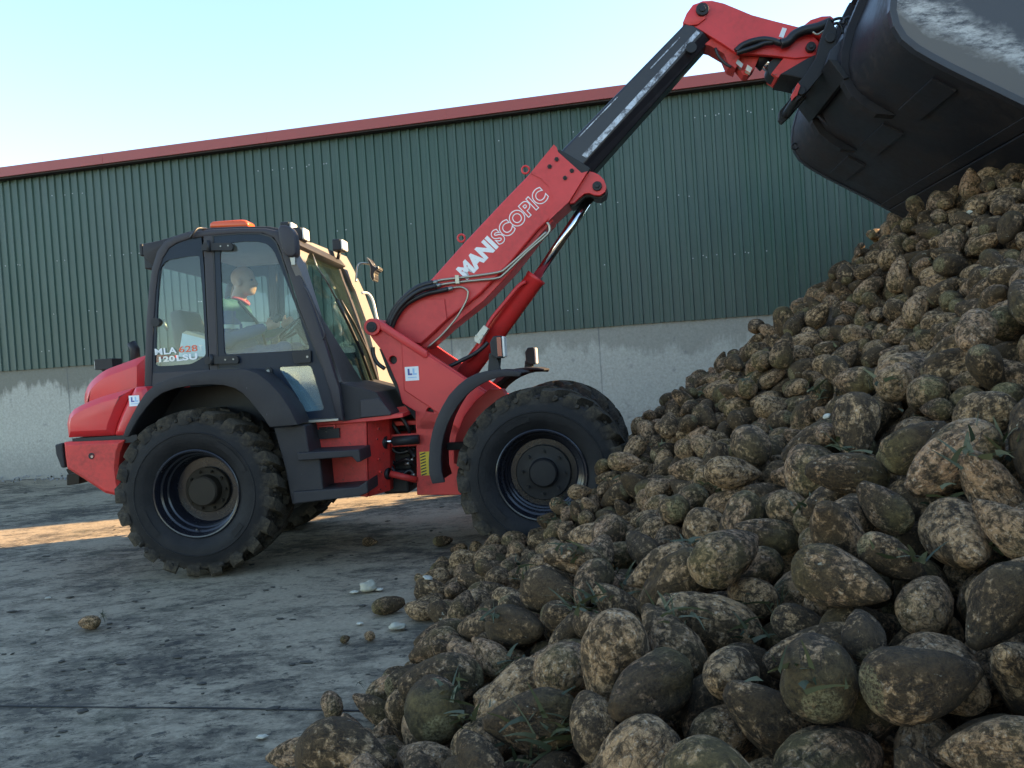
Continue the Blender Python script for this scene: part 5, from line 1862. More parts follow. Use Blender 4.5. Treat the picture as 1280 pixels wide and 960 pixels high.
    d = (REAR.ex * 0.55 + Vector((0, 0, 0.85))).normalized()
    add_tube(bm, [w - d * 0.03, w, w + d * 0.05, w + d * 0.10], [0.020, 0.022, 0.028, 0.030], 10)
    hs = obj('joystick', bm, M['rubberhose'], None, True)
    tag(hs, "black control grip in the driver's near hand", 'control grip')
    # lap belt strap over the shoulder
    bm = bmesh.new()
    add_tube(bm, catmull([q(0.09, -0.10, 0.49), q(0.19, -0.09, 0.36), q(0.235, -0.02, 0.25), q(0.23, 0.08, 0.12)], 6), 0.014, 6)
    obj('chest_strap', bm, M['rubberhose'], person, True)
build_person()

# pale box carried behind the seat
bm = bmesh.new()
a = REAR.poly([(228, 416), (257, 424), (257, 446), (223, 446)], -0.50)
add_prism(bm, REAR, a, -0.50, -0.26, 0)
a = REAR.poly([(233, 413.5), (258, 421), (257, 424), (228, 416.5)], -0.50)
add_prism(bm, REAR, a, -0.503, -0.257, 1)
M['palebox'] = plain('pale_blue_box', (0.55, 0.66, 0.70), 0.5)
M['tanlid'] = plain('tan_lid', (0.50, 0.42, 0.30), 0.6)
cb = obj('storage_box', bm, [M['palebox'], M['tanlid']])
tag(cb, 'pale blue box with a tan lid standing behind the driver in the cab', 'box')

# settled resting places of the beets: x, y, z, turn (three), size, kind
BEET_DATA = [
    364,774,412,-744,-58,23,258,4,97,866,297,371,40,-921,315,2,398,696,381,338,882,-327,209,11,290,836,401,-747,-622,16,259,9,156,706,334,-140,540,-248,329,
    11,486,842,460,344,-69,-929,231,0,277,787,331,-837,-232,132,280,7,4,1034,285,153,-918,365,280,9,378,1000,452,440,-239,-473,285,2,-281,1178,193,-973,209,
    -6,338,9,143,964,349,-402,912,83,304,1,592,1116,574,-233,574,777,309,13,106,1045,355,624,-121,-772,306,0,256,1138,362,131,-139,969,321,10,257,863,340,-98,
    -937,-167,241,5,538,1021,490,-91,223,-764,317,6,-153,1262,221,-329,-511,581,325,0,482,791,400,370,-809,415,272,2,296,1209,436,-897,-357,20,316,8,351,722,
    317,-401,-668,-496,253,4,558,941,511,-34,-551,653,204,4,455,939,431,438,89,410,212,7,606,1050,528,-29,-870,4,256,12,679,1061,598,444,46,-831,325,10,497,
    1226,543,116,434,893,251,12,-67,983,262,138,-142,829,213,1,595,1447,593,198,434,-687,304,2,186,1078,358,-561,-697,-446,264,2,70,950,309,-269,-567,483,211,
    5,-146,1400,208,22,986,-161,311,5,49,1163,304,-808,-588,25,280,11,444,1000,473,-652,233,192,192,6,410,1073,484,-198,-504,-694,259,3,487,1101,512,498,404,
    741,188,7,239,679,339,8,-136,787,259,11,237,1282,381,-254,348,835,312,7,-26,1488,265,668,-374,-245,312,6,570,1190,581,-707,-116,-247,225,11,425,854,390,
    -704,687,-104,272,10,233,950,365,64,-342,-786,243,12,-22,1198,258,-107,856,-429,291,13,42,1506,320,-708,363,-300,301,9,720,1274,613,-544,331,-601,267,10,
    350,863,427,773,520,336,156,3,211,909,315,877,316,55,236,3,-219,1063,162,518,168,752,299,5,19,977,248,12,-297,-870,171,4,329,1205,374,620,777,64,241,6,
    -343,1256,94,-110,-945,-265,338,0,518,1467,516,690,522,428,334,11,407,1359,428,-59,-941,296,235,1,412,1603,501,-427,18,134,250,8,348,855,354,33,788,173,
    229,4,926,1468,786,524,108,628,280,1,838,1489,744,-346,887,-138,273,1,800,1396,681,284,524,19,202,11,483,1703,540,-177,-414,558,277,5,383,805,312,523,-551,
    -646,267,3,-146,1064,181,-317,-805,102,248,7,116,1432,350,92,223,-833,247,2,422,754,347,-35,-536,-840,244,9,355,1059,372,479,-44,-394,209,6,726,1563,660,
    677,109,388,239,9,384,1445,433,-280,839,136,294,1,345,955,377,73,446,-890,273,12,96,1530,371,77,-8,997,244,3,217,992,301,-349,812,-327,266,9,822,1527,676,
    -257,-94,-250,299,4,743,1486,632,-451,-66,609,253,0,-65,1435,229,-370,-895,3,213,8,359,1315,383,70,898,-409,262,6,497,888,376,126,-321,77,246,3,158,1332,
    324,-414,-474,-772,236,12,347,1524,400,-584,-19,514,330,6,239,1387,382,-23,930,317,272,8,470,1405,449,832,-107,-346,258,2,740,1787,655,272,399,715,256,
    8,584,1070,432,607,69,331,250,8,-112,964,217,-466,-606,607,268,12,930,1539,752,433,224,156,221,9,570,1158,505,631,-414,-376,284,8,-154,1151,186,329,903,
    244,243,1,-334,1728,35,183,-266,918,208,6,-85,1034,220,283,-153,-269,217,5,219,831,289,360,639,-667,185,6,394,1009,391,-944,-28,-3,179,5,205,1962,324,458,
    -693,-535,269,9,-195,1737,155,-79,973,156,250,11,544,1124,449,931,136,-44,267,4,480,1172,486,405,-863,-249,283,10,-226,1447,136,-452,373,614,241,0,229,
    1576,369,-419,-753,297,230,8,913,1430,693,-770,-157,529,258,6,312,1687,422,-590,-503,476,248,8,68,1415,295,855,-59,-180,228,3,1152,2347,817,-821,-306,-387,
    231,5,1473,2411,1046,-136,863,-195,250,7,425,1239,363,898,35,275,308,11,857,2605,723,-417,-519,-179,269,4,293,1061,316,-805,154,279,268,1,577,1577,551,
    -280,-371,880,290,10,-63,1117,225,-276,-62,239,257,13,1324,2461,949,-975,-167,39,257,4,-96,1688,207,222,754,542,250,13,1281,2708,946,-773,-245,-550,275,
    8,459,964,365,-68,921,36,282,12,873,1395,642,-453,-828,-162,254,12,-16,988,218,187,-840,506,132,11,371,890,293,620,475,415,211,13,507,1286,489,-208,950,
    -227,323,3,380,670,342,395,-141,-12,170,8,66,935,237,-574,-247,474,267,7,726,1420,613,-172,-251,801,132,9,-18,1051,211,506,850,-22,203,3,357,1767,413,-388,
    -225,893,254,2,-156,1998,156,-792,-518,-313,211,9,1143,1873,861,-430,133,-188,240,3,712,1915,619,351,730,-364,188,3,472,2266,419,36,111,962,247,9,79,1353,
    297,285,36,-946,211,12,1744,3080,1290,202,-772,-67,264,9,691,1965,571,-645,-293,-497,213,9,-101,1491,200,-216,-865,324,271,1,790,1647,658,-844,474,-56,
    335,9,496,1026,412,-502,648,258,240,2,721,2325,573,-842,-155,115,226,11,-431,2543,24,-218,-69,180,226,10,1092,1855,816,514,-826,-96,241,13,357,2779,390,
    506,-71,-206,257,13,181,1653,333,-138,394,843,272,12,-294,2626,34,-581,116,110,297,11,297,824,263,79,-75,76,272,13,1079,2889,840,584,-576,12,243,9,96,1287,
    325,-635,465,-510,199,8,1438,2487,1006,827,-510,86,212,7,524,901,456,-907,33,-380,210,2,1211,2303,862,913,-223,299,210,7,1220,2810,908,-632,-284,-214,257,
    5,745,1884,670,755,-213,-567,219,13,297,1657,370,421,-719,-475,223,12,1061,2526,758,-948,-11,132,242,13,313,2694,288,92,642,607,281,2,146,1591,357,78,-268,
    476,211,10,1406,2607,1024,-493,715,447,278,2,391,2287,368,440,3,184,218,0,628,2732,525,-472,541,-272,257,11,-314,2455,25,211,852,470,219,5,393,1614,437,
    -566,112,-573,211,2,2000,3144,1450,-446,438,-770,286,12,725,2271,536,348,648,488,232,8,190,2057,288,-151,-647,691,304,5,687,1122,555,-933,28,-316,243,3,
    565,1502,573,494,-726,-414,168,10,1628,2687,1174,511,-264,-387,264,12,1021,2319,698,917,-32,302,201,13,-218,978,203,313,848,254,252,11,820,1374,613,-236,
    429,374,210,4,519,2791,497,565,10,582,232,7,1577,2615,1139,-371,887,-161,254,10,300,1743,348,841,258,-384,265,11,948,2359,697,-885,-80,-395,225,11,999,
    3006,826,30,683,-170,295,13,812,1467,655,165,708,580,162,1,616,981,507,333,-352,37,222,7,-208,2904,65,34,-35,19,266,9,749,2657,615,141,83,695,252,7,-242,
    2339,42,558,58,-481,253,1,406,2849,424,-406,395,824,250,13,948,1565,693,295,873,376,219,4,1225,2085,921,646,-456,-566,190,13,354,1147,318,-118,136,854,
    273,9,920,2566,663,-940,-32,-102,300,6,-187,1839,147,123,-183,-964,264,12,1142,2452,824,-791,-478,335,213,9,482,1577,439,-190,-152,-953,275,5,377,2592,
    327,203,-837,379,259,5,872,1663,683,79,-546,-467,310,11,561,2490,459,617,721,317,231,11,1011,2935,815,602,-89,395,244,8,-245,1685,101,805,245,129,280,10,
    -75,2374,131,696,563,205,252,13,1573,3147,1232,829,188,-475,239,13,953,2707,747,601,-244,-35,243,7,827,2716,697,524,255,323,238,11,415,1805,449,512,480,
    -193,221,3,441,1862,472,-593,-341,-443,256,13,674,1577,586,225,461,337,291,6,1809,2905,1284,-128,574,-727,269,4,544,971,422,-339,-224,334,259,12,968,2542,
    724,690,-160,1,177,7,-146,2555,71,-22,-961,217,256,13,522,2570,443,445,337,696,211,9,1337,2902,1016,-129,134,580,260,6,1117,1945,784,395,648,626,266,7,
    712,1654,595,526,-198,-202,250,7,-306,1792,46,965,45,202,289,8,740,2691,545,991,114,-55,289,11,825,2633,641,-649,-120,-227,188,6,430,1052,344,-214,214,
    920,283,13,1022,1909,744,269,927,-109,210,2,1403,2973,1064,453,-61,-815,295,1,1599,2808,1161,138,151,595,261,6,-309,2852,22,33,954,-291,255,8,791,1435,
    615,845,504,-22,265,1,210,2920,276,125,0,95,193,9,1489,2518,1058,-701,-189,104,251,5,1696,3192,1253,-400,599,-439,297,9,429,1132,366,-39,-539,-710,296,
    12,1755,2680,1212,883,-386,-45,300,11,1120,1789,841,249,-443,-759,252,10,1151,2680,819,74,-419,345,240,8,1039,2041,723,-560,296,168,221,12,-27,2974,106,
    -822,-162,227,264,3,1224,2822,980,-867,330,-261,186,2,480,1342,455,650,105,228,202,6,179,1471,320,141,-78,920,235,12,537,1631,479,-720,272,-197,251,4,1188,
    2068,873,748,620,-30,240,12,1193,2219,824,-838,-232,322,244,10,1085,2326,748,416,869,196,162,13,1142,1969,843,-423,-478,723,208,3,492,3112,456,249,156,
    -685,250,4,915,2658,707,0,-846,528,264,4,834,2418,617,-76,496,747,157,4,-41,1880,200,643,-332,-343,237,10,815,3020,692,-720,652,-21,233,2,1225,2990,988,
    -76,-470,418,221,2,1166,2647,864,-16,383,-7,181,6,683,2531,519,689,-46,-599,193,9,562,2692,511,-328,-147,865,178,9,280,911,269,-274,-374,868,288,6,-105,
    2203,129,867,223,39,268,7,-224,2544,53,120,-318,-680,221,10,-195,1208,146,-350,-168,13,205,12,1521,2744,1119,-632,658,-196,213,8,162,1058,266,159,633,716,
    240,7,1407,2740,1083,-424,-888,-131,176,10,1309,2661,889,-423,185,-861,266,1,745,2762,594,-68,-967,-116,242,11,-141,2078,126,269,852,-383,305,9,1093,2026,
    761,-134,-963,-121,224,5,950,2052,690,605,-92,314,218,2,-175,1312,157,728,-410,-406,269,13,509,2831,405,478,55,259,283,8,-115,2549,115,-753,325,-59,198,
    2,477,2671,369,73,576,-783,227,4,1309,2516,904,-37,-203,891,186,7,878,1298,657,914,-380,-113,286,4,22,2302,147,213,-974,-33,283,7,351,2124,351,-370,-405,
    780,216,0,1169,1792,885,-449,-594,436,202,12,-130,2751,98,-167,-221,728,280,10,-260,1286,132,-295,-844,422,284,2,138,2889,234,725,-358,-400,229,1,327,2551,
    256,-461,349,-816,211,12,432,1064,416,-85,402,-905,206,13,529,1549,490,93,383,914,221,1,642,3094,564,8,-935,-49,231,10,714,1431,555,839,-123,-292,283,0,
    -25,1731,210,-770,316,405,230,5,1147,2403,782,-157,127,978,207,4,1163,2808,849,329,-683,638,176,5,113,2911,177,-29,-499,-827,251,11,1535,2922,1159,-144,
    -323,478,227,3,1332,2638,961,-569,678,-439,232,11,-153,1561,190,366,-807,242,175,5,74,2802,141,81,912,370,239,10,51,1272,271,30,602,765,281,1,115,2692,
    187,938,-114,216,228,6,1359,2537,980,13,-886,394,199,5,-95,1756,160,791,247,560,309,5,1841,3130,1326,647,743,145,270,5,845,2407,560,-628,18,-144,290,13,
    1547,3156,1166,-649,-70,359,216,3,920,3072,731,-838,-100,32,244,4,1248,3069,921,-196,-876,-85,213,12,1370,2731,993,938,-73,267,202,10,1060,2113,704,87,
    -821,519,264,3,1445,2913,1073,985,30,109,212,6,1742,2966,1268,723,531,357,194,11,460,1238,441,-763,56,-41,215,5,955,2484,676,-439,198,-240,245,0,1109,2467,
    758,-720,-516,204,233,3,1162,2600,819,346,-413,-725,199,6,1146,2215,774,366,130,167,228,9,901,2466,637,-275,233,-918,183,13,514,1090,392,714,-16,174,216,
    13,1907,3022,1352,54,-539,-568,210,9,987,3306,829,-581,810,6,230,11,1569,3309,1200,-601,-624,-453,234,3,232,2706,259,-395,-53,-892,161,12,420,892,324,578,
    -585,-242,185,5,305,2962,355,604,752,-91,219,12,205,2608,237,-445,-118,656,185,0,467,2212,350,426,500,742,308,6,-110,2881,82,508,154,232,273,10,760,2619,
    522,136,-86,59,276,2,453,1396,379,110,131,983,258,0,1751,2863,1238,225,-472,754,200,12,1383,2172,936,289,888,-186,204,9,1063,2756,758,-242,436,277,203,
    2,59,2130,214,683,99,-48,221,4,1337,2990,1033,-874,-334,97,232,9,387,2668,360,855,-380,342,215,4,577,2675,454,-879,134,-426,262,1,1587,2501,1088,-396,-483,
    -781,212,13,184,2719,241,427,-504,604,157,13,1438,2257,977,-48,-632,-768,158,7,1125,2778,804,-125,139,-890,256,8,653,2582,487,242,48,-859,220,1,484,2746,
    378,-366,775,336,250,1,621,2912,546,308,-686,-616,207,13,378,2372,324,622,-382,-329,263,7,747,2988,600,760,-141,122,250,7,1318,3426,941,-719,424,-193,259,
    5,-294,2522,25,-138,894,424,228,10,-117,1361,149,817,-404,27,250,3,1507,2335,1023,2,-461,32,237,6,854,2690,635,-217,-98,-385,275,13,77,1627,306,49,-133,
    -38,289,9,468,1502,436,480,-200,178,292,0,-47,2485,131,223,3,569,206,6,160,2762,225,461,-587,-626,189,9,646,1841,522,-271,-531,-802,219,1,777,1217,610,
    728,89,533,245,10,603,3120,514,-221,-587,174,252,0,-26,2665,138,191,850,-428,143,11,794,2581,574,12,674,732,221,3,322,2075,327,-83,-85,974,185,5,739,1792,
    585,261,-34,-119,302,2,1638,3076,1227,148,135,476,167,11,1423,2332,926,-603,-80,574,232,4,1023,3205,790,-138,-944,-15,238,12,578,1855,502,-449,786,320,
    211,10,134,2635,197,-584,560,586,156,4,1327,2567,927,192,-106,-472,229,0,-278,1635,29,386,-694,-555,188,4,501,2938,427,-413,533,-530,230,3,-114,3016,94,
    -338,595,727,193,8,-25,1466,211,-544,-712,312,161,1,735,2883,587,739,544,235,275,0,1440,2834,1053,54,431,-843,199,3,551,1794,499,275,382,-261,227,5,-262,
    1501,42,421,-243,-269,239,10,388,2450,349,784,-89,91,223,8,1255,2873,932,-158,-987,-13,261,1,1474,2896,1137,517,-650,549,191,5,1070,2434,702,-317,42,624,
    253,11,482,3234,463,-521,296,684,211,11,446,1661,456,-580,577,42,282,9,1304,3255,1025,841,-27,351,208,7,1331,2363,913,-536,-585,472,189,13,283,2769,305,
    252,-107,-858,162,4,723,1887,567,218,-935,-147,214,7,1065,1973,741,-300,-943,-21,230,10,1433,2682,1048,200,425,838,208,12,875,2620,610,65,201,-967,236,
    13,-43,1266,208,424,-846,252,286,9,1090,2665,759,-104,-852,392,238,13,975,3031,744,278,-678,590,223,2,532,3270,502,-332,345,-762,200,4,682,3617,545,678,
    -7,190,227,0,-1,946,209,-148,-289,-939,208,12,37,1449,222,864,-453,-17,216,3,1256,3205,898,335,-100,-639,230,10,1533,2634,1085,278,-187,-734,233,4,-299,
    2983,20,-469,-139,318,219,5,1233,2421,855,-180,-489,607,243,12,618,1507,533,-212,268,687,230,2,1388,2788,1004,-6,-725,685,218,13,1496,2718,1077,-433,-96,
    288,196,3,1250,2188,868,-515,-805,288,218,5,1599,3436,1179,240,642,113,242,0,1444,2840,1110,26,-913,406,188,2,668,3157,580,-148,131,814,229,1,1461,2568,
    1010,110,391,-837,242,4,36,1057,219,-279,204,-577,180,8,15,2559,119,526,718,-351,217,5,1164,3139,887,-184,-763,293,193,8,95,2466,174,-167,13,711,286,10,
    510,1724,476,414,-35,-461,239,4,1460,2777,1071,-202,880,71,246,11,1529,2278,1073,317,28,-176,287,6,994,2395,674,-418,-195,-630,188,4,972,3283,767,-358,
    6,910,193,1,847,2770,638,-662,-24,189,258,12,242,2768,251,-608,-352,59,244,3,0,1618,223,-11,-827,-362,219,11,-147,1677,172,206,40,889,160,4,625,2514,473,
    313,47,921,130,5,1706,2608,1144,167,-959,-47,285,2,1291,2927,965,-771,72,-50,232,9,1473,3196,1107,234,169,-808,243,8,594,2401,456,-149,150,958,199,7,56,
    1557,244,601,700,289,263,13,352,2433,272,-58,166,-951,203,0,1831,2795,1301,150,514,-529,194,5,1207,2976,848,-550,-221,-38,235,1,1052,1719,776,-16,-398,
    915,250,11,268,2595,240,631,-472,-326,229,6,284,1823,365,225,125,694,203,6,1125,2050,804,856,248,-57,175,13,1817,3357,1289,-727,59,-609,246,4,1944,3193,
    1382,-906,412,45,140,9,1052,2487,723,146,845,410,158,7,581,2734,467,73,631,769,208,7,333,2835,326,-334,178,-708,241,3,621,3448,502,-82,793,600,175,5,795,
    2874,620,-163,-551,-765,211,13,1309,3307,982,-752,42,-440,211,5,1489,2631,1054,347,430,500,175,8,-178,2729,57,-214,199,-713,246,0,1849,3002,1316,-282,-228,
    913,232,0,1990,3212,1406,-438,-244,856,162,9,1351,3599,964,-916,180,-353,281,9,1456,2305,980,-137,450,9,188,3,794,3194,628,896,-102,-150,202,12,733,2807,
    550,-988,-73,133,207,7,1532,2386,1070,-37,494,-813,190,2,812,1679,567,632,635,-443,222,7,683,2073,500,716,-194,-284,251,9,116,994,277,70,-5,94,232,1,321,
    2925,315,-47,610,787,195,10,2000,3053,1435,868,-239,-434,204,12,1764,3208,1220,-454,-527,-319,224,9,773,3396,627,-412,845,304,195,2,615,1326,535,-448,431,
    -157,198,3,219,1399,317,-851,423,143,206,10,1312,2808,893,581,283,343,250,11,1541,2482,992,367,-877,-274,229,9,661,2859,535,431,-198,-802,250,10,-23,1567,
    211,741,-438,-64,191,3,1130,2581,775,674,336,303,203,3,846,1770,677,-599,-158,-4,246,7,1539,3240,1135,-365,-640,-51,216,5,780,1342,569,246,223,677,293,
    11,626,1228,491,363,83,811,321,6,871,2520,611,255,-67,-38,231,10,439,2855,375,-787,-576,-125,190,11,955,3343,718,15,-510,-51,260,12,726,2754,511,-98,804,
    -575,236,5,168,2483,213,-13,999,-18,198,8,988,1654,730,220,55,-595,315,7,1456,3406,1104,360,-358,-736,151,6,1674,3050,1168,-670,635,-167,287,2,-311,1930,
    26,894,351,28,194,8,47,1013,186,185,966,-65,195,12,856,2806,695,237,868,-436,236,5,59,2578,155,-645,-740,61,174,2,1467,2468,946,-498,-809,273,310,6,87,
    1033,241,-238,724,-550,199,9,1260,2643,853,-351,-91,438,200,4,1753,2806,1212,-438,-24,207,217,2,639,2202,517,-66,124,810,194,10,1235,3095,867,-240,807,
    -237,203,13,-312,1404,106,-339,-785,244,239,11,-29,2621,99,667,-234,-653,216,3,768,3529,605,387,136,-768,232,5,365,2751,315,92,-985,-136,246,5,-300,1097,
    122,-763,580,65,277,10,1432,4066,943,716,165,267,241,5,-209,2827,36,-520,397,-584,233,9,1355,2080,936,474,-301,181,219,2,783,3255,630,147,-510,-832,204,
    12,748,1601,547,805,537,239,219,10,841,2469,611,372,-356,-229,175,12,940,3717,694,-837,-76,-533,192,2,1329,3077,1027,225,345,120,154,11,189,1551,308,-964,
    -133,-50,248,4,281,1280,335,785,-56,258,180,12,32,2226,150,-636,110,519,272,11,802,3045,634,703,441,112,216,8,897,3431,668,-155,568,-779,256,1,671,1753,
    568,-517,-800,301,184,10,1440,2595,946,-12,677,736,272,3,1013,2799,778,267,160,688,198,3,744,2428,514,112,19,-867,259,7,1495,2702,1010,217,-202,895,268,
    3,-75,2818,67,275,344,400,238,3,313,964,278,859,-219,3,202,12,608,2322,450,240,-35,259,229,8,784,1917,621,-231,-468,347,260,5,1072,1604,834,328,455,610,
    226,5,1746,3025,1211,-192,96,-590,294,13,-25,1363,202,385,601,-691,286,2,-67,1424,167,143,-524,-838,204,8,1533,2473,1052,-110,991,80,198,8,2011,3095,1365,
    312,-87,-865,305,4,538,2942,484,130,-367,-814,272,13,1286,3129,992,9,633,-415,267,4,1262,2257,863,299,-512,756,162,3,788,1724,605,949,137,249,243,5,84,
    2649,145,-334,-242,900,217,5,446,2786,350,-147,-92,285,213,8,-105,2622,94,-22,-44,294,246,2,358,1280,314,-302,-162,-883,210,5,603,1362,480,542,-58,-189,
    295,13,1254,3013,890,100,-969,-58,178,10,469,2386,351,792,-60,-199,283,10,461,2616,326,-119,-893,361,239,12,472,2957,357,-290,-716,141,257,5,803,1557,590,
    -282,-375,748,266,2,918,2422,621,-333,-178,219,206,6,819,3670,624,-266,516,812,257,4,1590,2764,1090,-436,-75,-878,251,9,1166,2317,760,843,70,91,176,6,-235,
    2708,23,-232,-643,729,202,11,564,1704,493,262,213,910,166,6,611,2595,448,741,358,547,212,10,273,2112,279,-15,965,183,202,0,239,986,233,88,803,-546,215,
    5,721,1145,516,263,906,-331,197,4,953,3819,621,-242,-842,138,265,1,1271,2110,894,359,-721,-592,221,8,832,1799,540,590,705,200,265,8,1679,2876,1195,831,
    -479,75,231,12,1235,2940,883,486,180,258,198,3,505,2587,376,459,-883,-74,247,9,283,2975,232,-410,535,-313,275,3,1219,2661,801,192,-496,-842,240,4,927,2986,
    723,-837,-531,129,185,12,690,3403,535,-45,996,25,270,10,-239,2894,18,-5,-901,-433,181,7,553,2894,445,896,438,73,171,9,730,3156,540,114,-33,103,241,3,-24,
    2827,102,-442,-731,399,238,0,1664,2548,1142,-125,541,831,148,7,1986,3284,1389,-339,-78,283,267,5,1503,2262,1015,-184,-85,-234,212,11,-22,1645,151,835,-481,
    -213,292,11,1551,3387,1120,-201,-295,94,232,2,764,1491,561,85,153,855,247,5,-304,3057,19,-37,352,-722,172,9,539,1150,381,91,876,-407,239,12,1073,2594,744,
    -175,-734,517,195,9,1711,3283,1275,-314,716,522,223,8,348,1806,348,-615,-208,-300,248,8,871,3025,660,-675,-235,-391,251,12,365,2795,259,729,-572,-353,231,
    5,1309,3642,894,-959,110,-8,253,3,-6,2365,91,-19,948,-308,273,11,1322,2161,877,-870,-11,-491,209,0,285,2682,227,-377,-107,765,225,5,758,1741,522,-42,333,
    -611,222,0,870,1482,640,644,-534,513,230,3,812,2662,575,268,150,461,226,7,-373,2905,12,524,728,342,139,8,1493,3120,1105,608,274,457,253,10,1716,2702,1138,
    -74,275,-362,221,11,1534,3451,1072,410,-157,893,279,0,1055,2198,687,-308,-944,7,285,9,1317,3522,944,-827,-294,362,213,4,1095,2251,727,510,609,343,209,10,
    1794,2992,1273,555,726,-14,210,7,427,1323,348,-137,-451,804,192,5,1299,3037,994,998,22,50,253,1,-234,2429,29,-745,-610,240,242,7,1093,3002,832,-53,-103,
    -472,220,9,750,3455,571,575,104,803,205,6,46,2907,120,-97,-739,-353,150,5,1200,2294,798,193,-28,-893,203,3,696,2810,501,192,580,219,170,0,316,2004,318,
    -364,388,-89,201,7,598,3023,469,-238,-827,501,301,3,994,2019,675,182,779,317,191,4,630,1947,509,633,-257,62,217,2,618,1178,541,-39,-169,812,206,3,-92,1627,
    176,538,-639,173,193,13,1566,2635,1027,132,537,-493,190,0,901,2034,626,410,-63,879,249,0,1291,2248,900,793,-485,-188,165,0,293,1235,289,772,115,5,266,11,
    1135,2366,740,34,-243,945,211,5,948,3615,664,763,360,-232,276,9,1019,3783,718,562,457,460,247,6,1919,2899,1390,834,247,479,241,11,2014,3541,1408,-65,348,
    498,226,4,761,3167,594,643,91,-1,199,2,94,1135,238,-222,-129,385,298,11,1206,3204,849,-394,-193,574,276,4,1588,3216,1197,427,770,-19,204,6,1337,2728,916,
    -73,-286,-371,200,5,1128,3222,835,428,-492,-757,226,2,34,2617,120,-308,-866,323,209,10,125,2755,176,885,254,-238,211,2,703,1183,551,-152,375,889,238,3,
    728,2906,515,317,-570,-757,238,7,30,2494,120,546,33,-7,215,5,373,2627,239,776,598,-118,258,2,588,1251,564,771,-120,257,186,9,1274,3550,879,-638,157,113,
    176,13,426,2547,339,316,-884,-327,231,3,350,4707,26,-373,-471,703,251,9,222,2688,213,-588,256,-762,207,10,735,3331,526,622,-583,291,265,6,995,2597,713,
    142,759,-634,226,10,848,2895,663,-605,-505,368,244,2,2016,3374,1406,414,8,-311,218,0,-21,1119,148,368,562,-737,258,7,884,3321,628,813,-252,89,310,7,1285,
    2726,854,-73,381,-887,245,7,-253,1764,91,483,-116,-583,151,8,125,1470,257,570,28,17,299,4,226,2757,179,268,69,-220,236,8,209,2891,226,-799,-410,334,225,
    8,2206,5686,856,-282,933,162,264,2,755,1665,528,-302,852,-380,175,4,1557,2823,1124,911,-209,-309,173,11,1671,2852,1128,743,-549,-383,223,12,892,2232,608,
    -467,29,1,254,12,555,3230,469,447,-692,-335,183,9,639,1051,445,-391,861,-138,161,7,763,2509,558,-252,126,-661,267,1,811,3894,530,587,-20,802,242,9,782,
    3343,585,-151,558,-814,193,0,-326,1574,34,651,667,269,173,12,818,2975,645,-660,-199,407,122,3,330,1860,375,-739,497,-446,218,13,614,1719,538,-13,987,-98,
    223,0,635,3000,541,-398,-265,816,196,0,459,1933,420,-249,-663,660,283,11,1007,3163,756,-917,118,3,203,6,74,3032,110,936,-70,88,245,1,1778,3141,1258,710,
    -467,13,185,6,1945,2944,1332,-809,-68,-21,260,8,-57,1165,181,68,390,-852,228,7,1181,1934,876,-132,-827,56,134,3,46,2959,105,-592,260,682,214,10,785,2001,
    588,-878,169,-348,268,8,749,3113,600,856,-251,289,179,6,1648,2830,1186,-151,127,213,124,0,-124,1311,128,330,753,-553,153,6,-195,2600,24,373,142,819,167,
    9,1189,3306,856,586,639,29,201,7,-26,984,160,-588,-708,-381,250,9,609,5299,19,-491,-265,484,217,6,1248,2800,850,54,13,757,211,4,-21,2686,98,219,-306,134,
    213,0,45,2876,92,108,-599,-792,170,10,-215,1329,102,-840,88,19,215,3,354,4381,52,364,-444,-691,219,11,530,2647,402,319,-920,208,146,13,886,2463,573,-766,
    325,-246,227,3,1207,2550,774,-649,-634,-406,215,12,1688,4337,868,387,913,-130,160,9,823,2539,550,69,523,386,196,1,555,2368,426,-371,216,806,201,0,430,2961,
    426,-560,-645,-510,173,13,617,1422,511,-271,526,-51,169,5,1603,2952,1125,-118,-760,-543,192,4,252,1692,322,-984,175,7,244,9,1062,2818,764,416,130,-896,
    191,0,1447,3164,1004,508,241,795,167,7,1297,3708,883,-432,-551,-678,205,4,1637,3590,1095,136,-840,331,309,11,663,2776,472,-159,-798,-564,214,3,281,2343,
    267,219,-293,827,153,13,1419,3869,939,249,-708,-512,270,10,1578,2572,1031,314,-283,537,253,13,1643,3175,1191,587,510,478,267,3,145,890,262,-279,-447,841,
    167,2,744,3022,541,-57,-973,-8,189,13,126,2844,175,947,201,-29,182,11,115,1540,273,341,12,-365,173,7,68,2833,100,88,-509,839,188,0,807,2818,610,-503,413,
    747,221,2,1029,3099,762,996,-71,-2,294,12,-196,2277,41,-82,70,-932,220,2,906,3250,668,975,173,35,187,11,2057,3459,1430,288,210,52,182,6,1237,2883,866,738,
    60,344,216,3,-153,3073,39,132,837,125,216,8,2193,4857,1289,-582,437,-559,249,0,496,1203,390,-243,-796,-535,190,6,565,2609,416,314,-95,-774,212,6,-55,2470,
    79,-484,50,141,251,1,824,2484,534,560,-601,459,219,0,-243,2944,18,341,185,-33,169,11,700,3250,560,-55,408,-730,205,7,1087,2977,777,-223,-841,486,207,10,
    1397,2532,903,-585,490,-265,278,12,1363,3002,958,-373,-201,577,175,4,1395,3280,1006,458,195,-545,270,7,286,1912,322,128,-130,-351,170,7,567,2810,468,-244,
    -392,707,207,10,693,2212,487,39,398,639,206,9,545,3011,420,628,66,-164,208,3,568,3112,425,841,-444,187,248,11,751,3052,592,658,-199,-171,216,8,316,2501,
    233,538,801,-244,238,12,119,1483,311,-280,165,-708,132,8,1361,3326,934,-16,799,-585,271,2,1508,2547,967,-103,-176,307,216,5,1648,3388,1176,-667,-547,504,
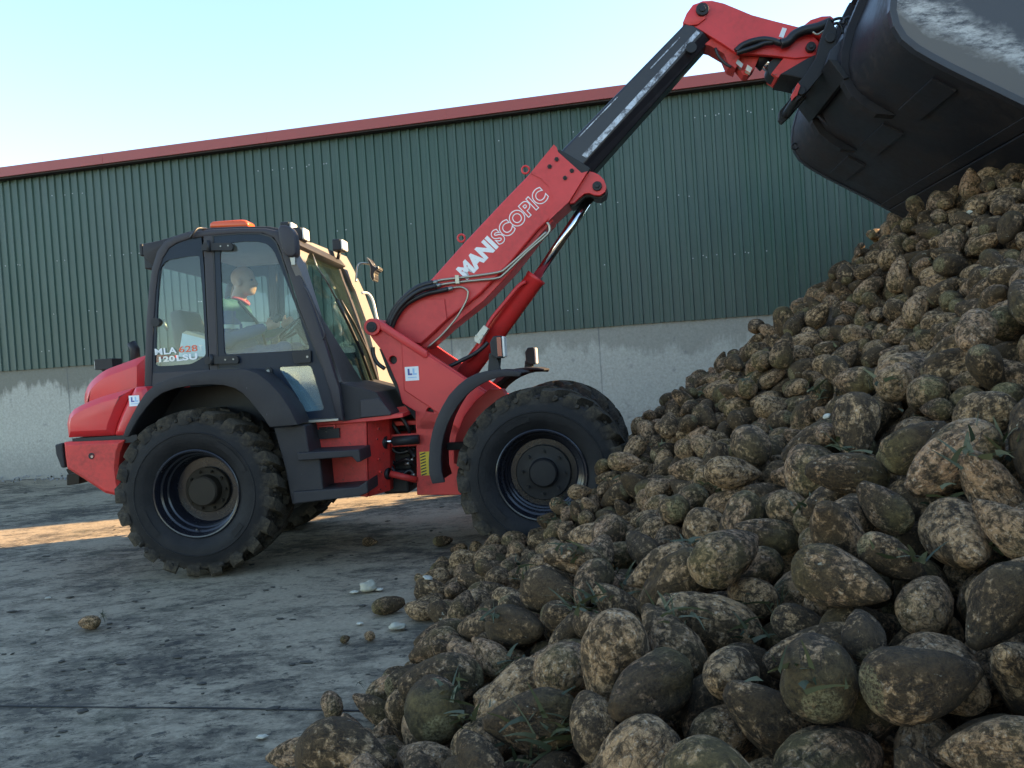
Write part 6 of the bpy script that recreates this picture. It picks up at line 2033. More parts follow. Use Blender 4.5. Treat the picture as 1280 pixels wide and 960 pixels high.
    234,6,32,1709,232,-233,-243,593,231,6,1440,3025,1030,-154,-364,-60,215,9,643,3387,473,-795,288,-341,251,6,495,3026,389,-546,-184,-758,153,11,263,2286,260,
    -59,-138,167,205,13,877,2830,594,-722,604,156,256,2,656,1578,503,173,503,801,338,1,1016,3629,709,196,656,648,271,2,1626,2696,1111,-520,738,-314,221,8,279,
    1854,312,97,232,-45,230,0,1668,3337,1139,-294,-204,453,244,8,1437,2906,1003,501,809,-272,281,12,1714,2950,1180,136,911,-231,188,5,757,2526,481,-489,270,
    329,225,5,530,3190,428,926,120,5,265,4,-80,1088,167,227,970,-60,212,1,-65,1540,200,98,357,813,188,1,1019,2740,736,838,112,-312,178,4,1717,4429,875,727,
    201,-529,189,4,1445,2660,991,-352,503,-371,180,1,1376,2846,997,-86,928,-340,228,13,-152,1131,120,-936,1,257,246,6,2325,3670,1517,764,388,-34,281,4,1276,
    3455,900,-122,-883,-452,154,1,1270,2337,839,167,966,-192,220,2,1223,2428,794,-298,246,278,223,12,1091,3494,810,592,-210,-569,209,0,1584,3113,1166,-257,
    -599,-380,207,4,1267,2544,822,5,559,-819,215,12,-30,2422,62,-458,462,-760,195,13,1312,2044,895,694,703,-51,161,3,1462,3530,1058,478,642,591,182,5,1347,
    2430,890,-787,13,-84,152,5,2127,3271,1476,169,-142,632,228,9,260,2802,187,607,-726,-44,204,2,-206,2517,21,308,931,-168,177,11,-127,1408,94,476,-79,-69,
    184,11,979,4013,615,-555,-147,275,279,8,1916,3003,1286,725,-624,-232,208,13,1308,3209,962,814,495,220,251,5,1395,3675,863,155,-484,-860,190,4,1436,3366,
    1046,59,778,-445,222,10,2155,5701,896,-801,453,-168,217,1,2502,5551,998,-218,47,-915,143,0,934,3502,692,69,487,784,243,1,1790,3634,1246,610,-432,-426,247,
    10,1244,2495,843,66,916,394,175,11,1582,2560,1099,-3,611,733,190,4,379,2513,278,510,-538,-363,211,13,280,1373,332,546,374,388,224,2,597,4042,338,-753,185,
    266,202,7,464,3225,388,144,51,903,181,9,1046,3351,771,-367,746,-555,241,9,1373,3793,896,-393,574,647,253,8,1411,2725,955,445,831,-322,217,7,2780,5317,1260,
    251,-719,-117,214,9,804,3486,558,-13,-148,-777,212,1,884,1969,594,-449,331,-428,176,1,642,2909,476,-434,775,-387,305,5,1587,2442,1067,-59,-925,-186,172,
    5,847,3150,634,-391,-217,273,166,4,877,3549,611,246,-605,-346,221,10,344,4298,21,-551,-798,34,173,0,381,1847,415,-210,-199,614,230,1,746,2142,507,-146,
    300,-511,209,11,189,2822,152,932,215,289,213,7,1384,2903,942,-872,386,-236,206,3,1080,1776,742,-52,407,-902,260,8,415,4448,23,425,-797,-379,236,7,-244,
    1298,56,329,555,746,212,7,758,2969,539,146,135,97,181,3,207,2817,220,90,647,-756,209,13,220,2978,240,755,650,87,216,12,156,1216,284,-282,477,-187,239,11,
    654,3583,478,-53,112,400,299,2,870,3930,615,49,727,684,171,5,815,2352,529,328,811,472,232,8,821,2945,597,-655,-147,706,243,8,377,2891,316,527,493,-480,
    190,2,69,1713,306,420,-346,-821,267,8,903,2875,679,-87,-282,-723,196,5,1356,2835,940,-397,340,-524,226,6,191,2714,165,-742,50,255,203,2,847,1884,594,-402,
    -297,415,241,11,1119,2823,755,170,-326,713,188,1,1066,2367,682,-526,36,61,209,8,-194,2177,79,135,-118,784,159,12,1993,3542,1333,-66,-979,-164,211,3,1836,
    3188,1275,869,58,412,184,11,413,2713,264,715,655,238,247,4,-73,2017,126,-367,121,-916,219,3,1090,3849,731,-556,-721,174,198,2,21,2006,167,372,-176,-209,
    261,5,154,2566,167,627,-514,-430,186,8,1132,2467,698,528,700,181,201,7,39,1153,188,-403,330,-831,211,6,97,2713,127,-495,-248,50,194,0,915,3182,655,913,
    -118,-387,196,7,1089,2720,720,191,-464,-847,236,8,4,1197,169,-350,-816,361,143,5,1783,4033,1163,-297,-403,350,222,3,1909,2678,1337,565,-738,115,179,1,2002,
    2836,1393,513,845,-23,169,4,2075,3022,1446,825,-39,544,226,1,1834,2356,1229,433,292,845,126,8,1971,2297,1287,-270,-805,325,259,0,1918,2432,1314,362,-179,
    -842,206,4,1777,2622,1280,-511,-678,183,271,13,1338,4039,854,-953,-175,186,205,6,1887,2103,1209,-512,-409,310,211,1,1781,2166,1207,-220,261,-377,175,10,
    1163,4041,730,464,-818,-16,220,2,1634,2219,1124,-453,-651,522,207,7,-245,2125,31,-220,-210,-11,194,6,-201,2198,30,-137,661,-649,265,8,-212,1643,50,924,
    364,-35,209,0,-220,1688,27,-344,619,-704,142,6,-238,1755,37,-537,754,-180,207,12,-254,1894,47,3,-441,-139,231,7,-234,1987,34,98,-181,-863,220,9,-216,2070,
    34,135,614,-776,265,4,-318,2691,20,23,992,74,180,5,-327,2758,21,257,349,410,192,9,-242,1124,43,492,229,430,252,1,-258,1201,59,-262,857,-348,254,0,688,2423,
    485,49,-749,459,150,0,779,3221,583,253,-214,263,207,8,812,2045,546,-834,260,-377,219,10,823,2249,573,13,-66,-997,192,1,807,2285,533,527,-133,6,219,6,589,
    4184,148,-592,623,-468,205,7,543,4260,99,134,329,-563,206,1,1124,530,483,14,424,897,207,5,1065,655,605,134,-29,-96,290,12,670,899,581,450,722,-281,285,
    0,625,1661,534,134,784,-584,234,1,782,1949,551,61,929,267,258,13,804,2179,526,848,-501,112,217,10,744,2317,486,5,-22,-299,193,13,769,2352,499,-900,195,
    293,179,12,624,3990,350,-333,121,448,227,4,683,804,583,-610,-92,109,277,0,737,925,540,24,797,-288,290,6,811,1188,563,185,928,35,194,8,615,2355,400,-289,
    -199,648,175,1,677,2402,420,-918,-396,9,251,9,694,2471,476,21,-520,-848,225,1,679,2528,456,-748,-586,-292,193,7,674,2595,439,-755,-418,197,174,1,686,1723,
    528,498,-566,-257,209,12,689,1887,518,-925,272,15,218,0,548,4101,102,-453,-527,308,204,0,537,4295,62,-123,178,223,235,2,456,4270,56,-111,-421,-728,223,
    5,399,4338,24,587,-797,-76,240,2,657,768,518,698,-384,-182,186,9,632,3182,508,-179,-66,974,239,13,613,3248,467,578,661,424,218,8,456,4394,99,607,47,660,
    185,4,969,901,706,208,29,-392,284,13,871,2302,574,922,-283,-85,233,10,702,962,619,-288,-321,-608,274,11,842,1327,602,-307,770,-559,189,13,793,3570,556,
    245,873,-421,227,11,625,4217,185,968,-117,-192,196,13,464,4314,97,527,472,645,202,5,1167,701,642,42,977,18,207,12,1056,771,695,304,218,-236,251,2,867,1017,
    620,657,329,-538,161,6,631,1777,512,872,115,124,219,5,679,2138,459,-199,921,330,257,2,599,2206,415,502,328,523,252,1,600,2301,399,-80,-886,452,122,2,659,
    1302,559,270,259,907,188,3,619,1476,482,7,-313,944,238,9,558,3661,344,-307,-204,-482,202,5,582,3893,287,-810,513,47,206,13,594,3994,268,-240,808,-259,234,
    9,536,4166,62,-283,-126,16,263,9,489,4236,46,89,411,-864,154,1,527,793,458,3,586,345,232,1,588,3164,454,-505,178,340,190,11,563,3588,398,453,-389,-45,231,
    10,889,3473,625,-296,-703,-405,167,3,950,1363,748,-28,7,-807,275,11,1027,1827,724,528,136,445,226,2,891,1934,664,493,-366,65,246,4,1004,2239,642,237,-958,
    112,188,5,959,2292,628,-44,-185,88,273,3,962,2360,625,-941,71,-316,277,8,1161,1084,817,131,908,-223,239,2,663,713,600,-919,-142,366,275,5,931,1044,636,
    -375,-610,332,132,12,1024,1205,742,447,-301,-504,242,9,511,1871,468,760,-169,396,197,12,835,1812,624,-165,529,820,206,2,457,1726,425,-256,-467,838,201,
    8,484,1815,447,-150,304,694,226,4,536,2202,390,141,33,734,222,11,539,2519,394,82,-284,954,196,7,532,3494,326,531,682,310,219,11,545,3627,284,-336,420,-573,
    170,2,579,3760,306,-648,721,186,272,10,426,4249,20,527,539,416,238,6,610,550,424,-303,415,804,257,1,489,583,388,-407,-249,-851,265,6,467,699,448,-867,-444,
    -29,197,11,422,3000,393,-251,-451,166,181,11,496,2092,366,871,-241,54,238,11,415,2146,324,820,-389,-197,235,9,387,2828,346,-784,608,93,184,10,358,2978,
    362,-37,-413,-754,204,2,447,3055,375,470,93,-776,269,8,454,3128,378,53,-644,160,226,13,534,3464,392,530,-822,-209,222,5,435,611,390,800,250,-361,184,1,
    438,1850,329,544,810,-68,223,3,462,2016,385,-721,503,-246,234,7,413,2056,341,184,-496,-765,229,5,426,2349,280,295,-952,-46,193,7,440,1175,422,988,-89,22,
    248,11,101,1677,340,23,-834,552,150,10,369,918,342,139,542,518,172,0,356,2179,278,-202,897,-370,186,11,333,2236,275,359,-822,-1,252,4,360,2347,266,-235,
    -81,501,198,13,765,4058,441,904,368,210,216,1,1017,1138,780,-7,-250,-400,185,0,1018,1320,799,-536,-727,151,276,4,1006,1539,782,127,343,841,256,8,1036,1635,
    781,81,-71,-849,238,1,923,2811,674,181,915,-94,209,10,973,3221,734,-29,-141,77,266,8,634,2190,467,471,121,524,199,4,1075,1836,764,199,359,415,196,1,269,
    2084,233,-878,-369,268,224,6,333,2971,278,327,121,891,235,11,266,1626,305,448,129,-203,157,10,298,1960,276,-928,153,121,213,9,302,2042,263,730,616,123,
    219,6,190,761,288,891,-333,234,208,7,127,1093,311,64,916,254,184,10,196,1610,294,29,-39,999,201,13,213,1751,256,89,315,722,253,8,232,2301,199,735,-590,
    -288,266,11,226,2543,200,299,838,419,241,2,180,1120,292,895,-391,1,268,4,186,2623,176,-166,106,958,219,6,191,2957,188,-657,-184,528,224,8,147,2996,198,
    586,519,406,207,3,140,1596,246,744,-271,-57,267,9,116,1891,229,23,126,991,230,4,161,2030,214,-522,-785,317,275,9,158,2187,158,238,766,325,212,6,256,2446,
    225,350,734,-559,181,6,89,772,260,-476,-489,707,331,9,156,963,232,701,422,-519,227,4,1210,2405,744,-208,5,219,185,10,1107,1320,862,-471,-276,836,248,6,
    1077,1401,803,-437,212,815,204,7,1150,1642,830,-485,694,-36,218,2,940,2724,680,159,929,322,214,13,964,2802,735,60,-444,-894,201,2,977,2920,739,664,-743,
    47,162,11,1037,2914,762,315,17,-597,160,1,1125,2096,760,300,54,29,248,9,97,1939,192,63,846,501,181,8,106,1987,205,-719,487,-490,176,13,99,2079,160,-191,
    484,-727,201,13,106,2582,137,-659,268,-495,213,1,30,1245,214,-375,-341,388,220,2,73,1364,242,-812,532,-108,163,7,44,1861,192,244,-209,-168,217,6,-9,2741,
    105,27,-635,-732,198,2,81,863,205,838,-331,352,205,3,29,2121,143,393,84,-912,226,5,-12,2442,103,641,692,325,173,8,-80,3035,71,-261,-361,420,167,5,-66,882,
    196,252,-190,-925,245,4,-40,1809,162,-268,-879,57,195,5,-95,1959,126,259,-79,-397,190,12,-102,2383,83,-459,553,-327,178,7,-111,1198,156,191,-248,438,253,
    1,1143,3473,824,-65,49,-910,230,6,1284,1667,910,779,-516,346,239,6,1255,1736,889,-357,133,227,231,8,1315,1939,932,140,710,130,238,6,1371,2008,935,-270,
    634,-525,234,3,1153,1715,870,-369,136,-547,205,8,1233,1835,899,-936,-285,205,223,11,1222,1883,867,-87,659,-396,204,2,1421,1509,1021,-642,587,-340,338,6,
    1209,1546,896,-173,-511,69,246,5,1151,1635,903,49,237,-32,219,0,-131,2427,59,-518,-744,-51,194,4,-154,1618,151,-456,553,555,174,9,-173,1668,118,89,373,
    -815,174,0,-148,1804,113,-805,499,-251,150,2,-140,2241,69,664,-328,671,181,7,-151,2337,62,-543,277,762,207,11,-151,842,191,-154,888,106,205,11,-178,1413,
    128,-168,798,-375,187,6,-199,1751,105,738,-154,15,122,3,-144,2622,49,-88,-445,555,224,3,1518,1586,1065,214,-152,-786,149,8,1301,1846,920,437,725,522,227,
    3,1382,1847,999,655,-80,-704,207,13,1375,1951,995,-715,475,-416,256,0,1429,2040,996,-665,-271,117,243,9,1426,2112,995,764,-258,71,233,11,-346,1359,86,-501,
    41,-564,132,6,-279,1723,61,30,309,-488,190,6,-270,964,101,-424,-199,370,295,7,-257,1050,60,478,-342,-807,171,2,-316,1159,83,870,-331,-230,212,12,2650,3389,
    1664,488,-236,-189,155,6,2592,3436,1650,-105,619,407,216,8,2623,3488,1656,711,-94,639,212,1,2629,3768,1640,-105,240,-209,286,11,2752,4783,1557,-266,-193,
    424,252,0,-418,1032,49,472,209,698,295,8,2385,3220,1557,-289,-776,559,246,11,2403,4840,1333,135,321,-690,207,6,2440,3191,1603,359,132,-458,177,6,2470,3402,
    1599,-721,-534,-439,211,6,2513,3167,1635,-643,-281,-236,203,2,2530,3236,1653,358,-505,-77,236,3,2535,3347,1621,-633,744,-129,204,0,2122,5073,1105,-236,
    -528,-815,191,8,2254,2820,1476,484,807,338,224,6,2304,2834,1502,794,-345,-269,201,6,2283,2963,1491,-53,954,-13,291,6,2172,5217,1094,-120,787,595,212,9,
    2400,2921,1574,646,-126,-538,188,0,2393,3055,1562,-79,917,-68,260,4,1484,3312,1035,-27,-959,-127,186,2,1199,3877,761,242,-652,-709,213,11,1553,2169,1049,
    -342,-36,-688,269,10,1590,2211,1087,-754,423,-12,207,5,1151,3941,710,-601,101,-733,183,5,1500,1835,1043,-290,-770,474,220,12,1570,1896,1056,-893,-99,393,
    175,10,1490,1987,1039,-351,899,37,257,4,1526,2035,1001,57,-820,538,202,6,1509,2127,1024,225,744,341,180,11,2075,2691,1356,-930,329,-60,231,5,2126,3227,
    1411,-41,33,449,225,2,2153,3419,1392,-892,-318,-43,221,13,902,5726,19,-490,458,-512,230,12,2144,2656,1399,156,-813,203,186,0,2197,2882,1460,-558,654,-340,
    253,13,2174,2998,1464,284,697,552,209,0,1996,4832,1145,285,-634,501,207,11,1956,3232,1320,792,449,234,284,11,1979,3453,1295,-602,23,-218,274,7,2037,2425,
    1323,-296,-776,-518,238,8,1993,2480,1303,330,423,223,199,9,1908,2637,1289,238,118,446,254,7,2084,2981,1397,35,-530,-224,225,8,2056,3217,1384,254,-195,747,
    273,5,1874,2838,1264,55,101,-183,215,12,1910,2895,1285,158,496,604,276,4,694,5087,26,-633,-467,490,246,9,2005,2426,1271,244,555,663,179,7,1970,2872,1342,
    362,384,200,222,13,1845,2167,1173,-569,-530,627,262,0,1853,2238,1184,-246,-167,-298,247,8,1813,2402,1178,-139,-215,522,296,9,1775,2622,1178,-327,5,475,
    199,10,1837,2881,1230,524,349,497,202,11,1890,2361,1204,-164,19,-403,204,11,1879,2456,1216,-461,-836,-41,261,4,1376,3921,893,780,393,223,244,2,1446,4024,
    892,-534,-73,-730,230,0,1736,2178,1159,-888,-426,-51,262,9,1722,2242,1159,-228,-209,-849,193,13,1675,2121,1125,445,-52,9,191,2,1704,2212,1092,159,100,-522,
    295,1,1631,2447,1116,-174,-156,450,252,3,1593,3008,1113,702,42,677,208,1,1452,3232,1054,567,-807,100,250,2,1500,3336,1081,451,-18,11,207,1,1353,3496,970,
    -593,768,-145,184,12,1253,3751,852,234,249,-524,286,11,1801,2017,1154,604,546,219,207,4,1590,2325,1054,115,-893,105,245,4,1786,2127,1138,-480,-317,-435,
    247,0,1755,3421,1165,-317,-921,221,152,5,1256,4332,728,5,-472,-626,222,5,1721,2084,1099,27,992,3,217,9,1604,2148,1085,-486,-14,790,122,8,1679,2571,1093,
    287,-257,-428,231,7,1603,2891,1123,-240,221,-78,209,13,1659,1896,1113,-531,-763,-197,230,5,1641,2101,1060,-671,-688,-160,263,6,1493,2959,1058,-12,279,-363,
    242,11,1539,3062,1067,-337,-762,526,187,13,1569,3192,1096,-624,-353,579,192,11,1519,2809,1040,690,-432,-234,272,1,1185,3960,774,198,-568,-649,158,6,1734,
    3372,1223,745,455,-106,217,7,1716,3921,1120,218,-530,818,205,5,1623,4020,1023,87,587,624,193,5,1879,2383,1262,245,-834,493,248,1,1897,2261,1243,-266,-47,
    167,245,10,1729,2302,1163,273,930,-131,205,12,1769,2402,1244,-400,-361,706,230,9,1796,2467,1211,-2,-440,898,156,12,1826,2558,1228,441,891,-103,261,1,1083,
    3249,807,-312,-458,-783,155,8,1320,3775,838,-118,-691,-349,150,12,1711,2374,1175,68,788,-375,193,6,1728,2432,1193,-115,133,80,188,5,1710,2476,1151,-156,
    -477,727,224,10,1747,2508,1200,66,-33,97,238,3,1675,2796,1171,-339,-72,502,210,2,1342,3094,953,-363,-20,881,252,0,1287,1726,955,-416,-250,134,239,8,1438,
    1814,1012,676,-77,-636,237,9,1551,1970,1021,-759,201,-549,193,10,1517,2179,936,-725,673,-146,210,4,1556,2408,1007,155,-444,-882,290,10,1323,1861,962,-241,
    178,636,122,3,1469,1923,971,117,541,-831,251,12,1412,2178,879,437,877,48,272,10,1125,2766,756,506,144,103,152,8,1209,3971,706,230,-885,166,223,9,1419,1652,
    980,-549,726,414,221,9,1279,3501,845,276,-702,58,224,3,1317,1558,963,-601,296,711,221,4,1370,1875,934,662,-344,-548,262,3,1936,2597,1343,12,-986,22,257,
    10,1992,2721,1337,-377,-733,-369,181,10,2031,2951,1404,-332,-262,-133,217,8,1867,4293,1149,559,-784,-205,199,3,1868,2714,1299,-224,581,-754,229,12,1961,
    2774,1352,-238,-452,283,220,2,1952,3388,1357,-446,67,-430,244,9,1999,3498,1364,403,386,671,186,1,1649,3763,1116,-651,650,112,237,13,2102,2386,1339,738,
    518,261,238,3,2125,2458,1370,-303,154,-635,211,0,1968,2413,1306,493,-170,539,181,2,1958,2540,1319,-168,-971,-116,214,6,1936,2456,1259,-354,381,-456,253,
    0,1891,2545,1282,638,-365,-162,257,7,1846,2644,1258,-602,-526,-74,205,13,1815,2716,1261,-810,-368,96,229,11,2088,4678,1205,736,20,-145,235,6,2012,4792,
    1077,401,-725,544,251,7,2351,2961,1554,-384,-273,696,186,10,2534,2955,1652,-419,780,24,196,3,2444,3090,1630,-460,492,276,245,2,2210,3258,1523,855,-73,-497,
    237,11,2173,3472,1446,327,-471,-739,208,13,2268,3590,1484,-670,-279,679,133,13,2187,2890,1519,295,948,62,205,3,2229,3016,1495,-236,897,-374,184,4,2227,
    3105,1508,177,103,954,310,7,2042,3737,1361,-422,-39,-736,263,4,2206,3825,1407,907,4,-52,280,8,2122,4032,1334,635,82,637,247,2,2191,4604,1276,-198,-272,
    -862,155,10,2068,3084,1427,710,-425,-560,249,8,2100,3297,1408,-399,-2,-881,281,8,1997,4302,1214,-126,476,381,223,13,1964,4552,1081,41,266,418,227,9,2078,
    2679,1414,778,-106,1,156,9,2141,2761,1460,-450,-789,-4,258,11,1773,4454,1016,362,736,568,194,3,2210,2667,1446,-718,616,275,270,4,2009,2643,1358,739,-311,
    105,237,5,2144,2755,1389,327,626,572,151,2,2098,2733,1412,-772,453,-174,221,6,2076,2873,1439,-336,-446,567,220,13,2141,3072,1477,-144,979,-51,227,4,2444,
    3356,1621,-370,327,867,192,7,2421,3858,1524,-50,-889,447,230,12,2424,4574,1472,894,-188,121,172,3,2429,4706,1433,-218,-124,380,278,3,2583,3177,1700,-399,
    0,-10,212,12,2585,3300,1696,-436,-225,-32,168,5,2623,3388,1710,218,-93,-861,244,10,2501,3489,1625,-909,-332,-114,249,13,2373,4651,1382,546,-380,22,233,
    5,2342,4744,1383,-993,49,-104,259,0,2385,4970,1364,220,486,62,209,8,2387,5103,1343,-702,77,-708,198,1,2218,5452,1080,-12,-221,-713,151,4,2580,3078,1666,
    -196,-290,937,211,4,2486,3216,1620,-629,-559,-471,133,6,2485,3298,1640,280,-788,-533,184,12,2497,3050,1628,-315,524,-451,193,2,2367,3144,1549,-117,848,
    -56,229,8,2366,3269,1584,-594,-201,-651,166,12,2314,3332,1546,870,304,-328,234,4,2326,3411,1533,302,-383,842,297,11,2332,4169,1450,319,-247,12,198,0,2302,
    4233,1414,-15,844,446,240,2,2312,4380,1406,1,-726,686,263,13,2255,3787,1454,443,-414,498,233,6,2212,4227,1344,183,811,417,310,0,2260,4363,1354,203,258,
    768,240,7,2306,4800,1355,217,-117,-878,190,9,2267,4844,1316,576,-69,591,172,6,2190,5035,1211,70,-62,-560,210,12,2265,5175,1252,-479,803,27,203,9,2579,3007,
    1672,-296,850,133,204,9,1079,4616,153,-247,23,324,172,10,1345,1458,971,-415,864,279,281,1,1237,1487,891,77,-596,-791,216,0,1174,1591,854,95,-309,-936,249,
    1,1314,2467,828,-108,-263,-529,214,13,1298,2593,856,-364,87,654,232,2,1264,1902,817,-163,-7,543,218,4,1206,2731,813,-334,90,731,222,10,1147,2870,789,-766,
    345,-433,184,13,1119,3081,811,-767,-586,-193,238,2,869,3880,544,544,-534,-445,201,3,678,4322,255,679,-164,292,291,7,1221,1269,864,-583,-550,282,237,9,1180,
    1410,863,120,775,-187,223,9,1249,1409,901,-87,458,649,232,7,1105,1537,807,558,202,326,266,2,1173,1846,800,-33,-213,787,253,6,1113,1672,780,-196,-561,-750,
    188,10,1146,1755,783,358,41,-831,210,9,1129,2046,697,77,-82,-825,259,1,-92,819,196,-180,788,322,202,4,2331,5573,1100,-367,-816,87,188,10,2859,5925,748,
    36,-497,853,195,5,2732,3569,1706,-735,540,57,205,0,2571,4807,1517,703,197,373,229,5,-338,919,151,-165,48,930,263,7,2708,3151,1734,405,169,-898,230,4,2658,
    3243,1705,670,-680,175,228,0,2607,3545,1676,619,-55,-236,238,4,2687,3952,1684,188,-390,-654,223,6,2655,3922,1634,-482,384,148,254,4,2595,4397,1557,-197,
    867,456,211,11,2691,4649,1554,751,-105,338,257,4,2575,4881,1486,8,272,-844,273,12,1077,2656,689,682,704,19,242,4,1044,2966,726,-831,249,-298,246,9,1009,
    3285,711,-127,-473,-83,310,0,1196,1177,835,829,-413,354,173,3,1132,1232,829,581,-681,-396,313,1,882,1260,714,216,-76,716,239,8,1113,1344,790,-600,-365,
    -97,242,12,1020,1344,721,-469,-503,674,230,1,990,1494,713,-221,789,430,230,0,1071,1617,742,358,-193,-880,188,8,1037,1955,685,-963,-234,87,257,10,1080,2317,
    657,-501,-509,-503,238,6,1048,2538,672,183,428,-866,310,13,1004,1760,679,919,-170,315,244,0,1024,1877,674,-334,-359,867,248,12,529,4381,107,935,159,-171,
    218,6,1075,1057,768,438,771,-461,206,4,1076,1160,784,105,87,848,265,8,874,1106,690,632,15,-744,289,11,966,985,678,-421,-586,338,241,6,1119,817,743,939,
    -119,-257,291,8,1014,1046,731,237,437,658,277,0,949,1147,700,-642,429,-172,291,7,932,1356,682,317,171,160,206,9,162,2127,227,-295,-149,841,233,11,170,2313,
    232,280,-261,-727,208,10,184,612,337,-209,-56,-188,272,11,-2,1100,250,490,210,335,215,3,102,2091,225,818,81,507,177,11,141,2354,190,216,224,780,197,12,
    12,1923,205,-579,600,-534,228,8,48,2057,186,435,884,97,177,10,93,2229,203,60,571,819,189,8,-11,829,251,160,251,812,279,9,971,1436,681,-761,614,188,146,
    10,912,1536,656,528,-801,271,192,3,934,1627,661,851,-212,480,226,2,889,1740,622,408,-777,-477,239,4,953,2512,577,245,24,-967,288,2,888,2568,590,923,-103,
    147,177,4,616,4373,93,-189,-82,431,242,4,916,971,630,707,-662,-249,210,13,886,1056,610,-409,800,119,146,11,943,1230,672,475,57,330,213,1,992,1290,703,-182,
    272,845,212,13,787,1136,561,55,75,4,226,1,835,1233,596,-615,-95,-487,216,6,592,4288,163,-396,217,-212,288,9,759,687,562,719,192,-388,286,1,867,877,601,
    -322,294,-400,240,2,849,976,585,209,-129,-290,237,7,792,1056,576,-517,396,-631,235,2,742,2635,456,355,-166,-378,196,3,609,4026,134,-947,128,-261,273,11,
    755,760,561,-505,-211,-816,264,1,814,832,561,322,94,-864,223,4,830,926,559,731,-15,76,184,9,734,1051,539,-720,403,-476,287,12,695,1495,507,75,-440,226,
    166,3,728,1991,461,70,729,562,301,3,670,2478,404,-116,-669,734,198,9,654,2629,400,-149,-391,772,197,3,677,3044,506,-470,-837,279,257,5,623,3954,195,-208,
    298,366,211,3,702,655,519,331,-575,-301,338,0,695,850,519,213,-96,11,302,4,688,995,497,424,763,-436,258,9,655,1114,483,555,-730,-301,222,4,675,1362,540,
    729,256,-507,267,5,627,4122,207,-328,194,-906,288,0,795,912,611,577,-633,-490,223,13,615,920,519,660,382,242,132,0,200,1175,327,376,417,814,183,1,570,3761,
    388,448,-689,-358,251,10,497,2333,402,-95,-867,481,262,4,470,2147,380,245,-534,772,139,7,348,1018,323,-719,-564,261,200,13,563,1490,439,455,617,602,216,
    2,621,2438,364,-725,-299,229,236,8,587,2815,401,123,-721,-594,222,7,598,2898,406,964,-91,136,189,11,557,4045,63,-245,607,678,256,1,473,4127,22,120,87,393,
    236,8,671,588,462,455,-56,-431,257,9,569,773,421,-256,767,-565,212,6,681,779,474,-752,580,-190,155,7,636,915,472,247,-962,-83,285,2,574,2382,332,-635,-216,
    520,189,5,553,2769,363,585,668,236,252,11,578,3807,258,175,-333,357,204,5,440,4001,21,299,358,615,253,1,649,492,417,-423,695,394,200,6,626,699,454,144,
    -208,-891,307,1,612,651,403,827,468,187,174,1,532,681,407,-468,-849,229,297,13,616,852,441,413,788,-450,245,1,425,1597,383,-412,78,521,270,12,840,2023,
    626,-292,626,-57,193,11,730,3367,572,87,-295,-909,179,1,601,4223,245,943,-172,-272,186,11,1041,555,532,146,48,-186,268,6,982,834,666,32,490,676,166,10,
    479,4426,32,-124,-322,-887,253,4,919,843,643,95,167,736,291,13,654,2263,484,-332,634,569,221,1,599,3649,445,285,-370,-877,252,3,611,3748,443,-94,-267,780,
    281,13,583,4051,193,-241,-113,-730,239,13,573,816,470,-449,300,-622,173,11,483,1308,404,-680,126,-545,251,0,510,1455,407,-474,-475,-210,244,4,384,1697,
    382,-750,-339,294,297,7,443,512,362,-335,-721,-304,328,9,478,681,357,-768,-635,71,257,3,404,1472,356,-55,442,854,282,10,341,1347,325,-33,-62,-959,236,6,
    320,1576,329,881,112,-237,281,10,382,1791,291,-739,-217,-105,257,7,343,2727,223,-753,135,-348,168,4,306,2799,223,284,-321,-725,222,7,312,2889,255,-95,600,
    772,264,9,408,1001,307,-533,-164,49,190,9,269,1315,280,-861,9,-20,307,8,254,1400,249,132,-14,483,249,13,273,1546,282,157,-13,833,236,13,125,1338,269,-425,
    122,-706,249,1,169,1397,286,-723,-634,222,207,10,229,1607,235,-308,-380,871,232,7,207,2502,155,482,873,-61,242,4,216,2579,145,704,-133,68,205,0,112,1042,
    189,-423,34,183,190,1,158,1287,234,65,-392,-866,298,3,164,1386,203,825,119,285,257,0,142,1599,181,-99,863,488,175,7,188,749,212,448,-804,-211,198,7,233,
    789,218,744,-645,-69,152,12,221,865,239,50,-539,619,222,6,1209,2157,824,-436,-163,-605,166,1,1010,2659,703,-450,251,499,202,12,832,1059,620,-123,-365,-717,
    209,12,1212,944,829,-136,30,-314,249,0,1516,2213,1095,820,-2,562,221,5,1607,2039,1090,646,150,235,169,5,1541,3022,1106,854,261,436,178,2,1071,3134,816,
    -257,404,676,231,1,1606,1875,1089,821,-366,-354,195,0,1596,2034,1033,697,151,631,137,7,1291,1594,918,42,-66,250,198,6,1214,1759,948,37,39,-821,250,8,1059,
    3499,756,206,-972,-63,231,5,1220,1666,888,824,-216,-315,232,1,1090,3314,804,122,-659,-680,251,2,-50,2084,83,722,396,544,252,0,17,2176,90,115,657,744,279,
    5,-10,2270,85,88,-813,-544,272,9,78,1318,193,-4,1000,9,280,8,46,1565,176,406,-825,-233,292,2,-156,992,150,-335,843,390,173,3,-13,1048,143,441,-299,518,
    204,11,-15,1339,137,28,426,859,246,1,-6,1414,137,-839,-343,114,197,0,-10,1485,164,-158,-795,563,235,9,-141,920,157,-21,-568,-822,310,5,-92,999,120,-92,
    402,-883,255,11,-96,1077,112,-102,-655,-748,252,13,-83,1336,105,450,684,337,195,7,-143,1561,119,111,-58,976,245,9,-67,2658,27,549,473,357,220,3,-16,869,
    142,-380,-116,507,284,5,-167,1003,72,-252,-537,713,272,8,-137,1053,74,-32,-91,944,194,12,-242,1148,114,550,733,376,284,8,-223,1576,78,451,112,762,255,1,
    -156,2380,24,-987,24,148,186,13,-148,2452,21,-76,781,-618,182,3,-131,2520,22,-856,-420,212,214,8,1839,3857,1220,-133,214,-643,265,11,1964,2687,1377,-260,
